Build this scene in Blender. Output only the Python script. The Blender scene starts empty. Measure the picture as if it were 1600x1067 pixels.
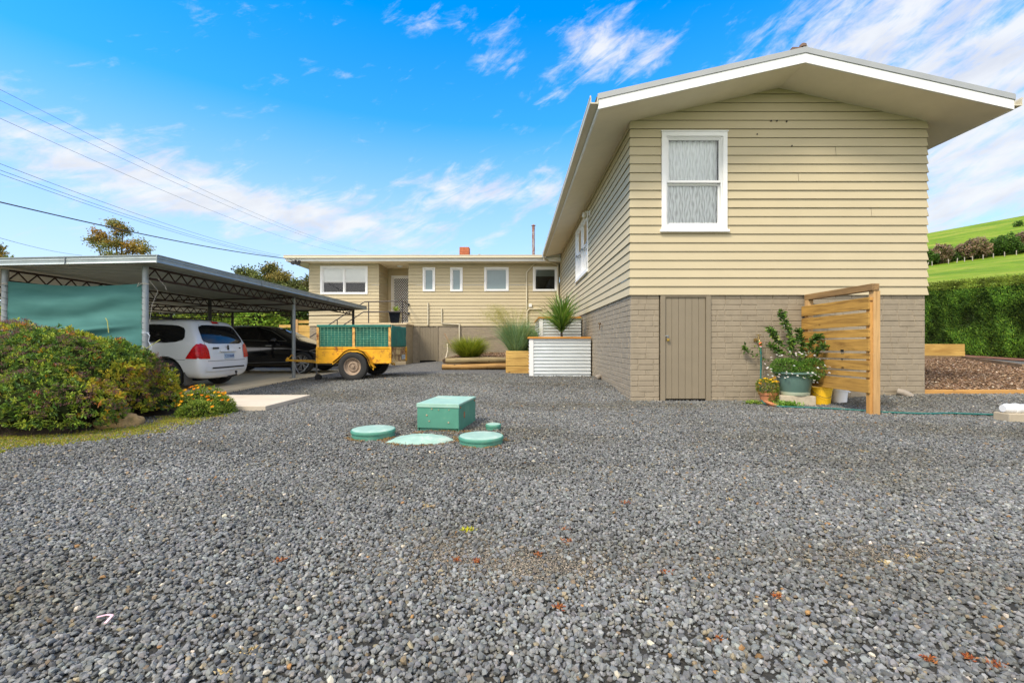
SUN_E = 2.9
SKY_S = 0.15
EXPO = 0.6
CLOUD_D = (3.35, 3.5, 3.85)
CLOUD_L = (4.1, 4.2, 4.35)
VEIL = (3.0, 3.45, 4.2)
import bpy, bmesh, math, random
import numpy as np
from mathutils import Vector, Matrix, noise
from mathutils.bvhtree import BVHTree
R = math.radians
rnd = random.Random(7)
rng = np.random.default_rng(11)
S = bpy.context.scene
COL = S.collection
F = 711.0
def P(px, py, Y):
    return Vector(((px - 804) * Y / F, Y, 1 + (536 - py) * Y / F))
def sm(a, b, x):
    t = min(1, max(0, (x - a) / (b - a)))
    return t * t * (3 - 2 * t)

# ---------------------------------------------------------------- terrain height
def gz(x, y):
    if y <= 0: base = 0.0
    else:
        base = 0.15 * sm(7.4, 9.8, y) + 0.08 * sm(10, 20, y)
        left = 0.06 * sm(8, 14, y) + 0.02 * sm(14, 20, y)
        k = sm(-5.6, -2.6, x)
        base = base * k + left * (1 - k)
        r = sm(4.6, 7.0, x)
        right = 0.12 * sm(6.6, 7.7, y) + 0.043 * min(max(0, y - 7.75), 17)
        base = base * (1 - r) + right * r
        if y > 24:
            q = x / y
            f = sm(0.25, 0.7, q) * (0.89 + 0.68 * (q - 0.903))
            f = max(0, min(1.5, f))
            if y < 130: g = 0.233 * (y - 24)
            elif y < 262: g = 24.7 + 0.352 * (y - 130)
            else: g = 71.2 + 12 * (1 - math.exp(-(y - 262) / 120))
            base += f * g * sm(24, 34, y)
    return base

# ---------------------------------------------------------------- object helpers
OFF = {}
def tag(o, label=None, cat=None, group=None, kind=None):
    if label: o['label'] = label
    if cat: o['category'] = cat
    if group: o['group'] = group
    if kind: o['kind'] = kind
    return o
def thing(name, label, cat, loc=(0, 0, 0), group=None, rz=0):
    o = bpy.data.objects.new(name, None)
    o.empty_display_size = 0.2
    COL.objects.link(o)
    o.location = loc; o.rotation_euler = (0, 0, rz)
    OFF[o.name] = Vector(loc)
    return tag(o, label, cat, group)
def link(name, me, parent=None, local=False, mat=None, label=None):
    o = bpy.data.objects.new(name, me)
    COL.objects.link(o)
    if mat is not None and len(me.materials) == 0: me.materials.append(mat)
    if parent is not None:
        o.parent = parent
        off = OFF.get(parent.name, Vector((0, 0, 0)))
        if not local and off.length > 0:
            me.transform(Matrix.Translation(-off))
        OFF[o.name] = Vector((0, 0, 0)) if local else off.copy()
    else:
        OFF[o.name] = Vector((0, 0, 0))
    if label: o['label'] = label
    return o
def recentre(o):
    """put a one-mesh thing's origin at its base"""
    me = o.data
    co = np.empty(len(me.vertices) * 3, dtype=np.float32); me.vertices.foreach_get('co', co)
    co = co.reshape(-1, 3)
    c = Vector(((co[:, 0].min() + co[:, 0].max()) / 2, (co[:, 1].min() + co[:, 1].max()) / 2, co[:, 2].min()))
    me.transform(Matrix.Translation(-c)); o.location = c
    OFF[o.name] = c
    return o

class MB:
    def __init__(s): s.v = []; s.f = []
    def add(s, vs, fs):
        n = len(s.v)
        s.v += [tuple(v) for v in vs]
        s.f += [tuple(i + n for i in f) for f in fs]
        return s
    def box(s, x0, x1, y0, y1, z0, z1, M=None):
        vs = [Vector(v) for v in ((x0,y0,z0),(x1,y0,z0),(x1,y1,z0),(x0,y1,z0),(x0,y0,z1),(x1,y0,z1),(x1,y1,z1),(x0,y1,z1))]
        if M is not None: vs = [M @ v for v in vs]
        return s.add(vs, [(3,2,1,0),(4,5,6,7),(0,1,5,4),(1,2,6,5),(2,3,7,6),(3,0,4,7)])
    def quad(s, *p): return s.add(p, [tuple(range(len(p)))])
    def tube(s, pts, r, n=8, cap=True):
        pts = [Vector(p) for p in pts]
        rr = r if isinstance(r, (list, tuple)) else [r] * len(pts)
        rings = []
        up = None
        for i, p in enumerate(pts):
            a = pts[max(0, i - 1)]; b = pts[min(len(pts) - 1, i + 1)]
            t = (b - a).normalized()
            if up is None:
                up = Vector((0, 0, 1)) if abs(t.z) < 0.9 else Vector((1, 0, 0))
            s1 = t.cross(up).normalized(); up = s1.cross(t).normalized()
            rings.append([p + (s1 * math.cos(k * 2 * math.pi / n) + up * math.sin(k * 2 * math.pi / n)) * rr[i] for k in range(n)])
        vs = [v for q in rings for v in q]; fs = []
        for i in range(len(pts) - 1):
            for k in range(n):
                fs.append((i*n+k, i*n+(k+1)%n, (i+1)*n+(k+1)%n, (i+1)*n+k))
        if cap:
            fs.append(tuple(range(n))[::-1]); fs.append(tuple((len(pts)-1)*n + k for k in range(n)))
        return s.add(vs, fs)
    def lathe(s, prof, c=(0,0,0), n=32, M=None, cap=True):
        vs = []; fs = []
        for (r, z) in prof:
            for k in range(n):
                a = 2*math.pi*k/n
                v = Vector((c[0]+r*math.cos(a), c[1]+r*math.sin(a), c[2]+z))
                vs.append(M @ v if M is not None else v)
        m = len(prof)
        for i in range(m-1):
            for k in range(n):
                fs.append((i*n+k, i*n+(k+1)%n, (i+1)*n+(k+1)%n, (i+1)*n+k))
        if cap:
            fs.append(tuple(range(n))[::-1]); fs.append(tuple((m-1)*n+k for k in range(n)))
        return s.add(vs, fs)
    def prism(s, poly, d, M=None):
        """poly: list of 3D points (planar); extruded by vector d"""
        n = len(poly); d = Vector(d)
        vs = [Vector(p) for p in poly] + [Vector(p) + d for p in poly]
        if M is not None: vs = [M @ v for v in vs]
        fs = [tuple(range(n))[::-1], tuple(range(n, 2*n))] + [(i, (i+1) % n, n+(i+1) % n, n+i) for i in range(n)]
        return s.add(vs, fs)
    def beam(s, a, b, w, h, up=(0,0,1)):
        """rectangular bar from a to b; w across, h along up"""
        a = Vector(a); b = Vector(b); t = (b-a).normalized(); up = Vector(up)
        sd = t.cross(up).normalized(); u = sd.cross(t).normalized()
        c = [sd*(-w/2)+u*(-h/2), sd*(w/2)+u*(-h/2), sd*(w/2)+u*(h/2), sd*(-w/2)+u*(h/2)]
        return s.add([a+q for q in c]+[b+q for q in c], [(3,2,1,0),(4,5,6,7),(0,1,5,4),(1,2,6,5),(2,3,7,6),(3,0,4,7)])
    def mesh(s, name, smooth=False, fix=True):
        me = bpy.data.meshes.new(name)
        me.from_pydata(s.v, [], s.f)
        if fix:
            bm = bmesh.new(); bm.from_mesh(me)
            bmesh.ops.recalc_face_normals(bm, faces=bm.faces)
            bm.to_mesh(me); bm.free()
        if smooth:
            me.polygons.foreach_set('use_smooth', [True]*len(me.polygons))
        me.update()
        return me
    def build(s, name, mat, parent=None, smooth=False, bevel=0, local=False, label=None, auto=None, fix=True):
        me = s.mesh(name, smooth, fix)
        o = link(name, me, parent, local, mat, label)
        if bevel:
            m = o.modifiers.new('bevel', 'BEVEL'); m.width = bevel; m.segments = 2; m.limit_method = 'ANGLE'; m.angle_limit = R(40)
        if auto is not None:
            me.polygons.foreach_set('use_smooth', [True]*len(me.polygons))
            me.set_sharp_from_angle(angle=R(auto))
        return o

def np_mesh(name, verts, faces, colors=None, smooth=False):
    """verts (N,3), faces (M,k) constant k"""
    me = bpy.data.meshes.new(name)
    nv, nf, k = len(verts), len(faces), faces.shape[1]
    me.vertices.add(nv); me.vertices.foreach_set('co', verts.astype(np.float32).ravel())
    me.loops.add(nf*k); me.loops.foreach_set('vertex_index', faces.astype(np.int32).ravel())
    me.polygons.add(nf); me.polygons.foreach_set('loop_start', np.arange(0, nf*k, k, dtype=np.int32))
    try: me.polygons.foreach_set('loop_total', np.full(nf, k, dtype=np.int32))
    except Exception: pass
    me.polygons.foreach_set('use_smooth', np.full(nf, bool(smooth)))
    if colors is not None:
        ca = me.color_attributes.new('Col', 'FLOAT_COLOR', 'POINT')
        c4 = np.ones((nv, 4), dtype=np.float32); c4[:, :3] = colors
        ca.data.foreach_set('color', c4.ravel())
    me.update(calc_edges=True); me.validate()
    return me

def rand_rot(n, gen=rng):
    q = gen.normal(size=(n, 4)); q /= np.linalg.norm(q, axis=1)[:, None]
    w, x, y, z = q.T
    return np.stack([1-2*(y*y+z*z), 2*(x*y-z*w), 2*(x*z+y*w), 2*(x*y+z*w), 1-2*(x*x+z*z), 2*(y*z-x*w), 2*(x*z-y*w), 2*(y*z+x*w), 1-2*(x*x+y*y)], axis=1).reshape(n, 3, 3)

def leaves(pos, axis, length, width, cols, fold=0.25, bend=0.2, gen=rng):
    """leaf-shaped 4-vert folded blades. pos(N,3), axis(N,3) unit direction; returns verts, faces, colors"""
    n = len(pos)
    axis = axis / (np.linalg.norm(axis, axis=1)[:, None] + 1e-9)
    rv = gen.normal(size=(n, 3))
    side = np.cross(axis, rv); side /= np.linalg.norm(side, axis=1)[:, None] + 1e-9
    nor = np.cross(side, axis)
    L = (length * np.ones(n))[:, None]; W = (width * np.ones(n))[:, None]
    v0 = pos
    v1 = pos + axis*L*0.5 + side*W*0.5 + nor*W*fold
    v2 = pos + axis*L - nor*L*bend
    v3 = pos + axis*L*0.5 - side*W*0.5 + nor*W*fold
    v = np.stack([v0, v1, v2, v3], axis=1).reshape(-1, 3)
    b = np.arange(n)[:, None]*4
    f = np.concatenate([b+np.array([[0, 1, 2]]), b+np.array([[0, 2, 3]])], axis=1).reshape(-1, 3)
    c = np.repeat(cols, 4, axis=0)
    return v, f, c
def blades(base, dirs, height, width, cols, droop=0.6, seg=4, gen=rng, taper=True):
    """grass blades as curved strips (quads). dirs: outward horizontal+up unit-ish"""
    n = len(base)
    d = dirs/np.linalg.norm(dirs, axis=1)[:, None]
    hor = d.copy(); hor[:, 2] = 0; hn = np.linalg.norm(hor, axis=1)[:, None]+1e-6; hor /= hn
    side = np.cross(hor, np.array([0, 0, 1.0])); 
    tw = gen.normal(size=(n, 1))*0.7
    side = side*np.cos(tw)+hor*np.sin(tw)
    Hh = (height*np.ones(n))[:, None]; Wd = (width*np.ones(n))[:, None]; Dr = (droop*np.ones(n))[:, None]
    rows = []
    for i in range(seg+1):
        t = i/seg
        p = base + d*Hh*t + hor*Hh*Dr*0.5*t*t + np.array([0, 0, -1.0])*Hh*Dr*0.6*t**2.4
        w = Wd*(1-t**1.6*0.94) if taper else Wd
        rows.append(p-side*w/2); rows.append(p+side*w/2)
    v = np.stack(rows, axis=1).reshape(-1, 3)
    k = 2*(seg+1)
    b = np.arange(n)[:, None]*k
    fs = [b+np.array([[2*i, 2*i+1, 2*i+3, 2*i+2]]) for i in range(seg)]
    f = np.concatenate(fs, axis=1).reshape(-1, 4)
    return v, f, np.repeat(cols, k, axis=0)
def merge(parts):
    vs, fs, cs = [], [], []; n = 0
    for v, f, c in parts:
        vs.append(v); fs.append(f+n); cs.append(c); n += len(v)
    return np.concatenate(vs), np.concatenate(fs), np.concatenate(cs)
def pick(cols, n, w=None, jit=0.15, gen=rng):
    cols = np.array(cols, dtype=float)
    w = None if w is None else np.array(w)/sum(w)
    c = cols[gen.choice(len(cols), size=n, p=w)]
    return np.clip(c*(1+gen.normal(size=(n, 1))*jit)*(1+gen.normal(size=(n, 3))*jit*0.12), 0.002, 1)

# ---------------------------------------------------------------- materials
def newmat(name):
    m = bpy.data.materials.new(name); m.use_nodes = True
    nt = m.node_tree
    for n in list(nt.nodes): nt.nodes.remove(n)
    out = nt.nodes.new('ShaderNodeOutputMaterial')
    b = nt.nodes.new('ShaderNodeBsdfPrincipled')
    nt.links.new(b.outputs[0], out.inputs[0])
    return m, nt, b
def ND(nt, t, **kw):
    n = nt.nodes.new(t)
    for k, v in kw.items():
        if k in n.inputs: n.inputs[k].default_value = v
        else: setattr(n, k, v)
    return n
def coords(nt, scale=(1, 1, 1), rot=(0, 0, 0), kind='Object'):
    tc = nt.nodes.new('ShaderNodeTexCoord'); mp = nt.nodes.new('ShaderNodeMapping')
    mp.inputs['Scale'].default_value = scale; mp.inputs['Rotation'].default_value = rot
    nt.links.new(tc.outputs[kind], mp.inputs['Vector'])
    return mp.outputs[0]
def ramp(nt, fac, stops):
    r = nt.nodes.new('ShaderNodeValToRGB')
    e = r.color_ramp.elements
    while len(e) > 1: e.remove(e[-1])
    e[0].position = stops[0][0]; e[0].color = (*stops[0][1], 1) if len(stops[0][1]) == 3 else stops[0][1]
    for p, c in stops[1:]:
        q = e.new(p); q.color = (*c, 1)
    nt.links.new(fac, r.inputs[0])
    return r.outputs[0]
def mixc(nt, fac, a, b, mode='MIX'):
    m = nt.nodes.new('ShaderNodeMix'); m.data_type = 'RGBA'; m.blend_type = mode
    for s, val in ((m.inputs[0], fac), (m.inputs[6], a), (m.inputs[7], b)):
        if hasattr(val, 'is_linked') or hasattr(val, 'links'): nt.links.new(val, s)
        elif isinstance(val, (int, float)): s.default_value = val
        else: s.default_value = (*val, 1)
    return m.outputs[2]
def bump(nt, h, b, strength=0.3, dist=0.01):
    n = nt.nodes.new('ShaderNodeBump'); n.inputs['Strength'].default_value = strength; n.inputs['Distance'].default_value = dist
    nt.links.new(h, n.inputs['Height']); nt.links.new(n.outputs[0], b.inputs['Normal'])
    return n
def M(name, col, rough=0.6, metal=0.0, var=0.12, vs=3.0, bmp=0.15, bs=60.0, stretch=(1, 1, 1), dirt=None, dirt_amt=0.5, dirt_s=1.5, spec=0.5, coat=0.0, bdist=0.004):
    m, nt, b = newmat(name)
    v = coords(nt, stretch)
    n1 = ND(nt, 'ShaderNodeTexNoise', Scale=vs, Detail=6.0, Roughness=0.6); nt.links.new(v, n1.inputs['Vector'])
    c0 = tuple(max(0, c*(1-var)) for c in col); c1 = tuple(min(1, c*(1+var)) for c in col)
    c = ramp(nt, n1.outputs[0], [(0.3, c0), (0.7, c1)])
    if dirt is not None:
        n3 = ND(nt, 'ShaderNodeTexNoise', Scale=dirt_s, Detail=9.0, Roughness=0.72); nt.links.new(v, n3.inputs['Vector'])
        msk = ramp(nt, n3.outputs[0], [(1-dirt_amt*0.9, (0, 0, 0)), (min(1, 1-dirt_amt*0.9+0.12), (1, 1, 1))])
        c = mixc(nt, msk, c, dirt)
    nt.links.new(c, b.inputs['Base Color'])
    b.inputs['Roughness'].default_value = rough; b.inputs['Metallic'].default_value = metal
    b.inputs['Specular IOR Level'].default_value = spec
    if coat: b.inputs['Coat Weight'].default_value = coat; b.inputs['Coat Roughness'].default_value = 0.05
    if bmp:
        n2 = ND(nt, 'ShaderNodeTexNoise', Scale=bs, Detail=4.0); nt.links.new(v, n2.inputs['Vector'])
        bump(nt, n2.outputs[0], b, bmp, bdist)
    return m
def Mwood(name, col, dark, axis=0, rough=0.7, scale=1.0, knots=True):
    m, nt, b = newmat(name)
    st = [9.0, 9.0, 9.0]; st[axis] = 0.7
    v = coords(nt, tuple(q*scale for q in st))
    n1 = ND(nt, 'ShaderNodeTexNoise', Scale=1.6, Detail=8.0, Roughness=0.65, Distortion=1.2); nt.links.new(v, n1.inputs['Vector'])
    n2 = ND(nt, 'ShaderNodeTexNoise', Scale=1.1, Detail=3.0); nt.links.new(coords(nt), n2.inputs['Vector'])
    c = ramp(nt, n1.outputs[0], [(0.3, dark), (0.5, col), (0.72, tuple(min(1, q*1.35) for q in col))])
    c = mixc(nt, ramp(nt, n2.outputs[0], [(0.4, (0, 0, 0)), (0.7, (0.6,)*3)]), c, dark)
    if knots:
        vo = ND(nt, 'ShaderNodeTexVoronoi', Scale=2.6); nt.links.new(coords(nt, (1, 1, 2.2)), vo.inputs['Vector'])
        k = ramp(nt, vo.outputs['Distance'], [(0.05, (1, 1, 1)), (0.12, (0, 0, 0))])
        c = mixc(nt, k, c, tuple(q*0.45 for q in dark))
    nt.links.new(c, b.inputs['Base Color']); b.inputs['Roughness'].default_value = rough
    b.inputs['Specular IOR Level'].default_value = 0.25
    bump(nt, n1.outputs[0], b, 0.3, 0.004)
    return m
def Mattr(name, rough=0.7, spec=0.3, trans=0.0, mult=1.0, bmp=0.0, bs=200.0):
    """colour read from the mesh's own colour attribute (leaf and stone kinds)"""
    m, nt, b = newmat(name)
    a = ND(nt, 'ShaderNodeAttribute', attribute_name='Col')
    nt.links.new(a.outputs['Color'], b.inputs['Base Color'])
    b.inputs['Roughness'].default_value = rough; b.inputs['Specular IOR Level'].default_value = spec
    if bmp:
        n2 = ND(nt, 'ShaderNodeTexNoise', Scale=bs, Detail=3.0); nt.links.new(coords(nt), n2.inputs['Vector'])
        bump(nt, n2.outputs[0], b, bmp, 0.003)
    if trans:
        out = [n for n in nt.nodes if n.type == 'OUTPUT_MATERIAL'][0]
        t = nt.nodes.new('ShaderNodeBsdfTranslucent'); nt.links.new(a.outputs['Color'], t.inputs[0])
        mx = nt.nodes.new('ShaderNodeMixShader'); mx.inputs[0].default_value = trans
        nt.links.new(b.outputs[0], mx.inputs[1]); nt.links.new(t.outputs[0], mx.inputs[2]); nt.links.new(mx.outputs[0], out.inputs[0])
    return m
def Mglass(name, tint=(0.8, 0.85, 0.85), clear=0.75, rough=0.02):
    m = bpy.data.materials.new(name); m.use_nodes = True; nt = m.node_tree
    for n in list(nt.nodes): nt.nodes.remove(n)
    out = nt.nodes.new('ShaderNodeOutputMaterial')
    t = ND(nt, 'ShaderNodeBsdfTransparent'); t.inputs[0].default_value = (*[q*clear for q in tint], 1)
    g = ND(nt, 'ShaderNodeBsdfGlossy'); g.inputs['Roughness'].default_value = rough; g.inputs[0].default_value = (1, 1, 1, 1)
    fr = ND(nt, 'ShaderNodeFresnel', IOR=1.6)
    n2 = ND(nt, 'ShaderNodeTexNoise', Scale=1.5); nt.links.new(coords(nt), n2.inputs['Vector'])
    bp = nt.nodes.new('ShaderNodeBump'); bp.inputs['Strength'].default_value = 0.03; nt.links.new(n2.outputs[0], bp.inputs['Height']); nt.links.new(bp.outputs[0], g.inputs['Normal'])
    mx = nt.nodes.new('ShaderNodeMixShader'); nt.links.new(fr.outputs[0], mx.inputs[0]); nt.links.new(t.outputs[0], mx.inputs[1]); nt.links.new(g.outputs[0], mx.inputs[2])
    nt.links.new(mx.outputs[0], out.inputs[0])
    return m

cream = M('cream_paint', (0.495, 0.424, 0.277), 0.75, spec=0.15, var=0.035, vs=1.2, bmp=0.08, bs=(40), dirt=(0.45, 0.382, 0.245), dirt_amt=0.42, dirt_s=1.1, stretch=(1, 1, 2))
creamtrim = M('cream_trim', (0.57, 0.515, 0.375), 0.45, var=0.04, bmp=0.03)
white = M('white_paint', (0.80, 0.80, 0.78), 0.4, var=0.03, bmp=0.04)
soffit_m = M('soffit_paint', (0.80, 0.73, 0.56), 0.7, var=0.04, bmp=0.05, dirt=(0.5, 0.48, 0.40), dirt_amt=0.4, dirt_s=0.8)
taupe = M('taupe_masonry_paint', (0.275, 0.228, 0.158), 0.7, var=0.10, vs=6, bmp=0.5, bs=45, dirt=(0.235, 0.185, 0.125), dirt_amt=0.45, dirt_s=2.2)
taupe_door = M('taupe_door_paint', (0.215, 0.178, 0.118), 0.6, var=0.05, bmp=0.08)
roofmetal = M('grey_roof_metal', (0.36, 0.37, 0.36), 0.45, metal=0.35, var=0.06, bmp=0.03, dirt=(0.30, 0.30, 0.27), dirt_amt=0.4)
zinc = M('zinc_steel', (0.30, 0.345, 0.345), 0.42, metal=0.5, var=0.12, vs=7, bmp=0.05, dirt=(0.30, 0.33, 0.32), dirt_amt=0.42)
galv = M('galvanised_post', (0.29, 0.315, 0.325), 0.5, metal=0.5, var=0.15, vs=14, bmp=0.08, dirt=(0.3, 0.28, 0.25), dirt_amt=0.4)
redox = M('red_oxide_steel', (0.032, 0.015, 0.012), 0.75, var=0.3, vs=8, bmp=0.2, dirt=(0.085, 0.035, 0.02), dirt_amt=0.4)
darksteel = M('dark_brown_steel', (0.035, 0.026, 0.024), 0.5, var=0.1, bmp=0.05)
blackp = M('black_plastic', (0.012, 0.012, 0.013), 0.45, var=0.1, bmp=0.05)
rubber = M('tyre_rubber', (0.022, 0.022, 0.021), 0.85, var=0.15, bmp=0.2, dirt=(0.06, 0.055, 0.045), dirt_amt=0.42, dirt_s=6)
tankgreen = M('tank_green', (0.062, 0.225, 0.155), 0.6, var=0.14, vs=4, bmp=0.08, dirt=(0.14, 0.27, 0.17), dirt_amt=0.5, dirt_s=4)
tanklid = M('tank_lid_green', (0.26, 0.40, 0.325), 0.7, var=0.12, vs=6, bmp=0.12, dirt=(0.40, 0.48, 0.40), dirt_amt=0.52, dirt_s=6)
conc = M('concrete', (0.66, 0.53, 0.33), 0.9, var=0.12, vs=2.5, bmp=0.3, bs=80, dirt=(0.46, 0.37, 0.24), dirt_amt=0.45, dirt_s=0.9)
conc2 = M('pale_concrete', (0.52, 0.45, 0.35), 0.9, var=0.08, vs=2.5, bmp=0.3, bs=80, dirt=(0.40, 0.34, 0.25), dirt_amt=0.42, dirt_s=1.5)
frost = M('frosted_glass', (0.20, 0.27, 0.28), 0.12, var=0.05, bmp=0.0, spec=0.6)
sleeper = Mwood('sleeper_pine', (0.56, 0.36, 0.105), (0.34, 0.19, 0.05), 0)
sleeperY = Mwood('screen_pine', (0.42, 0.235, 0.055), (0.17, 0.085, 0.022), 1)
sleeperZ = Mwood('post_pine', (0.50, 0.31, 0.13), (0.33, 0.19, 0.075), 2, knots=False)
greywood = Mwood('weathered_wood', (0.22, 0.15, 0.085), (0.09, 0.06, 0.035), 1)
bark = M('bark', (0.10, 0.075, 0.05), 0.95, var=0.4, vs=12, bmp=0.6, bs=30, stretch=(1, 1, 0.3))
leafm = Mattr('leaf', 0.55, 0.35, trans=0.3)
leafsh = Mattr('glossy_leaf', 0.38, 0.5, trans=0.2)
stonem = Mattr('crushed_stone', 0.75, 0.35, bmp=0.35, bs=180)
glass = Mglass('window_glass', (0.95, 0.97, 0.97), 0.97)
carglass = Mglass('tinted_car_glass', (0.5, 0.52, 0.5), 0.28)
# ================================================================ HOUSE
def segs(a, b, cuts):
    out = [(a, b)]
    for c0, c1 in cuts:
        nx = []
        for s0, s1 in out:
            if c1 <= s0 or c0 >= s1: nx.append((s0, s1)); continue
            if c0 > s0: nx.append((s0, c0))
            if c1 < s1: nx.append((c1, s1))
        out = nx
    return out
def wall_pt(O, U, N, u, n, z): return (O[0]+U[0]*u+N[0]*n, O[1]+U[1]*u+N[1]*n, z)
def boards(mb, O, U, N, width, z0, z1, ops=(), exp=0.148, clip=None, proj=0.024, m0=0, m1=0):
    zs = z0; i = 0
    r = random.Random(int(width*1000))
    while zs < z1-0.01:
        zt = min(zs+exp, z1)
        wob = r.uniform(-0.0035, 0.0035)
        joints = [(q, q+0.005) for q in ([r.uniform(0.3, width-0.3) for _ in range(max(1, int(width/3.2)))] if r.random() < 0.22 and zt < 4.6 else [])]
        breaks = sorted(set([zs, zt]+[q for o in ops for q in (o[2], o[3]) if zs+0.002 < q < zt-0.002]))
        for a, b in zip(breaks[:-1], breaks[1:]):
            zm = (a+b)/2
            cuts = [(o[0], o[1]) for o in ops if o[2] < zm < o[3]]+joints
            def off(z): return 0.004+(proj+wob-0.004)*(1-(z-zs)/exp)
            fa, fb = off(a), off(b)
            for s0, s1 in segs(0, width, cuts):
                a0, a1, b0, b1 = s0, s1, s0, s1
                if clip:
                    la, ra = clip(a); lb, rb = clip(b)
                    a0, a1 = max(s0, la), min(s1, ra); b0, b1 = max(s0, lb), min(s1, rb)
                    if a1 <= a0: continue
                    if b1 <= b0: b0 = b1 = (a0+a1)/2
                ea0 = a0-(fa*m0 if a0 == 0 else 0); ea1 = a1+(fa*m1 if a1 == width else 0)
                eb0 = b0-(fb*m0 if b0 == 0 else 0); eb1 = b1+(fb*m1 if b1 == width else 0)
                mb.quad(wall_pt(O,U,N,ea0,fa,a), wall_pt(O,U,N,ea1,fa,a), wall_pt(O,U,N,eb1,fb,b), wall_pt(O,U,N,eb0,fb,b))
                if a == zs:
                    mb.quad(wall_pt(O,U,N,ea0,-0.012,a+0.012), wall_pt(O,U,N,ea1,-0.012,a+0.012), wall_pt(O,U,N,ea1,fa,a), wall_pt(O,U,N,ea0,fa,a))
        zs = zt; i += 1
def bricks(mb, O, U, N, width, z0, z1, ops=(), L=0.268, H=0.0925, seed=1):
    r = random.Random(seed)
    # backing
    for a, b, c in [(z0, z1, None)]:
        zz = sorted(set([z0, z1]+[q for o in ops for q in (o[2], o[3]) if z0 < q < z1]))
        for p, q in zip(zz[:-1], zz[1:]):
            zm = (p+q)/2
            for s0, s1 in segs(0, width, [(o[0], o[1]) for o in ops if o[2] < zm < o[3]]):
                mb.quad(wall_pt(O,U,N,s0,0,p), wall_pt(O,U,N,s1,0,p), wall_pt(O,U,N,s1,0,q), wall_pt(O,U,N,s0,0,q))
    z = z1; row = 0
    while z > z0+0.01:
        zb = max(z-H, z0); zm = (z+zb)/2
        st = -(L/2 if row % 2 else 0)-r.uniform(0, 0.03)
        u = st
        while u < width:
            l = L*(1+r.uniform(-0.03, 0.03)) if r.random() > 0.12 else L*0.5
            for s0, s1 in segs(max(0, u), min(width, u+l), [(o[0], o[1]) for o in ops if o[2] < zm < o[3]]):
                if s1-s0 < 0.02: continue
                g = 0.0038; d = 0.0075+r.uniform(-0.003, 0.003); c = 0.006
                t1, t2 = r.uniform(-0.0015, 0.0015), r.uniform(-0.0015, 0.0015)
                o4 = [(s0+(g if s0 > 0 else 0), zb+g+t1), (s1-(g if s1 < width else 0), zb+g+t2), (s1-(g if s1 < width else 0), z-g+t2), (s0+(g if s0 > 0 else 0), z-g+t1)]
                i4 = [(o4[0][0]+c, o4[0][1]+c), (o4[1][0]-c, o4[1][1]+c), (o4[2][0]-c, o4[2][1]-c), (o4[3][0]+c, o4[3][1]-c)]
                vs = [wall_pt(O,U,N,p[0],0.0005,p[1]) for p in o4]+[wall_pt(O,U,N,p[0],d+r.uniform(-0.001, 0.001),p[1]) for p in i4]
                mb.add(vs, [(4,5,6,7),(0,1,5,4),(1,2,6,5),(2,3,7,6),(3,0,4,7)])
            u += l
        z = zb; row += 1

house = thing('weatherboard_house', 'long cream weatherboard house with taupe painted brick base, white windows and a low gable end', 'house', (1.967, 7.73, 0))
GX0, GX1, GY, HB = 1.967, 6.99, 7.73, 1.815
RX = 4.48
def soff(x): return 5.32-0.225*abs(x-RX)
def gclip(z):
    if z < soff(GX0)+0.025: return (0, GX1-GX0)
    h = (5.345-z)/0.225
    return (RX-h-GX0, RX+h-GX0)
W_front = (2.49-GX0, 3.60-GX0, 2.92, 4.57)
D_front = (2.46-GX0, 3.33-GX0, 0.0, 1.815)
g_ops = [(W_front[0]+0.03, W_front[1]-0.03, W_front[2], W_front[3]-0.03)]
mb = MB(); boards(mb, (GX0, GY), (1, 0), (0, -1), GX1-GX0, HB, 5.34, g_ops, clip=gclip, m0=1, m1=1)
mb.build('gable_wall_cladding', cream, house, fix=False)
SW = (12.06-GY, 14.4-GY, 2.93, 4.5)
mb = MB(); boards(mb, (GX0, GY), (0, 1), (-1, 0), 19.7-GY, HB, 4.77, [(SW[0]+0.03, SW[1]-0.03, SW[2]+0.02, SW[3]-0.03)], m0=1, m1=0)
mb.build('side_wall_cladding', cream, house, fix=False)
mb = MB(); boards(mb, (GX1, GY), (0, 1), (1, 0), 19.3, HB, 4.77, [], m0=1)
mb.build('side_wall_cladding', cream, house, fix=False)
mb = MB(); bricks(mb, (GX0+0.012, GY+0.015), (1, 0), (0, -1), GX1-GX0-0.024, -0.05, HB+0.02, [(D_front[0]-0.012, D_front[1]-0.012, -1, 3)])
bricks(mb, (GX0+0.012, GY+0.015), (0, 1), (-1, 0), 19.7-GY, -0.05, HB+0.02, seed=3)
bricks(mb, (GX1-0.012, GY+0.015), (0, 1), (1, 0), 12, 0.05, HB+0.02, seed=4)
mb.build('brick_base', taupe, house, fix=False)
mb = MB()   # bottom board returns / dark closure under cladding
mb.box(GX0+0.02, GX1-0.02, GY+0.025, GY+0.1, HB+0.021, HB+0.05)
mb.build('bearer', darksteel, house)

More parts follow.
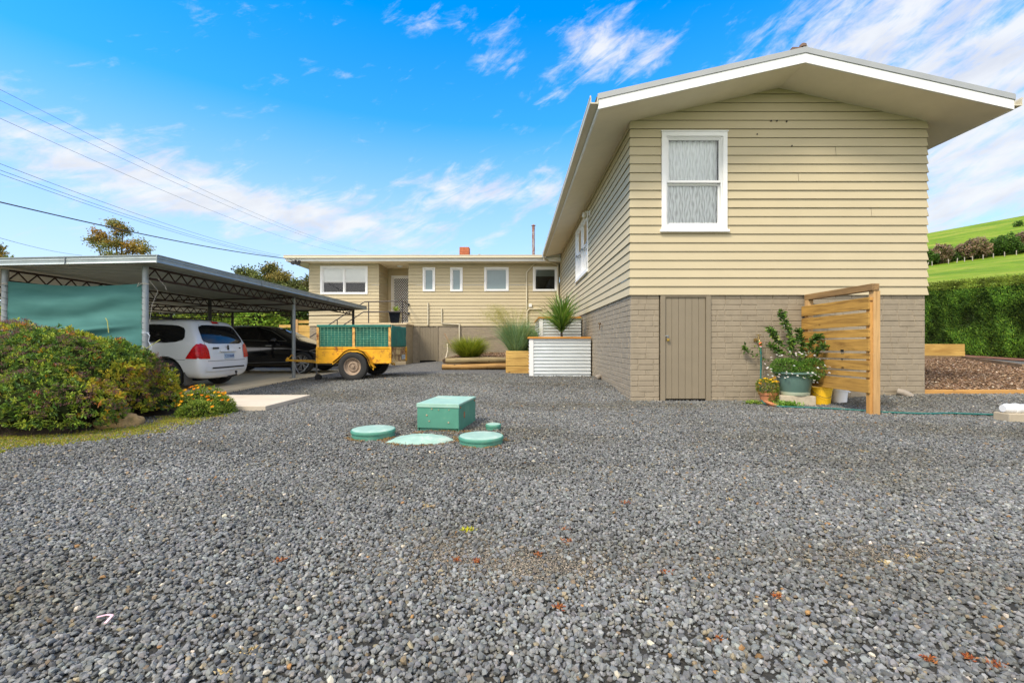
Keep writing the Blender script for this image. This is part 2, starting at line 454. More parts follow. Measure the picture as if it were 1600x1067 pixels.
# ---- windows
void = M('unlit_dark', (0.02, 0.02, 0.02), 1.0, var=0, bmp=0, spec=0)  # near-black colour standing in for the shade of unlit interiors
lace_m, nt, b = newmat('lace_curtain')
v = coords(nt, (1, 1, 1))
w1 = ND(nt, 'ShaderNodeTexNoise', Scale=26.0, Detail=4.0); nt.links.new(coords(nt, (1, 1, 0.12)), w1.inputs['Vector'])
c = ramp(nt, w1.outputs[0], [(0.36, (0.42, 0.45, 0.47)), (0.5, (0.68, 0.70, 0.72)), (0.62, (0.93, 0.93, 0.93))])
nt.links.new(c, b.inputs['Base Color']); b.inputs['Roughness'].default_value = 0.9
blind_m = M('white_blind', (0.85, 0.84, 0.80), 0.7, var=0.03, bmp=0.02)
def wbox(mb, O, U, N, u0, u1, n0, n1, z0, z1):
    c = [wall_pt(O,U,N,u,n,z) for z in (z0, z1) for u, n in ((u0,n0),(u1,n0),(u1,n1),(u0,n1))]
    mb.add(c, [(3,2,1,0),(4,5,6,7),(0,1,5,4),(1,2,6,5),(2,3,7,6),(3,0,4,7)])
def frame4(mb, O, U, N, u0, u1, z0, z1, w, n0, n1, wt=None, wb=None):
    wt = wt or w; wb = wb or w
    wbox(mb, O,U,N,u0,u0+w,n0,n1,z0,z1); wbox(mb, O,U,N,u1-w,u1,n0,n1,z0,z1)
    wbox(mb, O,U,N,u0+w,u1-w,n0,n1,z1-wt,z1); wbox(mb, O,U,N,u0+w,u1-w,n0,n1,z0,z0+wb)
def window(O, U, N, u0, u1, z0, z1, style, label=None, sill=0.0, arch=0.075):
    mb = MB()
    frame4(mb, O,U,N,u0,u1,z0,z1,arch,-0.01,0.042)
    if sill: wbox(mb, O,U,N,u0-sill,u1+sill,0.0,0.062,z0-0.045,z0-0.001)
    if style == 'hung': wbox(mb, O,U,N,u0-0.015,u1+0.015,0,0.052,z1+0.001,z1+0.022)
    frame4(mb, O,U,N,u0+arch+0.001,u1-arch-0.001,z0+arch*0.6,z1-arch-0.001,0.022,-0.09,0.022)
    # closed black box in place of the unlit room
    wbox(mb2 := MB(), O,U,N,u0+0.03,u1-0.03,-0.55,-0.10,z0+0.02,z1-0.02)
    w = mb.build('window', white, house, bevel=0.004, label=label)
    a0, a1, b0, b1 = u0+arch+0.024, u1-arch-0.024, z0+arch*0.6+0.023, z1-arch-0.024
    mb2.v = mb2.v; lin = mb2.build('unlit_room_box', void, w)
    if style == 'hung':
        zm = b0+(b1-b0)*0.50
        s = MB(); frame4(s, O,U,N,a0,a1,zm-0.01,b1,0.026,-0.045,0.005, wb=0.04); s.build('upper_sash', white, w, bevel=0.003)
        s = MB(); frame4(s, O,U,N,a0,a1,b0,zm-0.012,0.026,-0.085,-0.047, wb=0.06, wt=0.03); s.build('lower_sash', white, w, bevel=0.003)
        wbox(s := MB(), O,U,N,a1-0.005,a1+0.015,0.005,0.02,zm-0.09,zm-0.02); s.build('sash_catch', white, w)
        p = MB(); p.quad(*[wall_pt(O,U,N,u,-0.022,z) for u, z in ((a0+0.026,zm+0.03),(a1-0.026,zm+0.03),(a1-0.026,b1-0.026),(a0+0.026,b1-0.026))])
        p.quad(*[wall_pt(O,U,N,u,-0.066,z) for u, z in ((a0+0.026,b0+0.06),(a1-0.026,b0+0.06),(a1-0.026,zm-0.042),(a0+0.026,zm-0.042))])
        p.build('pane', glass, w, fix=False)
        # lace curtain: pleated sheet, woven pattern in its own colour attribute
        n = 260; rows = 110; V = np.zeros((rows+1, n+1, 3)); CC = np.zeros((rows+1, n+1, 3))
        for j in range(rows+1):
            z = b0+0.01+(b1-b0-0.02)*j/rows
            for i in range(n+1):
                s_ = i/n; u = a0+0.02+(a1-a0-0.04)*s_
                t = s_*9*2*math.pi+0.8*math.sin(s_*17)
                w_ = math.sin(z*22+2.0*math.sin(s_*31)+1.5)
                V[j, i] = wall_pt(O,U,N,u,-0.092+0.010*math.sin(t)+0.004*math.sin(t*2.3+z*5),z)
                d_ = abs(math.sin(t+0.0)) ; edge = abs(d_-0.5-0.38*w_)
                val = 0.62+0.26*math.cos(t*2+1.2*w_)+(0.18 if edge < 0.09 else 0)+0.07*math.sin(t*7)
                if z > zm: val = 0.5*val+0.36
                val = min(0.97, max(0.50, val*1.15+0.14)); CC[j, i] = (val*0.98, val, val*1.02)
        idx = np.arange((rows+1)*(n+1)).reshape(rows+1, n+1)
        fc = np.stack([idx[:-1, :-1], idx[:-1, 1:], idx[1:, 1:], idx[1:, :-1]], axis=-1).reshape(-1, 4)
        me_ = np_mesh('lace_curtain', V.reshape(-1, 3), fc, CC.reshape(-1, 3), smooth=True)
        # sits in front of the black room box
        lin.data.transform(Matrix.Translation(Vector((-N[0]*0.03, -N[1]*0.03, 0))))
        link('lace_curtain', me_, w, mat=Mattr('lace_fabric', 0.9, 0.1))
    elif style == 'pair':
        um = (a0+a1)/2
        for k, (s0, s1) in enumerate(((a0, um-0.03), (um+0.03, a1))):
            zm = b0+(b1-b0)*0.45
            s = MB(); frame4(s, O,U,N,s0,s1,zm,b1,0.03,-0.03,0.01); frame4(s, O,U,N,s0,s1,b0,zm-0.002,0.03,-0.06,-0.031); s.build('sash', white, w, bevel=0.003)
            p = MB(); p.quad(*[wall_pt(O,U,N,u,-0.01,z) for u, z in ((s0+.03,zm+.03),(s1-.03,zm+.03),(s1-.03,b1-.03),(s0+.03,b1-.03))])
            p.quad(*[wall_pt(O,U,N,u,-0.045,z) for u, z in ((s0+.03,b0+.03),(s1-.03,b0+.03),(s1-.03,zm-.03),(s0+.03,zm-.03))])
            p.build('pane', glass, w, fix=False)
            bl = MB(); wbox(bl, O,U,N,s0+0.01,s1-0.01,-0.035,-0.03,zm+0.02,b1); bl.build('blind', blind_m, w)
        mu = MB(); wbox(mu, O,U,N,um-0.028,um+0.028,-0.05,0.028,b0,b1); mu.build('mullion', white, w)
    elif style == 'sidepair':
        um = (a0+a1)/2
        for s0, s1 in ((a0, um-0.03), (um+0.03, a1)):
            zm = b0+(b1-b0)*0.5
            s = MB(); frame4(s, O,U,N,s0,s1,zm,b1,0.035,-0.03,0.012); frame4(s, O,U,N,s0,s1,b0,zm-0.002,0.035,-0.06,-0.031); s.build('sash', white, w, bevel=0.003)
            p = MB(); p.quad(*[wall_pt(O,U,N,u,-0.01,z) for u, z in ((s0+.035,zm+.035),(s1-.035,zm+.035),(s1-.035,b1-.035),(s0+.035,b1-.035))])
            p.quad(*[wall_pt(O,U,N,u,-0.045,z) for u, z in ((s0+.035,b0+.035),(s1-.035,b0+.035),(s1-.035,zm-.035),(s0+.035,zm-.035))])
            p.build('pane', glass, w, fix=False)
            bl = MB(); wbox(bl, O,U,N,s0+0.01,s1-0.01,-0.085,-0.078,b0,b1); bl.build('blind', blind_m, w)
            [(wbox(h := MB(), O,U,N,q_,q_+0.04,0.012,0.05,zm-0.03,zm+0.03), h.build('sash_handle', galv, w)) for q_ in (s0+0.06, s1-0.10)]
        mu = MB(); wbox(mu, O,U,N,um-0.028,um+0.028,-0.05,0.03,b0,b1); mu.build('mullion', white, w)
    else:
        s = MB(); frame4(s, O,U,N,a0,a1,b0,b1,0.02,-0.04,0.0); s.build('sash', white, w)
        p = MB(); p.quad(*[wall_pt(O,U,N,u,-0.02,z) for u, z in ((a0+.02,b0+.02),(a1-.02,b0+.02),(a1-.02,b1-.02),(a0+.02,b1-.02))])
        p.build('pane', frost if style == 'frost' else glass, w, fix=False)
        if style == 'blind':
            bl = MB(); wbox(bl, O,U,N,a0+0.01,a1-0.01,-0.07,-0.06,b0+(b1-b0)*0.66,b1); bl.build('blind', M('grey_green_blind', (0.16,0.19,0.17), 0.8), w)
    return w
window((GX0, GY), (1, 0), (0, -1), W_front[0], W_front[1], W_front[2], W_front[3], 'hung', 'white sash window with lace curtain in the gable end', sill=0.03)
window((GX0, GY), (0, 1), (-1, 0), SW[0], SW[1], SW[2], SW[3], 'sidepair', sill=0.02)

for px, py in ((1204, 190), (1213, 190), (1228, 191), (1182, 211), (1236, 229)):
    q = P(px, py, GY); mb = MB(); mb.box(q.x-0.008, q.x+0.008, GY-0.03, GY-0.01, q.z-0.011, q.z+0.011); mb.build('nail_hole', darksteel, house)
# ---- ledged doors with grooved boards
def plank_door(O, U, N, u0, u1, z0, z1, n=6, label=None, lock=True, pad=0.085):
    f = MB(); wbox(f, O,U,N,u0-pad,u0-0.004,-0.03,0.018,z0-0.1,z1+0.03); wbox(f, O,U,N,u1+0.004,u1+pad,-0.03,0.018,z0-0.1,z1+0.03)
    wbox(f, O,U,N,u0-0.004,u1+0.004,-0.03,0.014,z1+0.004,z1+0.03)
    fr = f.build('door_frame', taupe_door, house, bevel=0.003)
    d = MB(); w = (u1-u0)/n
    for k in range(n):
        wbox(d, O,U,N,u0+k*w+0.002,u0+(k+1)*w-0.002,-0.035+rnd.uniform(-0.001, 0.001),-0.006+rnd.uniform(-0.001, 0.001),z0,z1)
    wbox(d, O,U,N,u0,u1,-0.055,-0.036,z0,z1)
    dd = d.build('door', taupe_door, house, bevel=0.003, label=label)
    if lock:
        l = MB(); zc = z0+(z1-z0)*0.60; uc = u0+0.04
        wbox(l, O,U,N,uc-0.05,uc+0.015,0.0,0.012,zc+0.025,zc+0.04)
        l.tube([wall_pt(O,U,N,uc-0.012,0.022,zc-0.01), wall_pt(O,U,N,uc-0.012,0.022,zc+0.03), wall_pt(O,U,N,uc,0.022,zc+0.042), wall_pt(O,U,N,uc+0.012,0.022,zc+0.03), wall_pt(O,U,N,uc+0.012,0.022,zc-0.01)], 0.0035)
        l.build('hasp', galv, dd)
        l = MB(); wbox(l, O,U,N,uc-0.022,uc+0.022,0.012,0.034,zc-0.055,zc-0.008); l.build('padlock', M('brass', (0.45, 0.30, 0.07), 0.35, metal=0.9), dd, bevel=0.004)
    v = MB(); wbox(v, O,U,N,u0-0.02,u1+0.02,-0.9,-0.06,z0-0.15,z1+0.02); v.build('subfloor_void', void, dd)
plank_door((GX0, GY), (1, 0), (0, -1), 2.56-GX0, 3.245-GX0, 0.055, 1.775, label='taupe plank door with brass padlock in the gable end base')

# ---- gable wing roof
Y0, Y1 = 7.01, 27.2
XL, XR = 1.29, 7.70
mb = MB()
for a, b in ((XL, RX), (RX, XR)):
    mb.quad((a, Y0+0.03, soff(a)), (b, Y0+0.03, soff(b)), (b, Y1, soff(b)), (a, Y1, soff(a)))
# joint strips
for yy in (8.2, 10.6, 13.0, 15.4, 17.8):
    mb.quad((XL, yy, soff(XL)-0.004), (GX0, yy, soff(GX0)-0.004), (GX0, yy+0.03, soff(GX0)-0.004), (XL, yy+0.03, soff(XL)-0.004))
for xx in (2.6, 3.6, 5.4, 6.4):
    mb.quad((xx, Y0+0.03, soff(xx)-0.004), (xx+0.03, Y0+0.03, soff(xx+0.03)-0.004), (xx+0.03, GY, soff(xx+0.03)-0.004), (xx, GY, soff(xx)-0.004))
mb.build('soffit', soffit_m, house)
mb = MB()
for a, b in ((XL, RX), (RX, XR)):
    mb.prism([(a, Y0, soff(a)-0.002), (b, Y0, soff(b)-0.002), (b, Y0, soff(b)+0.146), (a, Y0, soff(a)+0.146)], (0, 0.028, 0))
mb.build('barge_board', white, house, bevel=0.003)
mb = MB()
mb.box(XL, XL+0.025, Y0+0.03, 19.12, soff(XL)-0.004, soff(XL)+0.14)
mb.box(XR-0.025, XR, Y0+0.03, Y1, soff(XR)-0.004, soff(XR)+0.14)
mb.build('fascia', white, house)
# corrugated roof sheets
mb = MB(); n = int((Y1-Y0)/0.038)
for a, b in ((XL-0.03, RX), (XR+0.03, RX)):
    base = len(mb.v)
    for i in range(n+1):
        y = Y0+0.02+(Y1-Y0-0.02)*i/n; dz = 0.008*math.cos(i*math.pi)
        mb.v.append((a, y, soff(a)+0.19+dz)); mb.v.append((b, y, soff(b)+0.19+dz))
    for i in range(n): mb.f.append((base+2*i, base+2*i+1, base+2*i+3, base+2*i+2))
mb.build('roof', roofmetal, house, fix=False)
mb = MB()
for a, b in ((XL-0.01, RX), (RX, XR+0.01)):
    mb.prism([(a, Y0-0.012, soff(a)+0.149), (b, Y0-0.012, soff(b)+0.149), (b, Y0-0.012, soff(b)+0.235), (a, Y0-0.012, soff(a)+0.235)], (0, 0.10, 0))
mb.tube([(RX, Y0-0.01, soff(RX)+0.235), (RX, Y1, soff(RX)+0.235)], 0.035, 8)
mb.build('barge_capping', roofmetal, house)
mb = MB(); mb.lathe([(0.0, 0.0), (0.055, 0.01), (0.05, 0.05), (0.02, 0.075), (0, 0.078)], (RX-0.02, Y0+0.03, soff(RX)+0.235), 9); mb.box(RX-0.2, RX-0.05, Y0, Y0+0.06, soff(RX)+0.20, soff(RX)+0.235)
mb.build('ridge_finial', M('old_clay', (0.16, 0.10, 0.07), 0.9), house)
# gutter helper: quad profile swept between two points
def gutter(a, b, outn, name='gutter', mat=creamtrim):
    prof = [(0, 0.0), (0.115, 0.0), (0.125, 0.012), (0.118, 0.03), (0.118, 0.085), (0.128, 0.105), (0.128, 0.125), (0.112, 0.125), (0.108, 0.10), (0.108, 0.02), (0.01, 0.02), (0.01, 0.11), (0, 0.11)]
    a = Vector(a); b = Vector(b); on = Vector(outn)
    m = MB(); vs = [a+on*p[0]+Vector((0, 0, p[1])) for p in prof]
    m.prism(vs, b-a)
    return m.build(name, mat, house)
gutter((XL-0.003, Y0-0.015, 4.675), (XL-0.003, 19.02, 4.60), (-1, 0, 0))
gutter((XR+0.003, Y0, 4.655), (XR+0.003, Y1, 4.61), (1, 0, 0))
# wall lamp by side window
mb = MB(); q = (GX0, 11.75)
mb.box(GX0-0.03, GX0-0.018, 11.70, 11.80, 4.28, 4.42)
mb.tube([(GX0-0.03, 11.75, 4.37), (GX0-0.13, 11.75, 4.40), (GX0-0.16, 11.75, 4.36)], 0.012)
lamp = mb.build('wall_lamp', white, house)
MB().lathe([(0.02, 0.0), (0.055, -0.02), (0.06, -0.13), (0.035, -0.17), (0.0, -0.175)], (GX0-0.16, 11.75, 4.38), 16).build('lamp_shade', creamtrim, lamp, smooth=True)

# ---- long wing
FY, FB, FT = 19.7, 1.74, 4.44
FX0 = -8.88
k = FY/F
def fx(px): return (px-804)*k
def fz(py): return 1+(536-py)*k
wins = [(-8.40, -6.35, 3.106, 4.33, 'pair'), (-3.97, -3.436, 3.23, 4.27, 'frost'), (-2.78, -2.245, 3.23, 4.27, 'frost'), (-1.31, -0.255, 3.245, 4.28, 'frostd'), (0.795, 1.857, 3.245, 4.29, 'blind')]
ops = [(w[0]-FX0+0.03, w[1]-FX0-0.03, w[2]+0.02, w[3]-0.03) for w in wins]
RC0, RC1 = -5.88, -4.58
mb = MB(); boards(mb, (FX0, FY), (1, 0), (0, -1), RC0-FX0, FB, FT, ops[:1], m0=1, m1=1)
o2 = [(a-(RC1-FX0), b-(RC1-FX0), c, d) for a, b, c, d in ops[1:]]
boards(mb, (RC1, FY), (1, 0), (0, -1), GX0-RC1-0.03, FB, FT, o2, m0=1)
boards(mb, (FX0, FY), (0, 1), (-1, 0), 7, FB, FT, m0=1)
mb.build('long_wall_cladding', cream, house, fix=False)
mb = MB(); boards(mb, (RC0, FY), (0, 1), (1, 0), 1.4, FB, FT, m0=1); boards(mb, (RC0+0.02, 21.1), (1, 0), (0, -1), 1.28, FB, FT, [(-5.62-RC0-0.02, 1.2, 0, 4.05)])
boards(mb, (RC1, FY), (0, 1), (-1, 0), 1.4, FB, FT, m0=1)
mb.build('porch_wall_cladding', cream, house, fix=False)
mb = MB()
DX0, DX1 = -4.11-FX0, -3.41-FX0
bricks(mb, (FX0+0.012, FY+0.015), (1, 0), (0, -1), GX0-FX0, 0.0, FB+0.02, [(DX0-0.09, DX1+0.09, -1, 3)], seed=5)
bricks(mb, (FX0+0.012, FY+0.015), (0, 1), (-1, 0), 6, 0.0, FB+0.02, seed=6)
mb.build('brick_base', taupe, house, fix=False)
plank_door((FX0+0.012, FY), (1, 0), (0, -1), DX0, DX1, 0.25, 1.70, n=6, lock=False, label='small taupe plank door in the long wing base')
labs = ['wide white window with half drawn blinds beside the porch', 'narrow frosted window nearest the porch', 'narrow frosted window, second from the porch', 'square window with grey glass', 'square dark window beside the gable wing']
for w, lb in zip(wins, labs):
    st = 'frost' if w[4].startswith('frost') else w[4]
    window((FX0, FY), (1, 0), (0, -1), w[0]-FX0, w[1]-FX0, w[2], w[3], st, lb)
# porch door
O, U, N = (RC0, 21.1), (1, 0), (0, -1)
mb = MB(); wbox(mb, O,U,N,0.17,0.24,-0.04,0.03,1.88,4.12); wbox(mb, O,U,N,1.23,1.29,-0.04,0.03,1.88,4.12); wbox(mb, O,U,N,0.24,1.23,-0.04,0.03,4.04,4.12)
mb.build('door_frame', white, house, bevel=0.003)
mb = MB(); wbox(mb, O,U,N,0.245,1.225,-0.06,-0.05,1.88,4.035); dr = mb.build('door', M('dark_door', (0.04, 0.035, 0.035), 0.6), house)
mb = MB(); frame4(mb, O,U,N,0.245,1.225,1.89,4.035,0.05,-0.03,-0.005, wb=0.12); dr2 = mb.build('security_door', white, house)
mb = MB()
ua, ub, za, zb = 0.29, 1.18, 2.0, 3.99
s = -2.2
while s < 3.4:
    for sg in (1, -1):
        # line z = za + sg*(u-ua)*1.25 + s'
        off = za+s if sg == 1 else za+s+1.1
        pts = []
        for i in range(2):
            u = ua if i == 0 else ub
            pts.append([u, off+sg*(u-ua)*1.25])
        (u0, z0), (u1, z1) = pts
        def clipz(u0, z0, u1, z1):
            for zl, lo in ((za, True), (zb, False)):
                for sw in (0, 1):
                    a = (u0, z0) if sw == 0 else (u1, z1); b2 = (u1, z1) if sw == 0 else (u0, z0)
                    bad = a[1] < zl if lo else a[1] > zl
                    if bad:
                        if (b2[1] < zl if lo else b2[1] > zl): return None
                        t = (zl-a[1])/(b2[1]-a[1]); a = (a[0]+(b2[0]-a[0])*t, zl)
                        if sw == 0: u0, z0 = a
                        else: u1, z1 = a
            return u0, z0, u1, z1
        c = clipz(u0, z0, u1, z1)
        if c and abs(c[0]-c[2]) > 0.02:
            mb.beam(wall_pt(O,U,N,c[0],-0.018+0.004*sg,c[1]), wall_pt(O,U,N,c[2],-0.018+0.004*sg,c[3]), 0.006, 0.017, up=(0, -0.0, 1))
    s += 0.125
mb.build('diamond_lattice', white, dr2)
for zz in (2.27, 2.66): MB().box(RC1-0.03, RC1+0.04, FY-0.06, FY-0.03, zz-0.05, zz+0.05).build('shutter_catch', blackp, house)
# soffit, fascia, gutter, roof of long wing
mb = MB(); mb.box(-9.62, GX0, 19.13, FY+0.03, FT, FT+0.01); mb.box(RC0-0.3, RC1+0.3, FY+0.03, 21.2, FT+0.001, FT+0.012); mb.box(-9.62, FX0+0.03, FY+0.03, 27, FT, FT+0.01)
mb.build('soffit', soffit_m, house)
mb = MB(); mb.lathe([(0.13, 0), (0.13, -0.03), (0.09, -0.07), (0, -0.075)], ((625-804)*20.2/F, 20.2, FT-0.002), 20); mb.build('porch_light', white, house, smooth=True)
mb = MB(); mb.box(-9.62, XL-0.13, 19.10, 19.128, FT-0.004, FT+0.135); mb.box(-9.62, -9.60, 19.128, 27, FT-0.004, FT+0.135); mb.prism([(XL-0.13, 19.105, FT-0.004), (GX0-0.03, 19.105, FT-0.004), (GX0-0.03, 19.105, soff(GX0)+0.01), (XL-0.13, 19.105, soff(XL)+0.01)], (0, 0.02, 0))
mb.build('fascia', white, house)
gutter((-9.64, 19.097, FT+0.105), (XL-0.135, 19.097, FT+0.115), (0, -1, 0))
mb = MB(); n = int((XL+9.62+1.2)/0.038)
for i in range(n+1):
    x = -9.63+i*0.038; dz = 0.008*math.cos(i*math.pi)
    mb.v += [(x, 19.04, FT+0.15+dz), (x, 23.6, FT+0.15+0.52+dz), (x, 28, FT+0.15+dz)]
for i in range(n): mb.f += [(3*i, 3*i+3, 3*i+4, 3*i+1), (3*i+1, 3*i+4, 3*i+5, 3*i+2)]
mb.build('roof', roofmetal, house, fix=False)
mb = MB(); mb.prism([(-9.62, 19.13, FT+0.13), (-9.62, 27.9, FT+0.13), (-9.62, 23.6, FT+0.64)], (0.02, 0, 0)); mb.build('gable_infill', white, house)
# back closing walls so no light enters
mb = MB(); mb.box(FX0, GX1, 27.0, 27.1, 0, 4.44); mb.prism([(GX0, 27.0, 4.3), (GX1, 27.0, 4.3), (RX, 27.0, 5.3)], (0, 0.1, 0)); mb.build('rear_wall', cream, house)
# chimney
redbrick = M('red_brick', (0.40, 0.12, 0.05), 0.85, var=0.25, vs=12, bmp=0.4, bs=30, dirt=(0.3, 0.15, 0.09), dirt_amt=0.4, dirt_s=8)
mb = MB(); cx0, cx1, cy0 = -2.66, -2.20, 22.0; r = random.Random(4)
zt = 5.64; z = 4.7; row = 0
while z < zt-0.02:
    for (O_, U_, N_, wd) in (((cx0, cy0), (1, 0), (0, -1), cx1-cx0), ((cx0, cy0), (0, 1), (-1, 0), 0.46), ((cx1, cy0), (0, 1), (1, 0), 0.46)):
        bricks(mb, O_, U_, N_, wd, z, min(z+0.086, zt), L=0.24, H=0.086, seed=row*7+int(wd*100))
    z += 0.086; row += 1
mb.box(cx0-0.0, cx1, cy0+0.001, cy0+0.46, zt-0.02, zt)
mb.build('chimney', redbrick, house, fix=False)
flue = MB(); fxx = (833.5-804)*21/F; fzt = 1+182*21/F
flue.lathe([(0.065, 0), (0.065, fzt-4.8)], (fxx, 21, 4.8), 14); flue.lathe([(0.05, fzt-0.0), (0.10, fzt+0.02), (0.10, fzt+0.05), (0.03, fzt+0.09)], (fxx, 21, 0), 14)
flue.build('flue_pipe', M('rusty_flue', (0.33, 0.30, 0.28), 0.6, metal=0.4, var=0.2, dirt=(0.24, 0.07, 0.03), dirt_amt=0.62, dirt_s=5), house, auto=40)
mb = MB(); mb.tube([(-1.62, 20.0, 4.70), (-1.62, 20.0, 4.85), (-1.58, 20, 4.9), (-1.52, 20, 4.9), (-1.50, 20, 4.84)], 0.02, 8); mb.build('roof_vent', galv, house)
# pipes on the long wall
def pipe(pts, r=0.028, name='drain_pipe', m=creamtrim, n=10):
    p3 = [Vector((fx(a), FY-0.055, fz(b))) for a, b in pts]
    return MB().tube(p3, r, n).build(name, m, house, auto=50)
pipe([(669, 473), (669, 508)], 0.03)
pipe([(690.5, 482), (690.5, 505)], 0.026); pipe([(690.5, 505.5), (718, 507)], 0.026); pipe([(718, 505.5), (718.2, 538)], 0.03)
pipe([(834.6, 408), (834.6, 413), (822.9, 426), (822.9, 484)], 0.03)
pipe([(846, 483), (827, 483), (823.6, 487), (823.4, 532)], 0.032)
pipe([(696, 536), (718, 534), (785, 523)], 0.012, 'cable_conduit', taupe)
MB().tube([(XL-0.06, 18.95, 4.62), (XL-0.06, 18.97, 4.50), (1.6, 19.3, 4.40), (1.86, 19.60, 4.38), (1.87, 19.63, 4.30), (1.87, 19.63, 1.8)], 0.04, 12).build('downpipe', creamtrim, house, auto=60)
mb = MB(); wbox(mb, (0, FY), (1, 0), (0, -1), fx(826), fx(831), 0.02, 0.09, fz(480), fz(475)); mb.build('meter_box', white, house, bevel=0.004)
mb = MB(); mb.tube([(GX0-0.02, 10.2, 1.42), (GX0-0.06, 10.2, 1.42), (GX0-0.06, 10.2, 1.30)], 0.012); mb.lathe([(0.03, 0), (0.03, 0.03)], (GX0-0.06, 10.2, 1.42), 8); mb.build('wall_tap', M('old_brass', (0.2, 0.13, 0.07), 0.5, metal=0.6), house)
# overflow stubs low on the walls
def stub(p, d, r, nm='vent_stub'):
    p = Vector(p); d = Vector(d).normalized()
    MB().tube([p-d*0.06+Vector((0,0,.03)), p+d*0.02+Vector((0,0,.02)), p+d*0.07, p+d*0.13-Vector((0,0,.035))], [r, r*1.02, r*1.04, r*.95], 14).build(nm, M('pipe_'+nm, (0.26, 0.225, 0.18), 0.6), house, smooth=False)
stub((GX0-0.02, 10.4, 0.21), (-0.8, -0.6, 0.15), 0.06)
stub((6.5, 7.64, 0.15), (0.75, -0.65, -0.1), 0.055)
# ================================================================ CARPORT
carport = thing('carport', 'open steel carport with flat grey ribbed roof on lattice beams beside the house', 'carport', (-5.92, 7.3, 0.06))
CX1, CX0, CY0, CY1 = -5.50, -13.2, 7.0, 16.9
SLZ = 0.07
def czt(x): return 2.357-0.02*(CX1-x)      # top of fascia
def fascia_prof(z):      # (outward, z)
    return [(0.0, z-0.125), (0.012, z-0.125), (0.02, z-0.115), (0.012, z-0.10), (0.012, z-0.062), (0.02, z-0.055), (0.012, z-0.045), (0.012, z-0.02), (0.024, z-0.012), (0.024, z), (0.0, z)]
def fascia_run(a, b, o):
    a = Vector(a); b = Vector(b); o = Vector(o); m = MB()
    n = len(fascia_prof(0)); A = [a+o*p[0]+Vector((0, 0, p[1])) for p in fascia_prof(0)]; B = [b+o*p[0]+Vector((0, 0, p[1])) for p in fascia_prof(0)]
    m.add(A+B, [tuple(range(n))[::-1], tuple(range(n, 2*n))]+[(i, (i+1) % n, n+(i+1) % n, n+i) for i in range(n)])
    return m
m = fascia_run((CX0, CY0, czt(CX0)), (CX1, CY0, czt(CX1)), (0, -1, 0)); m.build('front_fascia', zinc, carport)
m = fascia_run((CX1, CY0-0.02, czt(CX1)), (CX1, CY1, czt(CX1)), (1, 0, 0)); m.build('side_fascia', zinc, carport)
m = fascia_run((CX0, CY1, czt(CX0)), (CX1, CY1, czt(CX1)), (0, 1, 0)); m.build('rear_fascia', zinc, carport)
MB().box(-6.904, -6.896, CY0-0.027, CY0-0.017, czt(-6.9)-0.12, czt(-6.9)).build('fascia_joint', galv, carport)
for y in (9.9, 13.4): MB().box(CX1+0.022, CX1+0.027, y-0.02, y+0.02, czt(CX1)-0.125, czt(CX1)+0.002).build('fascia_joint', galv, carport)
# ribbed roof sheet with ribs along x
mb = MB(); pr = []
y = CY0+0.005
while y < CY1-0.01:
    for dy, dz in ((0, 0), (0.09, 0), (0.105, 0.028), (0.135, 0.028), (0.15, 0)): pr.append((y+dy, dz))
    y += 0.1501
n = len(pr)
for i, (yy, dz) in enumerate(pr): mb.v += [(CX0, yy, czt(CX0)-0.085+dz), (CX1-0.004, yy, czt(CX1)-0.085+dz)]
for i in range(n-1): mb.f.append((2*i, 2*i+1, 2*i+3, 2*i+2))
mb.build('roof', M('roof_underside_zinc', (0.40, 0.42, 0.40), 0.55, metal=0.3, var=0.08, bmp=0.04), carport, fix=False)
ROWX = (-5.92, -8.17, -10.35, -12.6)
for rx in ROWX:
    # lattice beam along y
    mb = MB(); zt = czt(rx)-0.12; zb = zt-0.20
    mb.box(rx-0.03, rx+0.03, 7.31, 16.75, zt-0.028, zt); mb.box(rx-0.03, rx+0.03, 7.31, 16.75, zb, zb+0.028)
    y = 7.34; up = True
    while y < 16.6:
        a = (rx, y, zb+0.028 if up else zt-0.028); b = (rx, y+0.15, zt-0.028 if up else zb+0.028)
        mb.beam(a, b, 0.014, 0.018); y += 0.15; up = not up
    mb.build('lattice_beam', redox, carport)
for ry in (7.3, 12.2, 16.7):
    mb = MB(); 
    for z0 in (0, 0.17):
        mb.add([(ROWX[0], ry-0.025, czt(ROWX[0])-0.125-z0), (ROWX[0], ry+0.025, czt(ROWX[0])-0.125-z0), (ROWX[0], ry+0.025, czt(ROWX[0])-0.155-z0), (ROWX[0], ry-0.025, czt(ROWX[0])-0.155-z0),
                (CX0+0.3, ry-0.025, czt(CX0)-0.125-z0), (CX0+0.3, ry+0.025, czt(CX0)-0.125-z0), (CX0+0.3, ry+0.025, czt(CX0)-0.155-z0), (CX0+0.3, ry-0.025, czt(CX0)-0.155-z0)],
               [(0,1,2,3),(7,6,5,4),(0,4,5,1),(1,5,6,2),(2,6,7,3),(3,7,4,0)]) if ry > 8 else None
    if mb.v: mb.build('cross_beam', redox, carport)
    for rx in ROWX:
        pm = MB(); r = 0.045
        pm.lathe([(r, 0), (r, czt(rx)-0.125-SLZ)], (rx, ry, SLZ), 14)
        pm.box(rx-0.08, rx+0.08, ry-0.08, ry+0.08, SLZ, SLZ+0.012)
        near = rx > -6.5 and ry < 14
        p = pm.build('post', galv if (near or ry < 8) else M('shaded_post', (0.045, 0.043, 0.042), 0.5, metal=0.3), carport, auto=50)  # inner posts coloured near-black for the shade under the roof
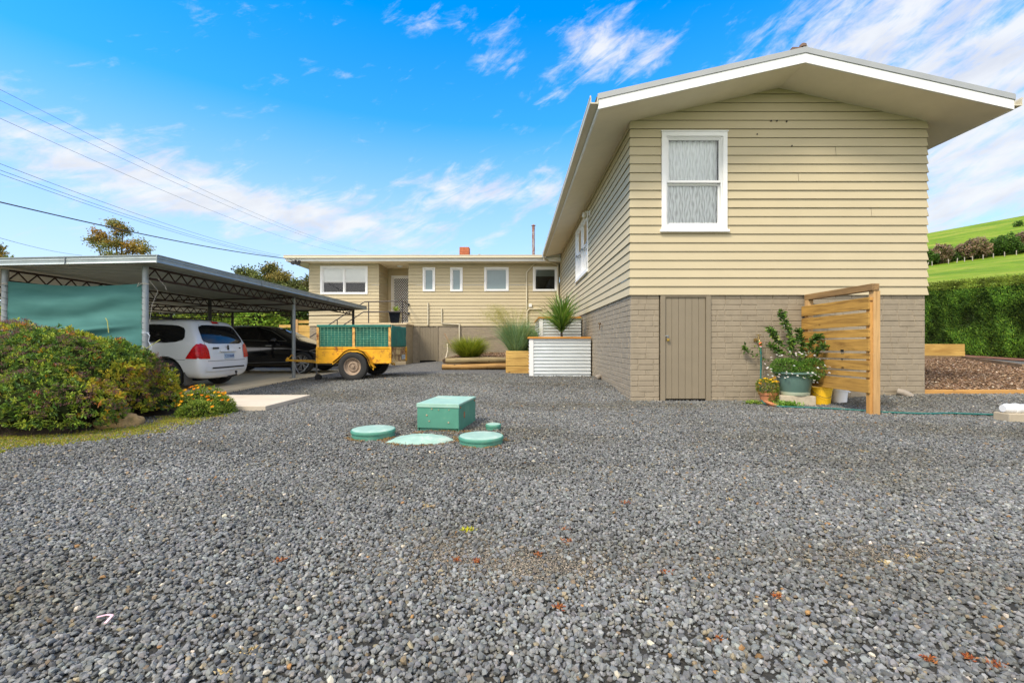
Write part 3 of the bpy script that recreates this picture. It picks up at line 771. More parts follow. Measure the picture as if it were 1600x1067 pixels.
# ---- shade cloth
cloth_m, nt, b = newmat('green_shade_cloth')
w = ND(nt, 'ShaderNodeTexWave', Scale=22.0, Distortion=0.6); w.bands_direction = 'Z'; nt.links.new(coords(nt), w.inputs['Vector'])
nn = ND(nt, 'ShaderNodeTexNoise', Scale=3.0, Detail=5.0); nt.links.new(coords(nt, (0.6, 1, 3)), nn.inputs['Vector'])
c = ramp(nt, nn.outputs[0], [(0.3, (0.040, 0.165, 0.150)), (0.7, (0.075, 0.235, 0.215))])
c = mixc(nt, 0.25, c, ramp(nt, w.outputs[0], [(0, (0.03, 0.14, 0.13)), (1, (0.11, 0.28, 0.26))]))
nt.links.new(c, b.inputs['Base Color']); b.inputs['Roughness'].default_value = 0.85
out = [q for q in nt.nodes if q.type == 'OUTPUT_MATERIAL'][0]
tr = ND(nt, 'ShaderNodeBsdfTranslucent'); nt.links.new(c, tr.inputs[0]); mx = nt.nodes.new('ShaderNodeMixShader'); mx.inputs[0].default_value = 0.2
nt.links.new(b.outputs[0], mx.inputs[1]); nt.links.new(tr.outputs[0], mx.inputs[2]); nt.links.new(mx.outputs[0], out.inputs[0])
cx0, cx1 = -8.17+0.05, -5.92-0.05
zt0 = 1+(536-440)*7.3/F; zt1 = 1+(536-443)*7.3/F; zb = 0.62
mb = MB(); nx, nz = 110, 60
for j in range(nz+1):
    for i in range(nx+1):
        s = i/nx; t = j/nz
        x = cx0+(cx1-cx0)*s; top = zt0+(zt1-zt0)*s-0.055*math.sin(math.pi*min(1, s*1.0))
        z = zb+(top-zb)*t
        edge = math.sin(math.pi*s)**0.4
        d = 0.022*math.sin(z*16+1.3*math.sin(s*5))*edge+0.045*math.exp(-((z-(1.18+0.22*(s-0.5)))/0.035)**2)*sm(0.3, 0.6, s)*(1-s)*2+0.02*math.exp(-((z-(0.98+0.2*(s-0.5)))/0.03)**2)*sm(0.3, 0.6, s)*(1-s)*2+0.01*noise.noise(Vector((x*3, 1.1, z*7)))
        mb.v.append((x, 7.29-d, z))
for j in range(nz):
    for i in range(nx):
        q = j*(nx+1)+i; mb.f.append((q, q+1, q+nx+2, q+nx+1))
cl = mb.build('shade_cloth', cloth_m, None, smooth=True, fix=False)
tag(cl, 'creased green shade cloth laced between the two front carport posts', 'shade cloth')
recentre(cl)
rope_m = M('pale_rope', (0.55, 0.5, 0.42), 0.8)
cordm = M('dark_cord', (0.05, 0.09, 0.08), 0.8)
for px, side in ((-8.17, 1), (-5.92, -1)):
    mb = MB(); z = 0.7
    pts = []
    while z < 1.93:
        for a in range(8):
            an = a/8*2*math.pi
            pts.append((px+0.05*math.cos(an)*1.0+side*0.012, 7.3-0.05*math.sin(an), z+a/8*0.10))
        z += 0.10
    mb.tube(pts, 0.0035, 4); mb.build('lacing', cordm, cl)
MB().lathe([(0.048, 0), (0.053, 0.008), (0.048, 0.016)], (-8.17, 7.3, 1.94), 14).build('rope_tie', rope_m, cl)
mb = MB(); mb.lathe([(0.048, 0), (0.053, 0.008), (0.048, 0.016)], (-5.92, 7.3, 1.94), 14)
mb.tube([(-5.97, 7.28, 1.95), (-6.03, 7.27, 1.90), (-6.0, 7.27, 1.97)], 0.006, 5)
mb.build('rope_tie', rope_m, cl)
mb = MB(); mb.tube([(-5.87, 7.28, 1.16), (-5.83, 7.27, 1.12), (-5.85, 7.27, 1.03), (-5.80, 7.27, 0.95), (-5.82, 7.27, 0.86), (-5.84, 7.27, 0.78)], 0.0055, 6)
mb.lathe([(0.048, 0), (0.052, 0.006), (0.048, 0.012)], (-5.92, 7.3, 1.16), 14)
o = mb.build('loose_cord', M('pale_blue_cord', (0.5, 0.56, 0.62), 0.6), None); tag(o, 'pale cord hanging from the corner post of the carport', 'cord'); recentre(o)
mb = MB(); mb.tube([(-5.89, 7.32, 2.02), (-5.80, 7.4, 1.85), (-5.86, 7.36, 1.62), (-5.88, 7.33, 1.35)], 0.003, 5); mb.tube([(-5.80, 7.4, 2.05), (-5.72, 7.45, 1.93), (-5.70, 7.45, 1.87)], 0.003, 5)
o = mb.build('thin_rope', rope_m, None); tag(o, 'thin frayed rope hanging under the carport beam behind the corner post', 'rope'); recentre(o)

# ================================================================ CARS
def loft_body(stations, sub=2):
    """stations: list of [ (x,y,z) * n ] half ring from underside centre to roof centre (y>=0). returns mesh verts/faces full"""
    n = len(stations[0]); V = []; Fc = []; idx = []
    for st in stations:
        row = []
        for (x, y, z) in st: V.append((x, y, z)); row.append(len(V)-1)
        for (x, y, z) in reversed(st[1:-1]): V.append((x, -y, z)); row.append(len(V)-1)
        idx.append(row)
    m = len(idx[0])
    for a, b in zip(idx[:-1], idx[1:]):
        for k in range(m): Fc.append((a[k], a[(k+1) % m], b[(k+1) % m], b[k]))
    for row, st, sgn in ((idx[0], stations[0], -1), (idx[-1], stations[-1], 1)):
        mids = {0: row[0], n-1: row[n-1]}
        for k in range(1, n-1):
            x, y, z = st[k]
            V.append((x+sgn*0.035, 0, z)); mids[k] = len(V)-1
        for k in range(n-1):
            L0, L1 = row[k], row[k+1]; R0 = row[(m-k) % m]; R1 = row[(m-k-1) % m]
            if k == 0:
                f1 = (mids[0], L1, mids[1]); f2 = (mids[0], mids[1], R1)
            elif k == n-2:
                f1 = (L0, mids[n-1], mids[k]); f2 = (mids[k], mids[n-1], R0)
            else:
                f1 = (L0, L1, mids[k+1], mids[k]); f2 = (mids[k], mids[k+1], R1, R0)
            Fc += [f1, f2]
    return V, Fc
def eval_mesh(o):
    dg = bpy.context.evaluated_depsgraph_get(); dg.update()
    e = o.evaluated_get(dg)
    return bpy.data.meshes.new_from_object(e)
def car_body(root, stations, mat, arches, name='body', archr=0.36):
    V, Fc = loft_body(stations)
    b = MB(); b.v = V; b.f = Fc
    o = b.build(name, mat, root, smooth=True, local=True)
    ss = o.modifiers.new('s', 'SUBSURF'); ss.levels = 3; ss.render_levels = 3
    me = eval_mesh(o); o.modifiers.clear(); o.data = me
    bvh = BVHTree.FromPolygons([v.co.copy() for v in me.vertices], [tuple(p.vertices) for p in me.polygons])
    for (ax, side) in arches:
        c = MB(); 
        T = Matrix.Translation((ax, side*0.86, 0.33)) @ Matrix.Rotation(R(90), 4, 'X')
        c.lathe([(archr, -0.26), (archr, 0.26)], (0, 0, 0), 40, M=T)
        co = c.build('cutter', void, root, local=True)
        bo = o.modifiers.new('b', 'BOOLEAN'); bo.operation = 'DIFFERENCE'; bo.object = co; bo.solver = 'EXACT'
        me = eval_mesh(o); o.modifiers.clear(); o.data = me
        bpy.data.objects.remove(co)
    if len(me.materials) == 0: me.materials.append(mat)
    for p in me.polygons: p.material_index = 0
    me.polygons.foreach_set('use_smooth', [True]*len(me.polygons)); me.set_sharp_from_angle(angle=R(38))
    return o, bvh
def chaikin(p, n=2, r=0.25):
    for _ in range(n):
        q = []
        for i in range(len(p)):
            a = Vector(p[i]); b = Vector(p[(i+1) % len(p)])
            q += [a.lerp(b, r), a.lerp(b, 1-r)]
        p = q
    return [tuple(v) for v in p]
def patch(bvh, poly, axis, sgn, off=0.006, rings=7, dens=6):
    """project a convex 2D outline on the body. axis 'y': poly=(x,z), from side sgn; 'x': poly=(y,z)"""
    pts = []
    for i in range(len(poly)):
        a = Vector(poly[i]); b = Vector(poly[(i+1) % len(poly)])
        k = max(1, int((b-a).length/0.06))
        for j in range(k): pts.append(a.lerp(b, j/k))
    c = sum(pts, Vector((0, 0)))/len(pts)
    grid = []
    for r in range(rings+1):
        t = r/rings
        for p in pts: grid.append(c.lerp(p, max(t, 0.02)))
    vs = []
    last = None
    for g in grid:
        if axis == 'y': o = Vector((g[0], sgn*3, g[1])); d = Vector((0, -sgn, 0))
        elif axis == 'z': o = Vector((g[0], g[1], 4)); d = Vector((0, 0, -1))
        else: o = Vector((sgn*8, g[0], g[1])); d = Vector((-sgn, 0, 0))
        h = bvh.ray_cast(o, d)
        if h[0] is None:
            vs.append(None); continue
        nrm = h[1] if h[1].dot(d) < 0 else -h[1]
        vs.append(h[0]+nrm*off)
    good = [v for v in vs if v is not None]
    vs = [v if v is not None else min(good, key=lambda q: (q-good[0]).length) for v in vs]
    n = len(pts); fs = []
    for r in range(rings):
        for k in range(n): fs.append((r*n+k, r*n+(k+1) % n, (r+1)*n+(k+1) % n, (r+1)*n+k))
    fs.append(tuple(range(n)))
    m = MB(); m.add(vs, fs); return m
def strip(bvh, line, axis, sgn, w, off=0.004):
    """thin projected band along a polyline"""
    m = MB()
    pts = []
    for a, b in zip(line[:-1], line[1:]):
        a = Vector(a); b = Vector(b); k = max(1, int((b-a).length/0.05))
        for j in range(k): pts.append(a.lerp(b, j/k))
    pts.append(Vector(line[-1])); vs = []
    for i, p in enumerate(pts):
        t = (pts[min(i+1, len(pts)-1)]-pts[max(i-1, 0)]).normalized(); nn_ = Vector((-t.y, t.x))*w/2
        for q in (p-nn_, p+nn_):
            if axis == 'y': o = Vector((q[0], sgn*3, q[1])); d = Vector((0, -sgn, 0))
            else: o = Vector((sgn*8, q[0], q[1])); d = Vector((-sgn, 0, 0))
            h = bvh.ray_cast(o, d)
            if h[0] is None: vs.append(vs[-1] if vs else Vector((0, 0, 0.5))); continue
            nrm = h[1] if h[1].dot(d) < 0 else -h[1]
            vs.append(h[0]+nrm*off)
    m.add(vs, [(2*i, 2*i+1, 2*i+3, 2*i+2) for i in range(len(pts)-1)])
    return m
alloy = M('alloy_rim', (0.55, 0.55, 0.56), 0.3, metal=0.8, var=0.05, bmp=0.02)
def wheel(root, x, y, zc, r, w, side, spokes=7, rimmat=alloy, local=True, split=True, rr=0.66):
    """side=+1: outer face towards +y"""
    T = Matrix.Translation((x, y, zc)) @ Matrix.Rotation(R(-90*side), 4, 'X')
    t = MB(); ri = r*rr
    t.lathe([(ri, -w/2), (r*0.93, -w/2), (r*0.985, -w/2+0.018), (r, -w/2+0.035), (r, w/2-0.035), (r*0.985, w/2-0.018), (r*0.93, w/2), (ri+0.012, w/2+0.002), (ri, w/2-0.008)], (0, 0, 0), 48, M=T, cap=False)
    tr_ = t.build('wheel', rubber, root, local=local, auto=30)
    g = MB()
    g.lathe([(ri, -w/2), (ri*0.97, -w/2+0.02), (ri*0.94, 0.0), (ri*0.95, w/2-0.012), (ri, w/2-0.004)], (0, 0, 0), 40, M=T, cap=False)
    g.lathe([(0.0, w/2-0.03), (0.045, w/2-0.032), (0.055, w/2-0.045), (0.055, w/2-0.07)], (0, 0, 0), 20, M=T, cap=False)
    for k in range(spokes):
        for dd in ((-0.10, 0.10) if split else (0,)):
            a = 2*math.pi*k/spokes
            p0 = Vector((math.cos(a)*0.04, math.sin(a)*0.04, w/2-0.045)); p1 = Vector((math.cos(a+dd*1.6)*ri*0.96, math.sin(a+dd*1.6)*ri*0.96, w/2-0.02))
            q = MB(); q.beam(p0, p1, 0.026 if split else 0.05, 0.018, up=(0, 0, 1)); g.add([T @ Vector(v) for v in q.v], q.f)
    rim = g.build('rim', rimmat, tr_, local=True, auto=35)
    d = MB(); d.lathe([(0.0, 0.0), (0.13, 0), (0.13, 0.012), (0, 0.012)], (0, 0, 0), 24, M=T); d.lathe([(ri*0.93, -0.02), (0.0, -0.025)], (0, 0, 0), 24, M=T, cap=False); d.build('brake_disc', M('brake_steel', (0.05, 0.05, 0.05), 0.5, metal=0.5), rim, local=True)
    return tr_
def text_mesh(name, s, size, mat, parent, Mx, depth=0.002, bold=False):
    cu = bpy.data.curves.new(name, 'FONT'); cu.body = s; cu.size = size; cu.extrude = depth; cu.align_x = 'CENTER'; cu.align_y = 'CENTER'
    if bold: cu.offset = size*0.02
    o = bpy.data.objects.new(name+'_c', cu); COL.objects.link(o)
    me = eval_mesh(o); bpy.data.objects.remove(o)
    me.transform(Mx); me.materials.clear(); me.materials.append(mat); me.name = name
    ob = bpy.data.objects.new(name, me); COL.objects.link(ob); ob.parent = parent
    OFF[ob.name] = Vector((0, 0, 0))
    return ob

# ---------- white wagon. local: x forward from rear bumper, y left, z up
carwhite = M('white_car_paint', (0.76, 0.76, 0.74), 0.28, var=0.02, bmp=0.0, coat=0.6, dirt=(0.64, 0.61, 0.54), dirt_amt=0.3, dirt_s=2)
carblack = M('black_car_paint', (0.006, 0.006, 0.008), 0.12, var=0.02, bmp=0.0, coat=1.0)
darktrim = M('dark_trim', (0.02, 0.02, 0.02), 0.5, bmp=0.05)
chrome = M('chrome', (0.75, 0.75, 0.75), 0.12, metal=1.0, var=0, bmp=0)
redlens = M('red_lens', (0.55, 0.006, 0.008), 0.25, var=0.35, vs=14, bmp=0, coat=0.15, spec=0.3)
tint = M('dark_tinted_glass', (0.010, 0.010, 0.010), 0.05, var=0, bmp=0, spec=0.35)
def ws(xs, ys, zs): return list(zip(xs, ys, zs))
car = thing('white_wagon', 'white station wagon parked under the carport with its tailgate facing the gravel', 'car', (-6.13, 9.74, SLZ), rz=math.pi)
z_ = [0.24, 0.22, 0.30, 0.58, 0.80, 0.955, 1.31, 1.365, 1.40]
st = [
 ws([0.10, 0.10, 0.03, 0.00, 0.04, 0.08, 0.28, 0.35, 0.35], [0, .58, .76, .81, .80, .76, .62, .55, 0], [0.22, 0.20, 0.27, 0.54, 0.80, 0.955, 1.33, 1.385, 1.395]),
 ws([0.16, 0.16, 0.10, 0.08, 0.12, 0.16, 0.37, 0.44, 0.46], [0, .62, .82, .865, .85, .82, .67, .60, 0], [0.21, 0.19, 0.27, 0.56, 0.80, 0.955, 1.345, 1.40, 1.415]),
 ws([0.50]*9, [0, .64, .835, .875, .87, .85, .70, .62, 0], [0.24, 0.22, 0.30, 0.58, 0.80, 0.955, 1.35, 1.405, 1.425]),
 ws([1.30]*9, [0, .66, .835, .875, .875, .855, .71, .63, 0], [0.22, 0.20, 0.28, 0.56, 0.80, 0.955, 1.34, 1.395, 1.43]),
 ws([2.20]*9, [0, .66, .835, .875, .875, .855, .71, .63, 0], [0.22, 0.20, 0.28, 0.56, 0.80, 0.945, 1.34, 1.395, 1.43]),
 ws([2.55, 2.55, 2.55, 2.55, 2.6, 2.7, 2.72, 2.70, 2.62], [0, .66, .835, .875, .87, .84, .66, .56, 0], [0.22, 0.20, 0.28, 0.56, 0.80, 0.935, 1.29, 1.335, 1.375]),
 ws([3.15, 3.15, 3.15, 3.15, 3.20, 3.30, 3.34, 3.36, 3.30], [0, .66, .83, .87, .86, .81, .73, .60, 0], [0.22, 0.20, 0.28, 0.56, 0.80, 0.91, 0.955, 0.98, 1.03]),
 ws([3.85]*9, [0, .64, .81, .85, .82, .76, .66, .50, 0], [0.22, 0.20, 0.28, 0.55, 0.74, 0.81, 0.84, 0.86, 0.88]),
 ws([4.25, 4.25, 4.27, 4.30, 4.24, 4.18, 4.14, 4.12, 4.12], [0, .54, .68, .70, .64, .58, .50, .40, 0], [0.24, 0.22, 0.28, 0.48, 0.64, 0.68, 0.70, 0.71, 0.72]),
]
body, bv = car_body(car, st, carwhite, [(0.70, 1), (0.70, -1), (3.42, 1), (3.42, -1)], archr=0.345)
for sgn in (1, -1):
    patch(bv, chaikin([(0.33, 0.94), (0.40, 1.28), (1.30, 1.31), (1.46, 0.925)], 2, 0.18), 'y', sgn).build('side_window', tint, car, local=True, smooth=True, fix=False)
    patch(bv, chaikin([(1.56, 0.925), (1.39, 1.30), (2.02, 1.31), (2.10, 0.92)], 2, 0.1), 'y', sgn).build('side_window', tint, car, local=True, smooth=True, fix=False)
    patch(bv, chaikin([(2.17, 0.92), (2.09, 1.31), (2.55, 1.27), (3.02, 0.95)], 2, 0.1), 'y', sgn).build('side_window', tint, car, local=True, smooth=True, fix=False)
    strip(bv, [(0.30, 0.60), (0.52, 0.61), (0.66, 0.67)], 'y', sgn, 0.007, 0.002).build('panel_gap', darktrim, car, local=True, fix=False)
    strip(bv, [(1.42, 0.98), (1.38, 0.62), (1.25, 0.35)], 'y', sgn, 0.008, 0.002).build('panel_gap', darktrim, car, local=True, fix=False)
    strip(bv, [(2.13, 0.99), (2.13, 0.35)], 'y', sgn, 0.008, 0.002).build('panel_gap', darktrim, car, local=True, fix=False)
    # tail lamp wraps the corner: side piece and rear piece
    patch(bv, [(0.13, 0.91), (0.29, 0.625), (0.04, 0.615), (0.045, 0.70), (0.085, 0.90)], 'y', sgn, 0.010).build('tail_lamp', redlens, car, local=True, smooth=True, fix=False)
    patch(bv, [(sgn*0.61, 0.885), (sgn*0.74, 0.925), (sgn*0.795, 0.80), (sgn*0.812, 0.620), (sgn*0.565, 0.612), (sgn*0.575, 0.78)], 'x', -1, 0.011).build('tail_lamp', redlens, car, local=True, smooth=True, fix=False)
    MB().tube([(0.70, sgn*0.575, 1.385), (0.82, sgn*0.585, 1.44), (1.5, sgn*0.60, 1.465), (2.1, sgn*0.60, 1.46), (2.3, sgn*0.575, 1.40)], 0.019, 8).build('roof_rail', darktrim, car, local=True, auto=50)
    if sgn > 0: fl = MB(); fl.box(0.33, 0.345, sgn*0.72-0.11, sgn*0.72+0.11, 0.10, 0.36); fl.build('mud_flap', M('grey_flap', (0.09, 0.085, 0.075), 0.8), car, local=True)
patch(bv, chaikin([(0.665, 0.915), (0.565, 1.30), (-0.565, 1.30), (-0.665, 0.915)], 2, 0.13), 'x', -1, 0.006).build('rear_window', tint, car, local=True, smooth=True, fix=False)
strip(bv, [(-0.645, 0.60), (-0.62, 0.95), (-0.52, 1.30)], 'x', -1, 0.007, 0.002).build('tailgate_gap', darktrim, car, local=True, fix=False)
strip(bv, [(0.645, 0.60), (0.62, 0.95), (0.52, 1.30)], 'x', -1, 0.007, 0.002).build('tailgate_gap', darktrim, car, local=True, fix=False)
strip(bv, [(-0.62, 0.565), (0.62, 0.565)], 'x', -1, 0.012, 0.002).build('tailgate_gap', M('gap_grey', (0.2, 0.2, 0.19), 0.6), car, local=True, fix=False)
patch(bv, [(-0.11, 1.335), (-0.10, 1.375), (0.10, 1.375), (0.11, 1.335)], 'x', -1, 0.014).build('brake_light', redlens, car, local=True, fix=False)
patch(bv, chaikin([(0.66, 0.36), (0.66, 0.485), (-0.66, 0.485), (-0.66, 0.36)], 1, 0.1), 'x', -1, 0.018).build('bumper_pad', carwhite, car, local=True, smooth=True, fix=False)
strip(bv, [(-0.56, 0.425), (0.52, 0.425)], 'x', -1, 0.03, 0.024).build('bumper_strip', darktrim, car, local=True, fix=False)
mb = MB(); mb.box(-0.025, 0.05, -0.27, 0.27, 0.745, 0.772); mb.build('tailgate_handle', carwhite, car, bevel=0.01, local=True)
PR = Matrix(((0, 0, -1, 0), (-1, 0, 0, 0), (0, 1, 0, 0), (0, 0, 0, 1)))      # text x -> -y, text y -> z, faces -x
mb = MB(); mb.box(-0.022, -0.008, -0.185, 0.145, 0.605, 0.715); pl = mb.build('number_plate', M('pale_blue_plate', (0.45, 0.56, 0.66), 0.4, var=0.04), car, bevel=0.003, local=True)
text_mesh('plate_text', 'CO16AK', 0.082, M('plate_blue', (0.03, 0.07, 0.20), 0.5), pl, Matrix.Translation((-0.0235, -0.02, 0.66)) @ PR, 0.001, True)
text_mesh('badge_text', 'PEUGEOT', 0.042, darktrim, car, Matrix.Translation((0.015, 0.37, 0.825)) @ PR, 0.008, True)
text_mesh('badge_text', 'HDi', 0.035, darktrim, car, Matrix.Translation((0.035, -0.46, 0.82)) @ PR, 0.008, True)
# small upright beast emblem
em = [(0, -0.05), (0.012, -0.05), (0.02, -0.02), (0.03, -0.05), (0.042, -0.05), (0.034, -0.01), (0.025, 0.015), (0.03, 0.045), (0.01, 0.055), (-0.02, 0.045), (-0.018, 0.035), (0.0, 0.03), (-0.022, 0.018), (-0.022, 0.008), (0.0, 0.01), (-0.01, -0.02)]
mb = MB(); mb.prism([(0.012, -q[0]+0.0, 0.835+q[1]) for q in em], (-0.012, 0, 0)); mb.build('emblem', darktrim, car, local=True)
mb = MB(); mb.beam((0.10, -0.10, 0.20), (-0.12, -0.10, 0.25), 0.05, 0.03); mb.lathe([(0.012, 0), (0.012, 0.03), (0.025, 0.045), (0.025, 0.065), (0.01, 0.08)], (-0.11, -0.10, 0.26), 12); mb.build('tow_bar', darktrim, car, local=True)
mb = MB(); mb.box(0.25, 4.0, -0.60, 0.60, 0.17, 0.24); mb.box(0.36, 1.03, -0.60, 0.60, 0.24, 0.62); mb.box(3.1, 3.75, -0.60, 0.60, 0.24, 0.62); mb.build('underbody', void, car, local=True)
patch(bv, chaikin([(-0.62, 1.02), (-0.50, 1.30), (0.50, 1.30), (0.62, 1.02)], 1, 0.1), 'x', 1, 0.006).build('windscreen', tint, car, local=True, smooth=True, fix=False)
for sgn in (1, -1):
    wheel(car, 0.70, sgn*0.775, 0.305, 0.305, 0.19, sgn, 5, split=False); wheel(car, 3.42, sgn*0.775, 0.305, 0.305, 0.19, sgn, 5, split=False)
    patch(bv, [(sgn*0.42, 0.60), (sgn*0.62, 0.66), (sgn*0.60, 0.56), (sgn*0.44, 0.52)], 'x', 1, 0.006).build('headlamp', chrome, car, local=True, fix=False)
    m = MB(); m.lathe([(0.0, -0.10), (0.06, -0.08), (0.075, 0), (0.05, 0.06), (0, 0.07)], (2.85, sgn*0.95, 1.0), 14); m.build('door_mirror', carwhite, car, local=True, smooth=True)

# ---------- black hatch. heading +x
car2 = thing('black_hatchback', 'glossy black hatchback with thin chrome window trim parked under the carport', 'car', (-9.98, 14.72, SLZ))
st = [
 ws([0.10, 0.10, 0.05, 0.02, 0.06, 0.12, 0.40, 0.48, 0.50], [0, .58, .74, .80, .80, .76, .60, .50, 0], [0.32, 0.30, 0.36, 0.62, 0.88, 1.02, 1.33, 1.38, 1.40]),
 ws([0.20, 0.20, 0.15, 0.12, 0.18, 0.24, 0.60, 0.70, 0.75], [0, .62, .84, .90, .88, .84, .66, .56, 0], [0.26, 0.24, 0.32, 0.60, 0.88, 1.03, 1.36, 1.42, 1.44]),
 ws([0.9]*9, [0, .66, .87, .915, .90, .87, .69, .59, 0], [0.22, 0.20, 0.28, 0.60, 0.86, 1.02, 1.40, 1.455, 1.48]),
 ws([1.7]*9, [0, .66, .87, .915, .90, .87, .70, .60, 0], [0.22, 0.20, 0.27, 0.58, 0.84, 0.99, 1.425, 1.48, 1.505]),
 ws([2.15]*9, [0, .66, .87, .915, .90, .87, .70, .60, 0], [0.22, 0.20, 0.27, 0.58, 0.83, 0.975, 1.41, 1.465, 1.49]),
 ws([2.55, 2.55, 2.55, 2.55, 2.55, 2.6, 2.50, 2.48, 2.42], [0, .66, .87, .91, .90, .865, .69, .60, 0], [0.22, 0.20, 0.27, 0.58, 0.83, 0.96, 1.33, 1.385, 1.43]),
 ws([3.10, 3.10, 3.10, 3.10, 3.12, 3.20, 3.12, 3.10, 3.02], [0, .66, .86, .905, .89, .85, .755, .64, 0], [0.22, 0.20, 0.27, 0.58, 0.83, 0.945, 1.01, 1.06, 1.13]),
 ws([3.60, 3.60, 3.60, 3.60, 3.60, 3.60, 3.55, 3.52, 3.48], [0, .64, .85, .895, .87, .82, .74, .60, 0], [0.22, 0.20, 0.27, 0.58, 0.80, 0.90, 0.945, 0.97, 1.0]),
 ws([4.10, 4.10, 4.12, 4.12, 4.08, 4.04, 4.0, 4.0, 4.0], [0, .60, .78, .83, .79, .72, .62, .48, 0], [0.22, 0.20, 0.26, 0.55, 0.74, 0.81, 0.84, 0.86, 0.88]),
 ws([4.33, 4.33, 4.38, 4.40, 4.34, 4.28, 4.24, 4.22, 4.22], [0, .44, .56, .60, .58, .52, .46, .36, 0], [0.26, 0.24, 0.28, 0.50, 0.66, 0.72, 0.75, 0.76, 0.77]),
]
body2, bv2 = car_body(car2, st, carblack, [(0.86, 1), (0.86, -1), (3.50, 1), (3.50, -1)], archr=0.375)
for sgn in (1, -1):
    patch(bv2, chaikin([(0.62, 1.10), (0.90, 1.33), (1.35, 1.385), (1.38, 1.06)], 2, 0.15), 'y', sgn).build('side_window', tint, car2, local=True, smooth=True, fix=False)
    patch(bv2, chaikin([(1.44, 1.055), (1.42, 1.39), (1.95, 1.40), (2.15, 1.37), (2.15, 1.035)], 2, 0.08), 'y', sgn).build('side_window', tint, car2, local=True, smooth=True, fix=False)
    patch(bv2, chaikin([(2.20, 1.03), (2.20, 1.36), (2.42, 1.31), (2.98, 1.02)], 2, 0.08), 'y', sgn).build('side_window', tint, car2, local=True, smooth=True, fix=False)
    strip(bv2, [(0.62, 1.12), (0.90, 1.355), (1.40, 1.415), (1.95, 1.425), (2.2, 1.385), (2.5, 1.30), (3.02, 1.00)], 'y', sgn, 0.018, 0.006).build('chrome_trim', chrome, car2, local=True, fix=False)
    strip(bv2, [(0.62, 1.075), (1.4, 1.025), (2.2, 1.0), (3.02, 0.985)], 'y', sgn, 0.016, 0.006).build('chrome_trim', chrome, car2, local=True, fix=False)
    for xx in (1.40, 2.28): strip(bv2, [(xx, 1.02), (xx-0.03, 0.6), (xx+0.02, 0.36)], 'y', sgn, 0.007, 0.002).build('panel_gap', void, car2, local=True, fix=False)
    for xx in (1.52, 2.42):
        mb = MB(); mb.box(xx, xx+0.17, sgn*0.895-0.012, sgn*0.895+0.025, 0.84, 0.865); mb.build('door_handle', chrome, car2, bevel=0.006, local=True)
    m = MB(); T = Matrix.Translation((2.72, sgn*1.0, 1.03)) @ Matrix.Diagonal((0.8, 1.2, 0.9, 1)); m.lathe([(0.0, -0.07), (0.075, -0.055), (0.09, 0.0), (0.07, 0.055), (0, 0.07)], (0, 0, 0), 16, M=T); m.build('door_mirror', carblack, car2, local=True, smooth=True)
    m = MB(); m.box(2.71, 2.80, sgn*1.0-0.08, sgn*1.0+0.08, 0.985, 0.995); m.build('mirror_trim', chrome, car2, local=True)
    strip(bv2, [(0.6, 0.36), (2.0, 0.33), (3.1, 0.36)], 'y', sgn, 0.02, 0.004).build('sill_strip', chrome if sgn > 0 else M('sill_grey', (0.15, 0.15, 0.15), 0.3), car2, local=True, fix=False)
    patch(bv2, [(sgn*0.40, 0.69), (sgn*0.60, 0.74), (sgn*0.66, 0.70), (sgn*0.56, 0.62)], 'x', 1, 0.008).build('headlamp', M('lamp_glass', (0.5, 0.53, 0.58), 0.1, metal=0.6), car2, local=True, fix=False)
    patch(bv2, [(3.98, 0.76), (4.22, 0.74), (4.26, 0.67), (4.08, 0.69)], 'y', sgn, 0.008).build('headlamp', M('lamp_glass', (0.5, 0.53, 0.58), 0.1, metal=0.6), car2, local=True, fix=False)
    for xx in (0.86, 3.50): wheel(car2, xx, sgn*0.80, 0.335, 0.335, 0.21, sgn, 7, rr=0.70)
# windscreen and bonnet edge
patch(bv2, chaikin([(3.04, -0.66), (2.50, -0.54), (2.50, 0.54), (3.04, 0.66)], 1, 0.08), 'z', 1, 0.006).build('windscreen', M('windscreen_glass', (0.03, 0.035, 0.035), 0.02, var=0, bmp=0, spec=1.0), car2, local=True, smooth=True, fix=False)
patch(bv2, chaikin([(0.62, 1.12), (0.50, 1.34), (-0.50, 1.34), (-0.62, 1.12)], 1, 0.1), 'x', -1, 0.006).build('rear_window', tint, car2, local=True, smooth=True, fix=False)
patch(bv2, [(-0.36, 0.46), (-0.30, 0.62), (0.30, 0.62), (0.36, 0.46)], 'x', 1, 0.008).build('grille', darktrim, car2, local=True, fix=False)
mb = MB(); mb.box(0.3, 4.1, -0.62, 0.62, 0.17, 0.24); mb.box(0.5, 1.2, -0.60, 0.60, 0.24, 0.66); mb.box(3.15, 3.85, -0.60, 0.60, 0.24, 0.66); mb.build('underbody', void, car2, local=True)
mb = MB(); mb.box(3.14, 3.155, -0.82, -0.6, 0.1, 0.3); mb.build('mud_flap', blackp, car2, local=True)

# ================================================================ TRAILER
yel = M('yellow_trailer_paint', (0.68, 0.35, 0.010), 0.55, var=0.18, vs=5, bmp=0.15, dirt=(0.22, 0.075, 0.015), dirt_amt=0.535, dirt_s=7)
rusty = M('rusty_yellow_steel', (0.62, 0.36, 0.10), 0.75, var=0.3, vs=14, bmp=0.4, dirt=(0.24, 0.075, 0.02), dirt_amt=0.56, dirt_s=12)
canvas = M('green_trailer_canvas', (0.012, 0.15, 0.115), 0.8, var=0.25, vs=2.5, bmp=0.3, bs=12, dirt=(0.02, 0.10, 0.10), dirt_amt=0.4, dirt_s=3, bdist=0.02)
TX0, TX1, TY0, TY1, TZ0, TZ1, TZ2 = -4.75, -2.97, 10.92, 12.45, 0.53, 0.885, 1.435
tw = gz(-3.8, 11.6)
trl = thing('box_trailer', 'rusty yellow box trailer with green canvas over its mesh cage', 'trailer', ((TX0+TX1)/2, 11.68, tw))
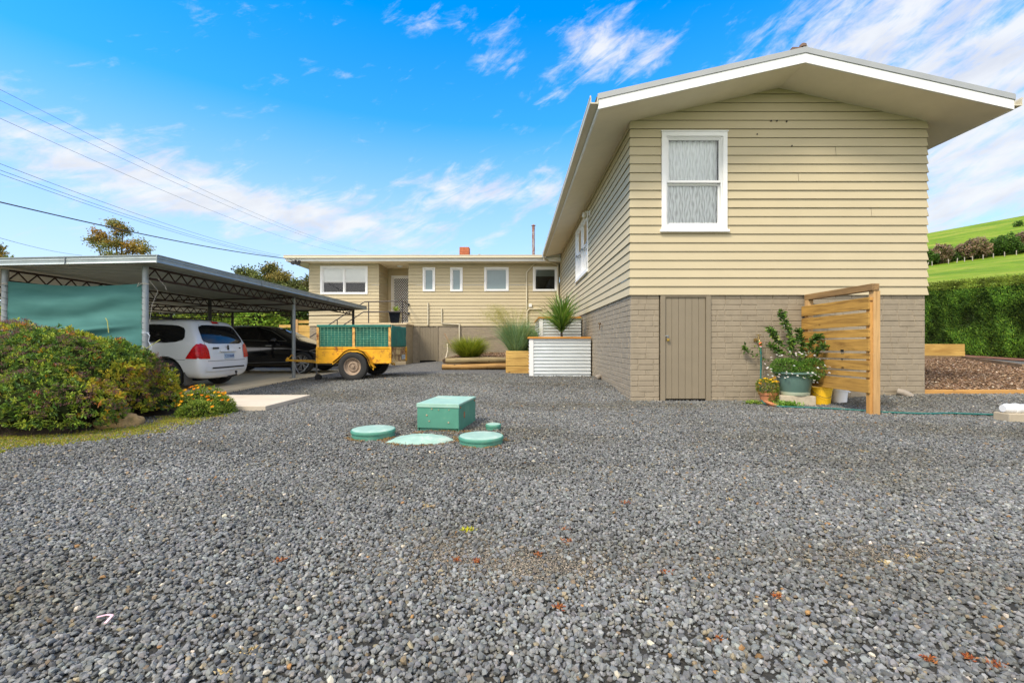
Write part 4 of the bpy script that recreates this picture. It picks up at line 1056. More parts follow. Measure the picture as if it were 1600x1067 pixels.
mb = MB(); t = 0.02
mb.box(TX0, TX1, TY0, TY0+t, TZ0, TZ1); mb.box(TX0, TX1, TY1-t, TY1, TZ0, TZ1); mb.box(TX0, TX0+t, TY0+t, TY1-t, TZ0, TZ1)
mb.box(TX0+t, TX1-t, TY0+t, TY1-t, TZ0+0.01, TZ0+0.03)
mb.build('tray', yel, trl)
for y in (TY0-0.012, TY1-0.012):
    mb = MB()
    mb.box(TX0-0.01, TX1+0.01, y, y+0.024, TZ1-0.02, TZ1+0.022); mb.box(TX0-0.01, TX1+0.01, y-0.006, y+0.024, TZ0-0.02, TZ0+0.022)
    for x in (TX0-0.012, TX1-0.03): mb.box(x, x+0.045, y-0.008, y+0.022, TZ0+0.0, TZ1-0.0)
    mb.build('tray_rail', yel, trl, bevel=0.004)
mb = MB(); mb.box(TX1-0.018, TX1, TY0+t, TY1-t, TZ0+0.02, TZ1); 
for z in (TZ0, TZ0+0.17, TZ1-0.02): mb.box(TX1+0.0005, TX1+0.02, TY0+0.02, TY1-0.02, z, z+0.025)
tg = mb.build('tailgate', M('rusty_tailgate', (0.62, 0.46, 0.22), 0.7, var=0.3, vs=5, bmp=0.2, dirt=(0.13, 0.03, 0.018), dirt_amt=0.60, dirt_s=3.5), trl)
mb = MB(); mb.box(TX1-0.01, TX1+0.03, TY1-0.10, TY1+0.02, TZ0-0.02, TZ1+0.02); mb.build('corner_post', yel, trl, bevel=0.006)
mb = MB(); mb.box(TX1+0.021, TX1+0.027, TY0+0.98, TY0+1.33, TZ0+0.05, TZ0+0.16); tp = mb.build('number_plate', M('pale_plate', (0.5, 0.58, 0.64), 0.4), trl)
text_mesh('plate_text', 'Z 83 VT', 0.07, M('plate_ink', (0.05, 0.1, 0.25), 0.5), tp, Matrix.Translation(Vector((TX1+0.0275, TY0+1.155, TZ0+0.105))-OFF[trl.name]) @ Matrix(((0, 0, 1, 0), (1, 0, 0, 0), (0, 1, 0, 0), (0, 0, 0, 1))), 0.0006)
# cage posts
for x in (TX0+0.0, (TX0+TX1)/2-0.03, TX1-0.055):
    for y in (TY0-0.004, TY1-0.036): MB().box(x, x+0.055, y, y+0.04, TZ1+0.022, TZ2-0.055).build('cage_post', rusty, trl)
MB().box(TX0+0.02, TX0+0.05, TY0+0.037, TY1-0.037, TZ2-0.09, TZ2-0.06).build('cage_bar', rusty, trl)

# wire mesh on near and far side
mb = MB()
for y in (TY0-0.006,):
    for (a, b) in ((TX0+0.06, (TX0+TX1)/2-0.04), ((TX0+TX1)/2+0.03, TX1-0.06)):
        z = TZ1+0.05
        while z < TZ2-0.06: mb.beam((a, y, z), (b, y, z), 0.006, 0.006); z += 0.055
        x = a+0.04
        while x < b: mb.beam((x, y-0.003, TZ1+0.03), (x, y-0.003, TZ2-0.04), 0.006, 0.006, up=(0, 1, 0)); x += 0.085
mb.build('wire_mesh', M('rusty_wire', (0.16, 0.33, 0.20), 0.7, var=0.6, vs=20), trl, fix=False)
# canvas sleeve around the inside of the cage, with slack
mb = MB()
def canv(a, b, nx_, o):
    a = Vector(a); b = Vector(b); o = Vector(o); base = len(mb.v); nz_ = 14
    for j in range(nz_+1):
        for i in range(nx_+1):
            s = i/nx_; tt = j/nz_; p = a.lerp(b, s); z = TZ1+0.01+(TZ2-TZ1-0.01)*tt
            d = 0.012*noise.noise(Vector((p.x*4+p.y*5, 3.3, z*6)))+0.006*math.sin(p.x*9+p.y*7)*(1-tt)
            zz = z-(0.014*abs(math.sin(s*math.pi*2)) if tt > 0.9 else 0)
            mb.v.append((p.x+o.x*d, p.y+o.y*d, zz))
    for j in range(nz_):
        for i in range(nx_):
            k = base+j*(nx_+1)+i; mb.f.append((k, k+1, k+nx_+2, k+nx_+1))
canv((TX0+0.01, TY0+0.045, 0), (TX1-0.01, TY0+0.045, 0), 40, (0, 1, 0)); canv((TX1+0.012, TY0+0.03, 0), (TX1+0.012, TY1-0.03, 0), 30, (1, 0, 0))
canv((TX0+0.01, TY1-0.045, 0), (TX1-0.01, TY1-0.045, 0), 40, (0, 1, 0)); canv((TX0+0.03, TY0+0.045, 0), (TX0+0.03, TY1-0.045, 0), 20, (1, 0, 0))
cv = mb.build('canvas_cover', canvas, trl, smooth=True, fix=False)
sd = cv.modifiers.new('s', 'SOLIDIFY'); sd.thickness = 0.004
mb = MB()      # hem folded over the top of the near mesh
mb.box(TX0+0.005, TX1-0.01, TY0-0.014, TY0+0.046, TZ2-0.05, TZ2+0.004); mb.build('canvas_hem', canvas, trl, bevel=0.008)
# mudguards
AX = -3.82
for y0, y1 in ((TY0-0.21, TY0-0.003), (TY1+0.003, TY1+0.21)):
    mb = MB(); r0 = 0.40; pts = []
    prof = [(-0.47, 0.55), (-0.33, 0.66), (-0.20, 0.80), (-0.08, 0.85), (0.12, 0.85), (0.26, 0.80), (0.36, 0.68), (0.43, 0.50), (0.50, 0.42)]
    outer = [(AX+a, z) for a, z in prof]; inner = [(AX+a*0.94, z-0.025) for a, z in prof]
    poly = outer+inner[::-1]
    n = len(prof)
    for i in range(n-1):
        a, b = outer[i], outer[i+1]; c, d = inner[i+1], inner[i]
        mb.prism([(a[0], y0, a[1]), (b[0], y0, b[1]), (c[0], y0, c[1]), (d[0], y0, d[1])], (0, y1-y0, 0))
    for i in range(n-1):
        a, b = outer[i], outer[i+1]; yy = y0 if y0 < TY0 else y1-0.012
        mb.prism([(a[0], yy, a[1]+0.008), (b[0], yy, b[1]+0.008), (b[0], yy, b[1]-0.06), (a[0], yy, a[1]-0.06)], (0, 0.012, 0))
    mb.build('mudguard', yel, trl)
steelrim = M('dusty_steel_rim', (0.33, 0.25, 0.18), 0.7, metal=0.2, var=0.2, vs=8, bmp=0.2, dirt=(0.16, 0.09, 0.05), dirt_amt=0.45, dirt_s=6)
for yc, side in ((10.80, -1), (12.55, 1)):
    zc = 0.345+gz(AX, yc)-0.005; r = 0.345; w = 0.19
    T = Matrix.Translation((AX, yc, zc)) @ Matrix.Rotation(R(-90*side), 4, 'X'); T0 = Matrix.Translation(-OFF[trl.name])
    t = MB(); t.lathe([(0.19, -w/2), (0.30, -w/2), (0.33, -w/2+0.015), (r, -w/2+0.035), (r, w/2-0.035), (0.335, w/2-0.012), (0.30, w/2), (0.27, w/2+0.003), (0.21, w/2-0.003), (0.19, w/2-0.02)], (0, 0, 0), 48, M=T0 @ T, cap=False)
    tyr = t.build('wheel', rubber, trl, local=True, auto=35)
    g = MB(); g.lathe([(0.192, -w/2+0.01), (0.192, w/2-0.015), (0.20, w/2-0.004), (0.205, w/2-0.01), (0.18, w/2-0.025), (0.17, w/2-0.06), (0.13, w/2-0.075), (0.115, w/2-0.045), (0.085, w/2-0.04), (0.08, w/2-0.06), (0.045, w/2-0.06), (0.04, w/2-0.02), (0.0, w/2-0.015)], (0, 0, 0), 40, M=T0 @ T, cap=False)
    rim = g.build('rim', steelrim if side < 0 else M('dark_rim', (0.03, 0.028, 0.025), 0.7), tyr, local=True, auto=35)
    nb = MB()
    for k in range(5):
        a = 2*math.pi*k/5+0.3; nb.lathe([(0.008, 0), (0.008, 0.015)], (0.062*math.cos(a), 0.062*math.sin(a), w/2-0.062), 6, M=T0 @ T)
    nb.build('wheel_nut', steelrim, rim, local=True)
mb = MB(); mb.tube([(AX, 10.80, 0.345+tw), (AX, 12.55, 0.345+tw)], 0.025, 8)
for y in (11.15, 12.2): mb.box(AX-0.4, AX+0.4, y-0.03, y+0.03, TZ0-0.05, TZ0-0.005)
mb.build('axle', darktrim, trl)
mb = MB(); ax0 = -5.75
mb.beam((ax0+0.05, 11.68, 0.55), (TX0+0.6, 11.68, 0.52), 0.07, 0.05); mb.beam((ax0+0.35, 11.66, 0.54), (TX0, 11.15, 0.525), 0.05, 0.045); mb.beam((ax0+0.35, 11.70, 0.54), (TX0, 12.2, 0.525), 0.05, 0.045)
mb.build('drawbar', M('rusty_drawbar', (0.55, 0.30, 0.03), 0.6, var=0.3, vs=6, dirt=(0.20, 0.06, 0.02), dirt_amt=0.5, dirt_s=5), trl)
mb = MB(); mb.box(ax0-0.11, ax0+0.06, 11.65, 11.71, 0.535, 0.585); mb.lathe([(0.035, 0), (0.03, 0.03), (0.015, 0.05), (0, 0.055)], (ax0-0.07, 11.68, 0.583), 14); mb.tube([(ax0-0.03, 11.68, 0.62), (ax0+0.03, 11.68, 0.70), (ax0+0.08, 11.68, 0.66)], 0.014, 6); mb.build('coupling', yel, trl, bevel=0.006)
jx = -5.02
mb = MB(); mb.lathe([(0.022, 0.0), (0.022, 0.62)], (jx, 11.55, 0.20), 10); mb.tube([(jx, 11.55, 0.82), (jx-0.0, 11.48, 0.84), (jx-0.14, 11.46, 0.80)], 0.010, 6); mb.box(jx-0.05, jx+0.05, 11.53, 11.62, 0.53, 0.58)
jk = mb.build('jockey_stand', M('grey_steel', (0.22, 0.21, 0.20), 0.5, metal=0.5, dirt=(0.2, 0.1, 0.05), dirt_amt=0.4), trl, auto=50)
g0 = gz(jx, 11.55)
T = Matrix.Translation((jx+0.04, 11.55, g0+0.085)) @ Matrix.Rotation(R(90), 4, 'X'); m = MB(); m.lathe([(0.03, -0.035), (0.075, -0.035), (0.085, -0.02), (0.085, 0.02), (0.075, 0.035), (0.03, 0.035)], (0, 0, 0), 24, M=T); m.build('jockey_wheel', rubber, jk)
mb = MB(); mb.tube([(ax0+0.1, 11.60, 0.53), (ax0+0.2, 11.55, 0.36), (ax0+0.3, 11.5, 0.24), (ax0+0.42, 11.52, 0.30), (ax0+0.5, 11.58, 0.46)], 0.010, 6); mb.build('safety_chain', galv, trl)
# ================================================================ GROUND
def sheet(xs, ys, zf, name, mat, kind='structure', keep=None):
    mb = MB(); nx, ny = len(xs), len(ys)
    for y in ys:
        for x in xs: mb.v.append((x, y, zf(x, y)))
    for j in range(ny-1):
        for i in range(nx-1):
            if keep and not keep((xs[i]+xs[i+1])/2, (ys[j]+ys[j+1])/2): continue
            k = j*nx+i; mb.f.append((k, k+1, k+nx+1, k+nx))
    o = mb.build(name, mat, None, smooth=True, fix=False); tag(o, kind=kind); return o
def frange(a, b, s):
    n = max(1, round((b-a)/s)); return [a+(b-a)*i/n for i in range(n+1)]
# grass / field material
gm, nt, b = newmat('field_grass')
n1 = ND(nt, 'ShaderNodeTexNoise', Scale=0.045, Detail=6.0, Roughness=0.6); nt.links.new(coords(nt, (1, 2.2, 1)), n1.inputs['Vector'])
n2 = ND(nt, 'ShaderNodeTexNoise', Scale=0.9, Detail=8.0, Roughness=0.75); nt.links.new(coords(nt), n2.inputs['Vector'])
n3 = ND(nt, 'ShaderNodeTexNoise', Scale=0.25, Detail=8.0, Roughness=0.7); nt.links.new(coords(nt, (0.5, 2.5, 0.5)), n3.inputs['Vector'])
c = ramp(nt, n1.outputs[0], [(0.38, (0.095, 0.185, 0.010)), (0.5, (0.165, 0.26, 0.014)), (0.62, (0.27, 0.29, 0.04))])
c = mixc(nt, ramp(nt, n2.outputs[0], [(0.35, (0.75,)*3), (0.62, (0, 0, 0))]), c, (0.085, 0.155, 0.012))
c = mixc(nt, ramp(nt, n3.outputs[0], [(0.52, (0, 0, 0)), (0.68, (0.6,)*3)]), c, (0.31, 0.30, 0.06))
nt.links.new(c, b.inputs['Base Color']); b.inputs['Roughness'].default_value = 0.95; b.inputs['Specular IOR Level'].default_value = 0.1
bump(nt, n2.outputs[0], b, 0.6, 0.3)
xs = [-1500, -700, -300, -150, -90, -60]+frange(-40, 40, 4)+frange(44, 130, 6)+frange(140, 330, 12)+[380, 460, 600, 900, 1500]
ys = [-300, -60, -20]+frange(-10, 40, 2)+frange(44, 130, 6)+frange(136, 280, 8)+frange(300, 500, 40)+[700, 1100, 1800]
sheet(xs, ys, lambda x, y: gz(x, y)-0.03-(0.35 if (-20 < x < 21 and -8 < y < 23) else 0), 'ground', gm)
# gravel sheet
gv, nt, b = newmat('gravel_bed')
vo = ND(nt, 'ShaderNodeTexVoronoi', Scale=52.0); nt.links.new(coords(nt), vo.inputs['Vector'])
vo2 = ND(nt, 'ShaderNodeTexVoronoi', Scale=52.0, feature='DISTANCE_TO_EDGE'); nt.links.new(coords(nt), vo2.inputs['Vector'])
n1 = ND(nt, 'ShaderNodeTexNoise', Scale=0.7, Detail=6.0, Roughness=0.65); nt.links.new(coords(nt), n1.inputs['Vector'])
sep = nt.nodes.new('ShaderNodeSeparateColor'); nt.links.new(vo.outputs['Color'], sep.inputs[0])
c = ramp(nt, sep.outputs[0], [(0.0, (0.06, 0.063, 0.065)), (0.45, (0.115, 0.120, 0.122)), (0.82, (0.19, 0.195, 0.195)), (0.93, (0.24, 0.20, 0.14)), (1.0, (0.42, 0.38, 0.31))])
e = ramp(nt, vo2.outputs['Distance'], [(0.0, (0.25, 0.25, 0.24)), (0.12, (1, 1, 1))])
c = mixc(nt, 1.0, c, e, 'MULTIPLY')
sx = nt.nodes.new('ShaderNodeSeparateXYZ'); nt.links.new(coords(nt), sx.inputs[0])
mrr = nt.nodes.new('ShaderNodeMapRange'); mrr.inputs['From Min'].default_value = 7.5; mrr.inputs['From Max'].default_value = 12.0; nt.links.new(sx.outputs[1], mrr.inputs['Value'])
c = mixc(nt, mrr.outputs[0], (0.030, 0.029, 0.024), c)  # near bed coloured near-black to give gaps between stones their shade
c = mixc(nt, ramp(nt, n1.outputs[0], [(0.45, (0, 0, 0)), (0.8, (0.2,)*3)]), c, (0.13, 0.11, 0.085))
nt.links.new(c, b.inputs['Base Color']); b.inputs['Roughness'].default_value = 0.85; b.inputs['Specular IOR Level'].default_value = 0.3
bump(nt, vo2.outputs['Distance'], b, 0.9, 0.012)
def gkeep(x, y):
    if x > GX0+0.3 and x < GX1-0.3 and y > GY+0.3: return False
    return True
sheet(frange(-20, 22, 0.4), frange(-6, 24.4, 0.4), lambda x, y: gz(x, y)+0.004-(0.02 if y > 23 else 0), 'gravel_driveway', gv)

# ---- loose stones over the sheet
phi = (1+5**0.5)/2
ico_v = np.array([(-1,phi,0),(1,phi,0),(-1,-phi,0),(1,-phi,0),(0,-1,phi),(0,1,phi),(0,-1,-phi),(0,1,-phi),(phi,0,-1),(phi,0,1),(-phi,0,-1),(-phi,0,1)], dtype=float)/1.9
ico_f = np.array([(0,11,5),(0,5,1),(0,1,7),(0,7,10),(0,10,11),(1,5,9),(5,11,4),(11,10,2),(10,7,6),(7,1,8),(3,9,4),(3,4,2),(3,2,6),(3,6,8),(3,8,9),(4,9,5),(2,4,11),(6,2,10),(8,6,7),(9,8,1)])
oct_v = np.array([(1,0,0),(-1,0,0),(0,1,0),(0,-1,0),(0,0,1),(0,0,-1)], dtype=float)
oct_f = np.array([(0,2,4),(2,1,4),(1,3,4),(3,0,4),(2,0,5),(1,2,5),(3,1,5),(0,3,5)])
STC = [(0.165,0.168,0.168),(0.21,0.213,0.212),(0.275,0.277,0.272),(0.12,0.122,0.122),(0.20,0.19,0.165),(0.34,0.335,0.32),(0.29,0.24,0.16),(0.22,0.165,0.105),(0.58,0.52,0.42),(0.36,0.20,0.08)]
STW = [26, 26, 14, 14, 9, 2.5, 1.8, 1.5, 0.5, 0.3]
STC = [(a*0.73, b_*0.73, c_*0.69) for a, b_, c_ in STC]
def stones(x, y, base_v, base_f, size, cols, amp=0.27, zoff=None):
    n = len(x)
    k = len(base_v)
    mac = np.array([noise.noise(Vector((float(p)*.55, float(q)*.9, 0)))+.5*noise.noise(Vector((float(p)*1.7, float(q)*2.6, 3))) for p, q in zip(x, y)])
    cols = cols*(1+.30*mac)[:, None]*(1+np.clip(mac, -1, 0)[:, None]*np.array([-.06, 0, .16]))
    v = base_v[None]*(1+rng.uniform(-amp, amp, size=(n, k, 1)))+rng.normal(size=(n, k, 3))*0.07
    sc = np.stack([rng.uniform(0.9, 1.25, n), rng.uniform(0.75, 1.0, n), rng.uniform(0.55, 0.9, n)], axis=1)*size[:, None]*0.5
    v = v*sc[:, None, :]
    a = rng.uniform(0, 2*np.pi, n); ca, sa = np.cos(a), np.sin(a); z0 = np.zeros(n); o1 = np.ones(n)
    Rz = np.stack([ca, -sa, z0, sa, ca, z0, z0, z0, o1], axis=1).reshape(n, 3, 3)
    tx = rng.normal(0, 0.42, n); ct, s_t = np.cos(tx), np.sin(tx)
    Rx = np.stack([o1, z0, z0, z0, ct, -s_t, z0, s_t, ct], axis=1).reshape(n, 3, 3)
    a2 = rng.uniform(0, 2*np.pi, n); c2, s2 = np.cos(a2), np.sin(a2)
    Rz2 = np.stack([c2, -s2, z0, s2, c2, z0, z0, z0, o1], axis=1).reshape(n, 3, 3)
    Rm = Rz2 @ Rx @ Rz
    v = np.einsum('nij,nkj->nki', Rm, v)
    z = np.array([gz(float(p), float(q)) for p, q in zip(x, y)])
    z = z+0.004+rng.uniform(0.0, 0.012, n)*(size/0.022)
    if zoff is not None: z += zoff
    v += np.stack([x, y, z], axis=1)[:, None, :]
    f = (base_f[None]+(np.arange(n)*k)[:, None, None]).reshape(-1, 3)
    return v.reshape(-1, 3), f, np.repeat(cols, k, axis=0)
def sample_front(y0, y1, dens):
    A = (1.14*(y1*y1-y0*y0)+1.8*(y1-y0))
    n = int(A*dens)
    out = []
    while sum(len(o) for o in out) < n:
        y = rng.uniform(y0, y1, n); x = rng.uniform(-1.14*y1-0.9, 1.14*y1+0.9, n)
        k = np.abs(x) < 1.14*y+0.9
        # things whose footprint carries no gravel
        k &= ~((x > -6.3) & (x < -3.62) & (y > 6.62) & (y < 8.05))
        k &= ~((x > GX0-0.0) & (x < GX1) & (y > GY))
        k &= ~((x < -5.66) & (y > 7.99))
        k &= ~((x > 0.37) & (y > 11.5)) & ~((x > 8.0) & (y > 9.6))
        k &= ~((x > GX1-0.05) & (y > 7.74))
        # bush bed edge
        k &= ~((x < -4.75+0.18*np.sin(y*4)) & (y > 4.75+0.1*np.sin(x*5)) & (y < 8.2))
        out.append(np.stack([x[k], y[k]], axis=1))
    return np.concatenate(out)[:n]
def fine_patch(x, y):
    d = np.exp(-(((x-0.13)/0.34)**2+((y-2.02)/0.13)**2))+0.8*np.exp(-(((x-1.75)/0.42)**2+((y-2.15)/0.13)**2))+0.5*np.exp(-(((x+0.35)/0.25)**2+((y-2.2)/0.15)**2))
    return d
p1 = sample_front(0.85, 3.6, 6700); p2 = sample_front(3.6, 6.2, 4300); p3 = sample_front(6.2, 12.5, 1900); p3 = p3[rng.uniform(size=len(p3)) < np.clip((12.8-p3[:, 1])/4.5, 0, 1)]
sizes = lambda n, m: np.clip(rng.lognormal(math.log(m), 0.30, n), m*0.45, m*1.6)
s1 = sizes(len(p1), 0.0162); fp = fine_patch(p1[:, 0], p1[:, 1]); hit = rng.uniform(size=len(p1)) < np.clip(fp*1.1, 0, 0.93)
s1[hit] *= 0.42
c1_ = pick(STC, len(p1), STW, 0.17); c1_[hit] = c1_[hit]*0.7+np.array([0.03, 0.024, 0.012]); s1[hit] *= 0.9
parts = [stones(p1[:, 0], p1[:, 1], ico_v, ico_f, s1, c1_)]
parts.append(stones(p2[:, 0], p2[:, 1], oct_v*1.1, oct_f, sizes(len(p2), 0.0188), 0.9*pick(STC, len(p2), STW, 0.17), amp=0.25))
parts.append(stones(p3[:, 0], p3[:, 1], oct_v*1.1, oct_f, sizes(len(p3), 0.0225), 0.88*pick(STC, len(p3), STW, 0.17), amp=0.25))
n4 = 52000; y4 = rng.uniform(0.2, 6.0, n4); sd4 = rng.choice([-1, 1], n4); x4 = sd4*(1.14*y4+0.88+rng.uniform(0, 1.9, n4)); k4 = ~((x4 < -4.6) & (y4 > 4.3))
parts.append(stones(x4[k4], y4[k4], oct_v*1.1, oct_f, sizes(k4.sum(), 0.021), pick(STC, k4.sum(), STW, 0.17), amp=0.25))
nf_ = 30000; cidx = rng.integers(0, 3, nf_); cen = np.array([(0.13, 2.02, 0.36, 0.13), (1.75, 2.15, 0.42, 0.12), (-0.35, 2.2, 0.28, 0.14)])[cidx]
fx_ = cen[:, 0]+rng.normal(size=nf_)*cen[:, 2]; fy_ = cen[:, 1]+rng.normal(size=nf_)*cen[:, 3]
parts.append(stones(fx_, fy_, oct_v, oct_f, rng.uniform(0.004, 0.010, nf_), pick([(0.17, 0.145, 0.11), (0.10, 0.09, 0.07), (0.26, 0.21, 0.145), (0.32, 0.27, 0.20)], nf_, [4, 4, 2, 1], 0.2)))
v, f, c = merge(parts)
me = np_mesh('gravel', v, f, c); o = link('gravel', me, None, mat=stonem); tag(o, kind='stuff')

# ---- concrete
mb = MB(); mb.box(-16, -5.65, 8.0, 18.2, -0.1, SLZ); o = mb.build('concrete_slab', conc, None); tag(o, kind='structure')
mb = MB(); mb.box(-6.6, -3.62, 6.62, 8.06, -0.05, 0.085); o = mb.build('concrete_pad', conc2, None, bevel=0.008); tag(o, kind='structure')

# ---- soil bed under the shrub, moss and grass at its edge
soil = M('dry_soil', (0.10, 0.07, 0.04), 0.95, var=0.3, vs=9, bmp=0.6, bs=60, dirt=(0.16, 0.13, 0.04), dirt_amt=0.45, dirt_s=3)
def bedz(x, y):
    d = min((-4.72-x), (y-4.72)); return gz(x, y)+0.006+0.10*sm(0, 0.9, d)
sheet(frange(-11, -4.0, 0.15), frange(4.0, 6.95, 0.15), lambda x, y: bedz(x, y) if y > 4.8 and x < -4.6 else gz(x, y)+0.0065, 'garden_bed', soil, keep=lambda x, y: x < -4.62+0.2*math.sin(y*3) and y > 4.62+0.12*math.sin(x*3.1) )
# moss / grass fringe
n = 62000
t = rng.uniform(0, 1, n)
# fringe path from (-6.2,4.45) to (-4.2,4.7) to (-4.45,6.4)
pa = np.array([(-7.5, 4.30), (-5.2, 4.45), (-4.38, 4.85), (-4.28, 5.5), (-4.22, 6.2)])
seg = np.linalg.norm(np.diff(pa, axis=0), axis=1); cum = np.concatenate([[0], np.cumsum(seg)])/seg.sum()
px_ = np.interp(t, cum, pa[:, 0]); py_ = np.interp(t, cum, pa[:, 1])
cl_ = rng.normal(size=(220, 2)); ids = rng.integers(0, 220, n)
ct = rng.uniform(0, 1, 220); cxy = np.stack([np.interp(ct, cum, pa[:, 0]), np.interp(ct, cum, pa[:, 1])], axis=1)+np.stack([rng.normal(0, 0.16, 220), rng.normal(-0.02, 0.20, 220)], axis=1)
use = rng.uniform(size=n) < 0.72
X = np.where(use, cxy[ids, 0]+rng.normal(0, 0.045, n), px_+rng.normal(0, 0.16, n)); Y = np.where(use, cxy[ids, 1]+rng.normal(0, 0.035, n), py_+rng.normal(0, 0.17, n))
Z = np.array([gz(a, b) for a, b in zip(X, Y)])+0.006
base = np.stack([X, Y, Z], axis=1); dr = rng.normal(size=(n, 3))*0.8; dr[:, 2] = np.abs(dr[:, 2])*0.5+0.5
cc = pick([(0.34, 0.36, 0.03), (0.44, 0.38, 0.04), (0.20, 0.30, 0.03), (0.34, 0.24, 0.08), (0.40, 0.30, 0.14)], n, [3, 3, 2, 2, 1], 0.2)
v, f, c = leaves(base, dr, rng.uniform(0.014, 0.036, n), 0.010, cc)
me = np_mesh('grass', v, f, c); o = link('grass', me, None, mat=leafm); tag(o, kind='stuff')

# ---- mulch on the right
def mz(x, y): return 0.185+0.043*(y-7.85)
mulch_m = Mattr('bark_chip', 0.9, 0.15)
ms = M('mulch_base', (0.10, 0.06, 0.035), 0.95, var=0.4, vs=25, bmp=0.8, bs=40)
ED0, ED1 = Vector((13.9, 15.2)), Vector((13.1, 11.2))
def in_mulch(x, y): return y > 7.84 and x > GX1 and (x < 15.8-(y-12.5)*0.02) and (y < 15.2) and (x-12.2 < (15.2-12.2) or True) and edge_ok(x, y)
def edge_line_y(x):     # back timber edge: y at x
    return 15.2+(x-13.6)*(-1.9) if x > 13.6 else 15.2
def edge_ok(x, y): return y < (15.2 if x < 14.5 else 15.2-(x-14.5)*2.6)
# timber edge endpoints from the photo
e0 = Vector((14.75, 15.0)); e1 = Vector((13.2, 11.8)); 
def side(x, y): return (e1.x-e0.x)*(y-e0.y)-(e1.y-e0.y)*(x-e0.x)
ref = side(9, 10)
def in_m(x, y):
    return GX1 < x and 7.84 < y < 15.0 and side(x, y)*ref > 0
sheet(frange(6.9, 15.2, 0.2), frange(7.84, 15.04, 0.2), lambda x, y: mz(x, y)-0.02, 'mulch_bed', ms, keep=lambda x, y: side(x, y)*ref > 0)
def chips(x, y, zf, n, L=0.05):
    a = rng.uniform(0, 2*np.pi, n); l = rng.uniform(0.4, 1.3, n)*L; w = l*rng.uniform(0.25, 0.6, n)
    z = np.array([zf(p, q) for p, q in zip(x, y)])+rng.uniform(-0.012, 0.02, n)
    d = np.stack([np.cos(a), np.sin(a), rng.normal(0, 0.35, n)], axis=1); d /= np.linalg.norm(d, axis=1)[:, None]
    s_ = np.cross(d, rng.normal(size=(n, 3))*0.35+np.array([0, 0, 1])); s_ /= np.linalg.norm(s_, axis=1)[:, None]
    nrm = np.cross(s_, d)*0.004
    c0 = np.stack([x, y, z], axis=1)
    q = [c0+d*l[:, None]/2*i+s_*w[:, None]/2*j for i, j in ((-1, -.7), (1, -1), (.8, 1), (-1, .8))]
    v = np.stack(q+[p-nrm for p in q], axis=1).reshape(-1, 3)
    b = (np.arange(n)*8)[:, None, None]
    f = (b+np.array([[0,1,2,3],[0,4,5,1],[1,5,6,2],[2,6,7,3],[3,7,4,0]])[None]).reshape(-1, 4)
    cc = pick([(0.23, 0.145, 0.085), (0.13, 0.075, 0.045), (0.34, 0.24, 0.16), (0.19, 0.105, 0.05), (0.27, 0.18, 0.11), (0.07, 0.045, 0.03), (0.52, 0.42, 0.32)], n, [4, 4, 2, 3, 3, 3, 1.2], 0.22)
    return v, f, np.repeat(cc, 8, axis=0)
n = 60000; y = 7.9+(rng.uniform(size=n)**1.5)*7.1; x = rng.uniform(6.98, 14.8, n); k = np.array([in_m(a, b) for a, b in zip(x, y)]); x, y = x[k], y[k]
v, f, c = chips(x, y, mz, len(x)); me = np_mesh('mulch', v, f, c); o = link('mulch', me, None, mat=mulch_m); tag(o, kind='stuff')
# red-brown litter strip below the hedge
litter = M('fallen_litter', (0.17, 0.075, 0.045), 0.95, var=0.4, vs=10, bmp=0.5, bs=30)
sheet(frange(15.2, 17.4, 0.3), frange(7, 24, 0.5), lambda x, y: gz(x, y)+0.03, 'leaf_litter_strip', litter, keep=lambda x, y: x > 16.2+0.12*math.sin(y*2.3))
# ================================================================ TANK FITTINGS
g_ = gz(-0.8, 5.2)
cab = thing('utility_cabinet', 'boxy green tank pump cover with a pale top standing on the gravel', 'pump cover', (-0.86, 5.10, 0.0), rz=R(-9.5))
# local: x -0.245..0.245, y 0..0.74
mb = MB(); w = 0.243; D = 0.74; h = 0.30
mb.box(-w, w, 0, 0.012, 0.045, h); mb.box(-w, w, D-0.012, D, 0.0, h); mb.box(-w, -w+0.012, 0.012, D-0.012, 0.0, h); mb.box(w-0.012, w, 0.012, D-0.012, 0.0, h)
mb.box(-w+0.02, w-0.02, 0.02, 0.03, -0.02, 0.05)
mb.build('body', tankgreen, cab, bevel=0.004, local=True)
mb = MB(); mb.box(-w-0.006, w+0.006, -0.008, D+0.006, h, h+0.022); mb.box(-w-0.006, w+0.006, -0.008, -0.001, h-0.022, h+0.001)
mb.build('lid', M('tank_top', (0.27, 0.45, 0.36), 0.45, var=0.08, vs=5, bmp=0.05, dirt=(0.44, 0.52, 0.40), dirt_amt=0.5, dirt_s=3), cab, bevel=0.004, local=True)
mb = MB()
for x, z, r in ((-0.10, 0.125, 0.008), (0.125, 0.115, 0.009), (-0.13, 0.19, 0.010), (-0.07, 0.262, 0.008), (0.01, 0.252, 0.006), (0.13, 0.255, 0.006)):
    T = Matrix.Translation((x, -0.003, z)) @ Matrix.Rotation(R(90), 4, 'X'); mb.lathe([(r, -0.004), (r, 0.003), (0, 0.004)], (0, 0, 0), 10, M=T)
mb.build('screw', M('rusty_screw', (0.35, 0.26, 0.16), 0.6, var=0.4, vs=30), cab, local=True)
mb = MB()
for y, z, r in ((0.06, 0.275, 0.011), (0.68, 0.28, 0.011)):
    T = Matrix.Translation((w+0.004, y, z)) @ Matrix.Rotation(R(90), 4, 'Y'); mb.lathe([(r, -0.004), (r, 0.004), (0, 0.006)], (0, 0, 0), 10, M=T)
T = Matrix.Translation((w+0.003, 0.22, 0.17)) @ Matrix.Rotation(R(90), 4, 'Y') @ Matrix.Diagonal((1.5, 0.8, 1, 1)); mb.lathe([(0.026, -0.004), (0.026, 0.002), (0, 0.003)], (0, 0, 0), 18, M=T)
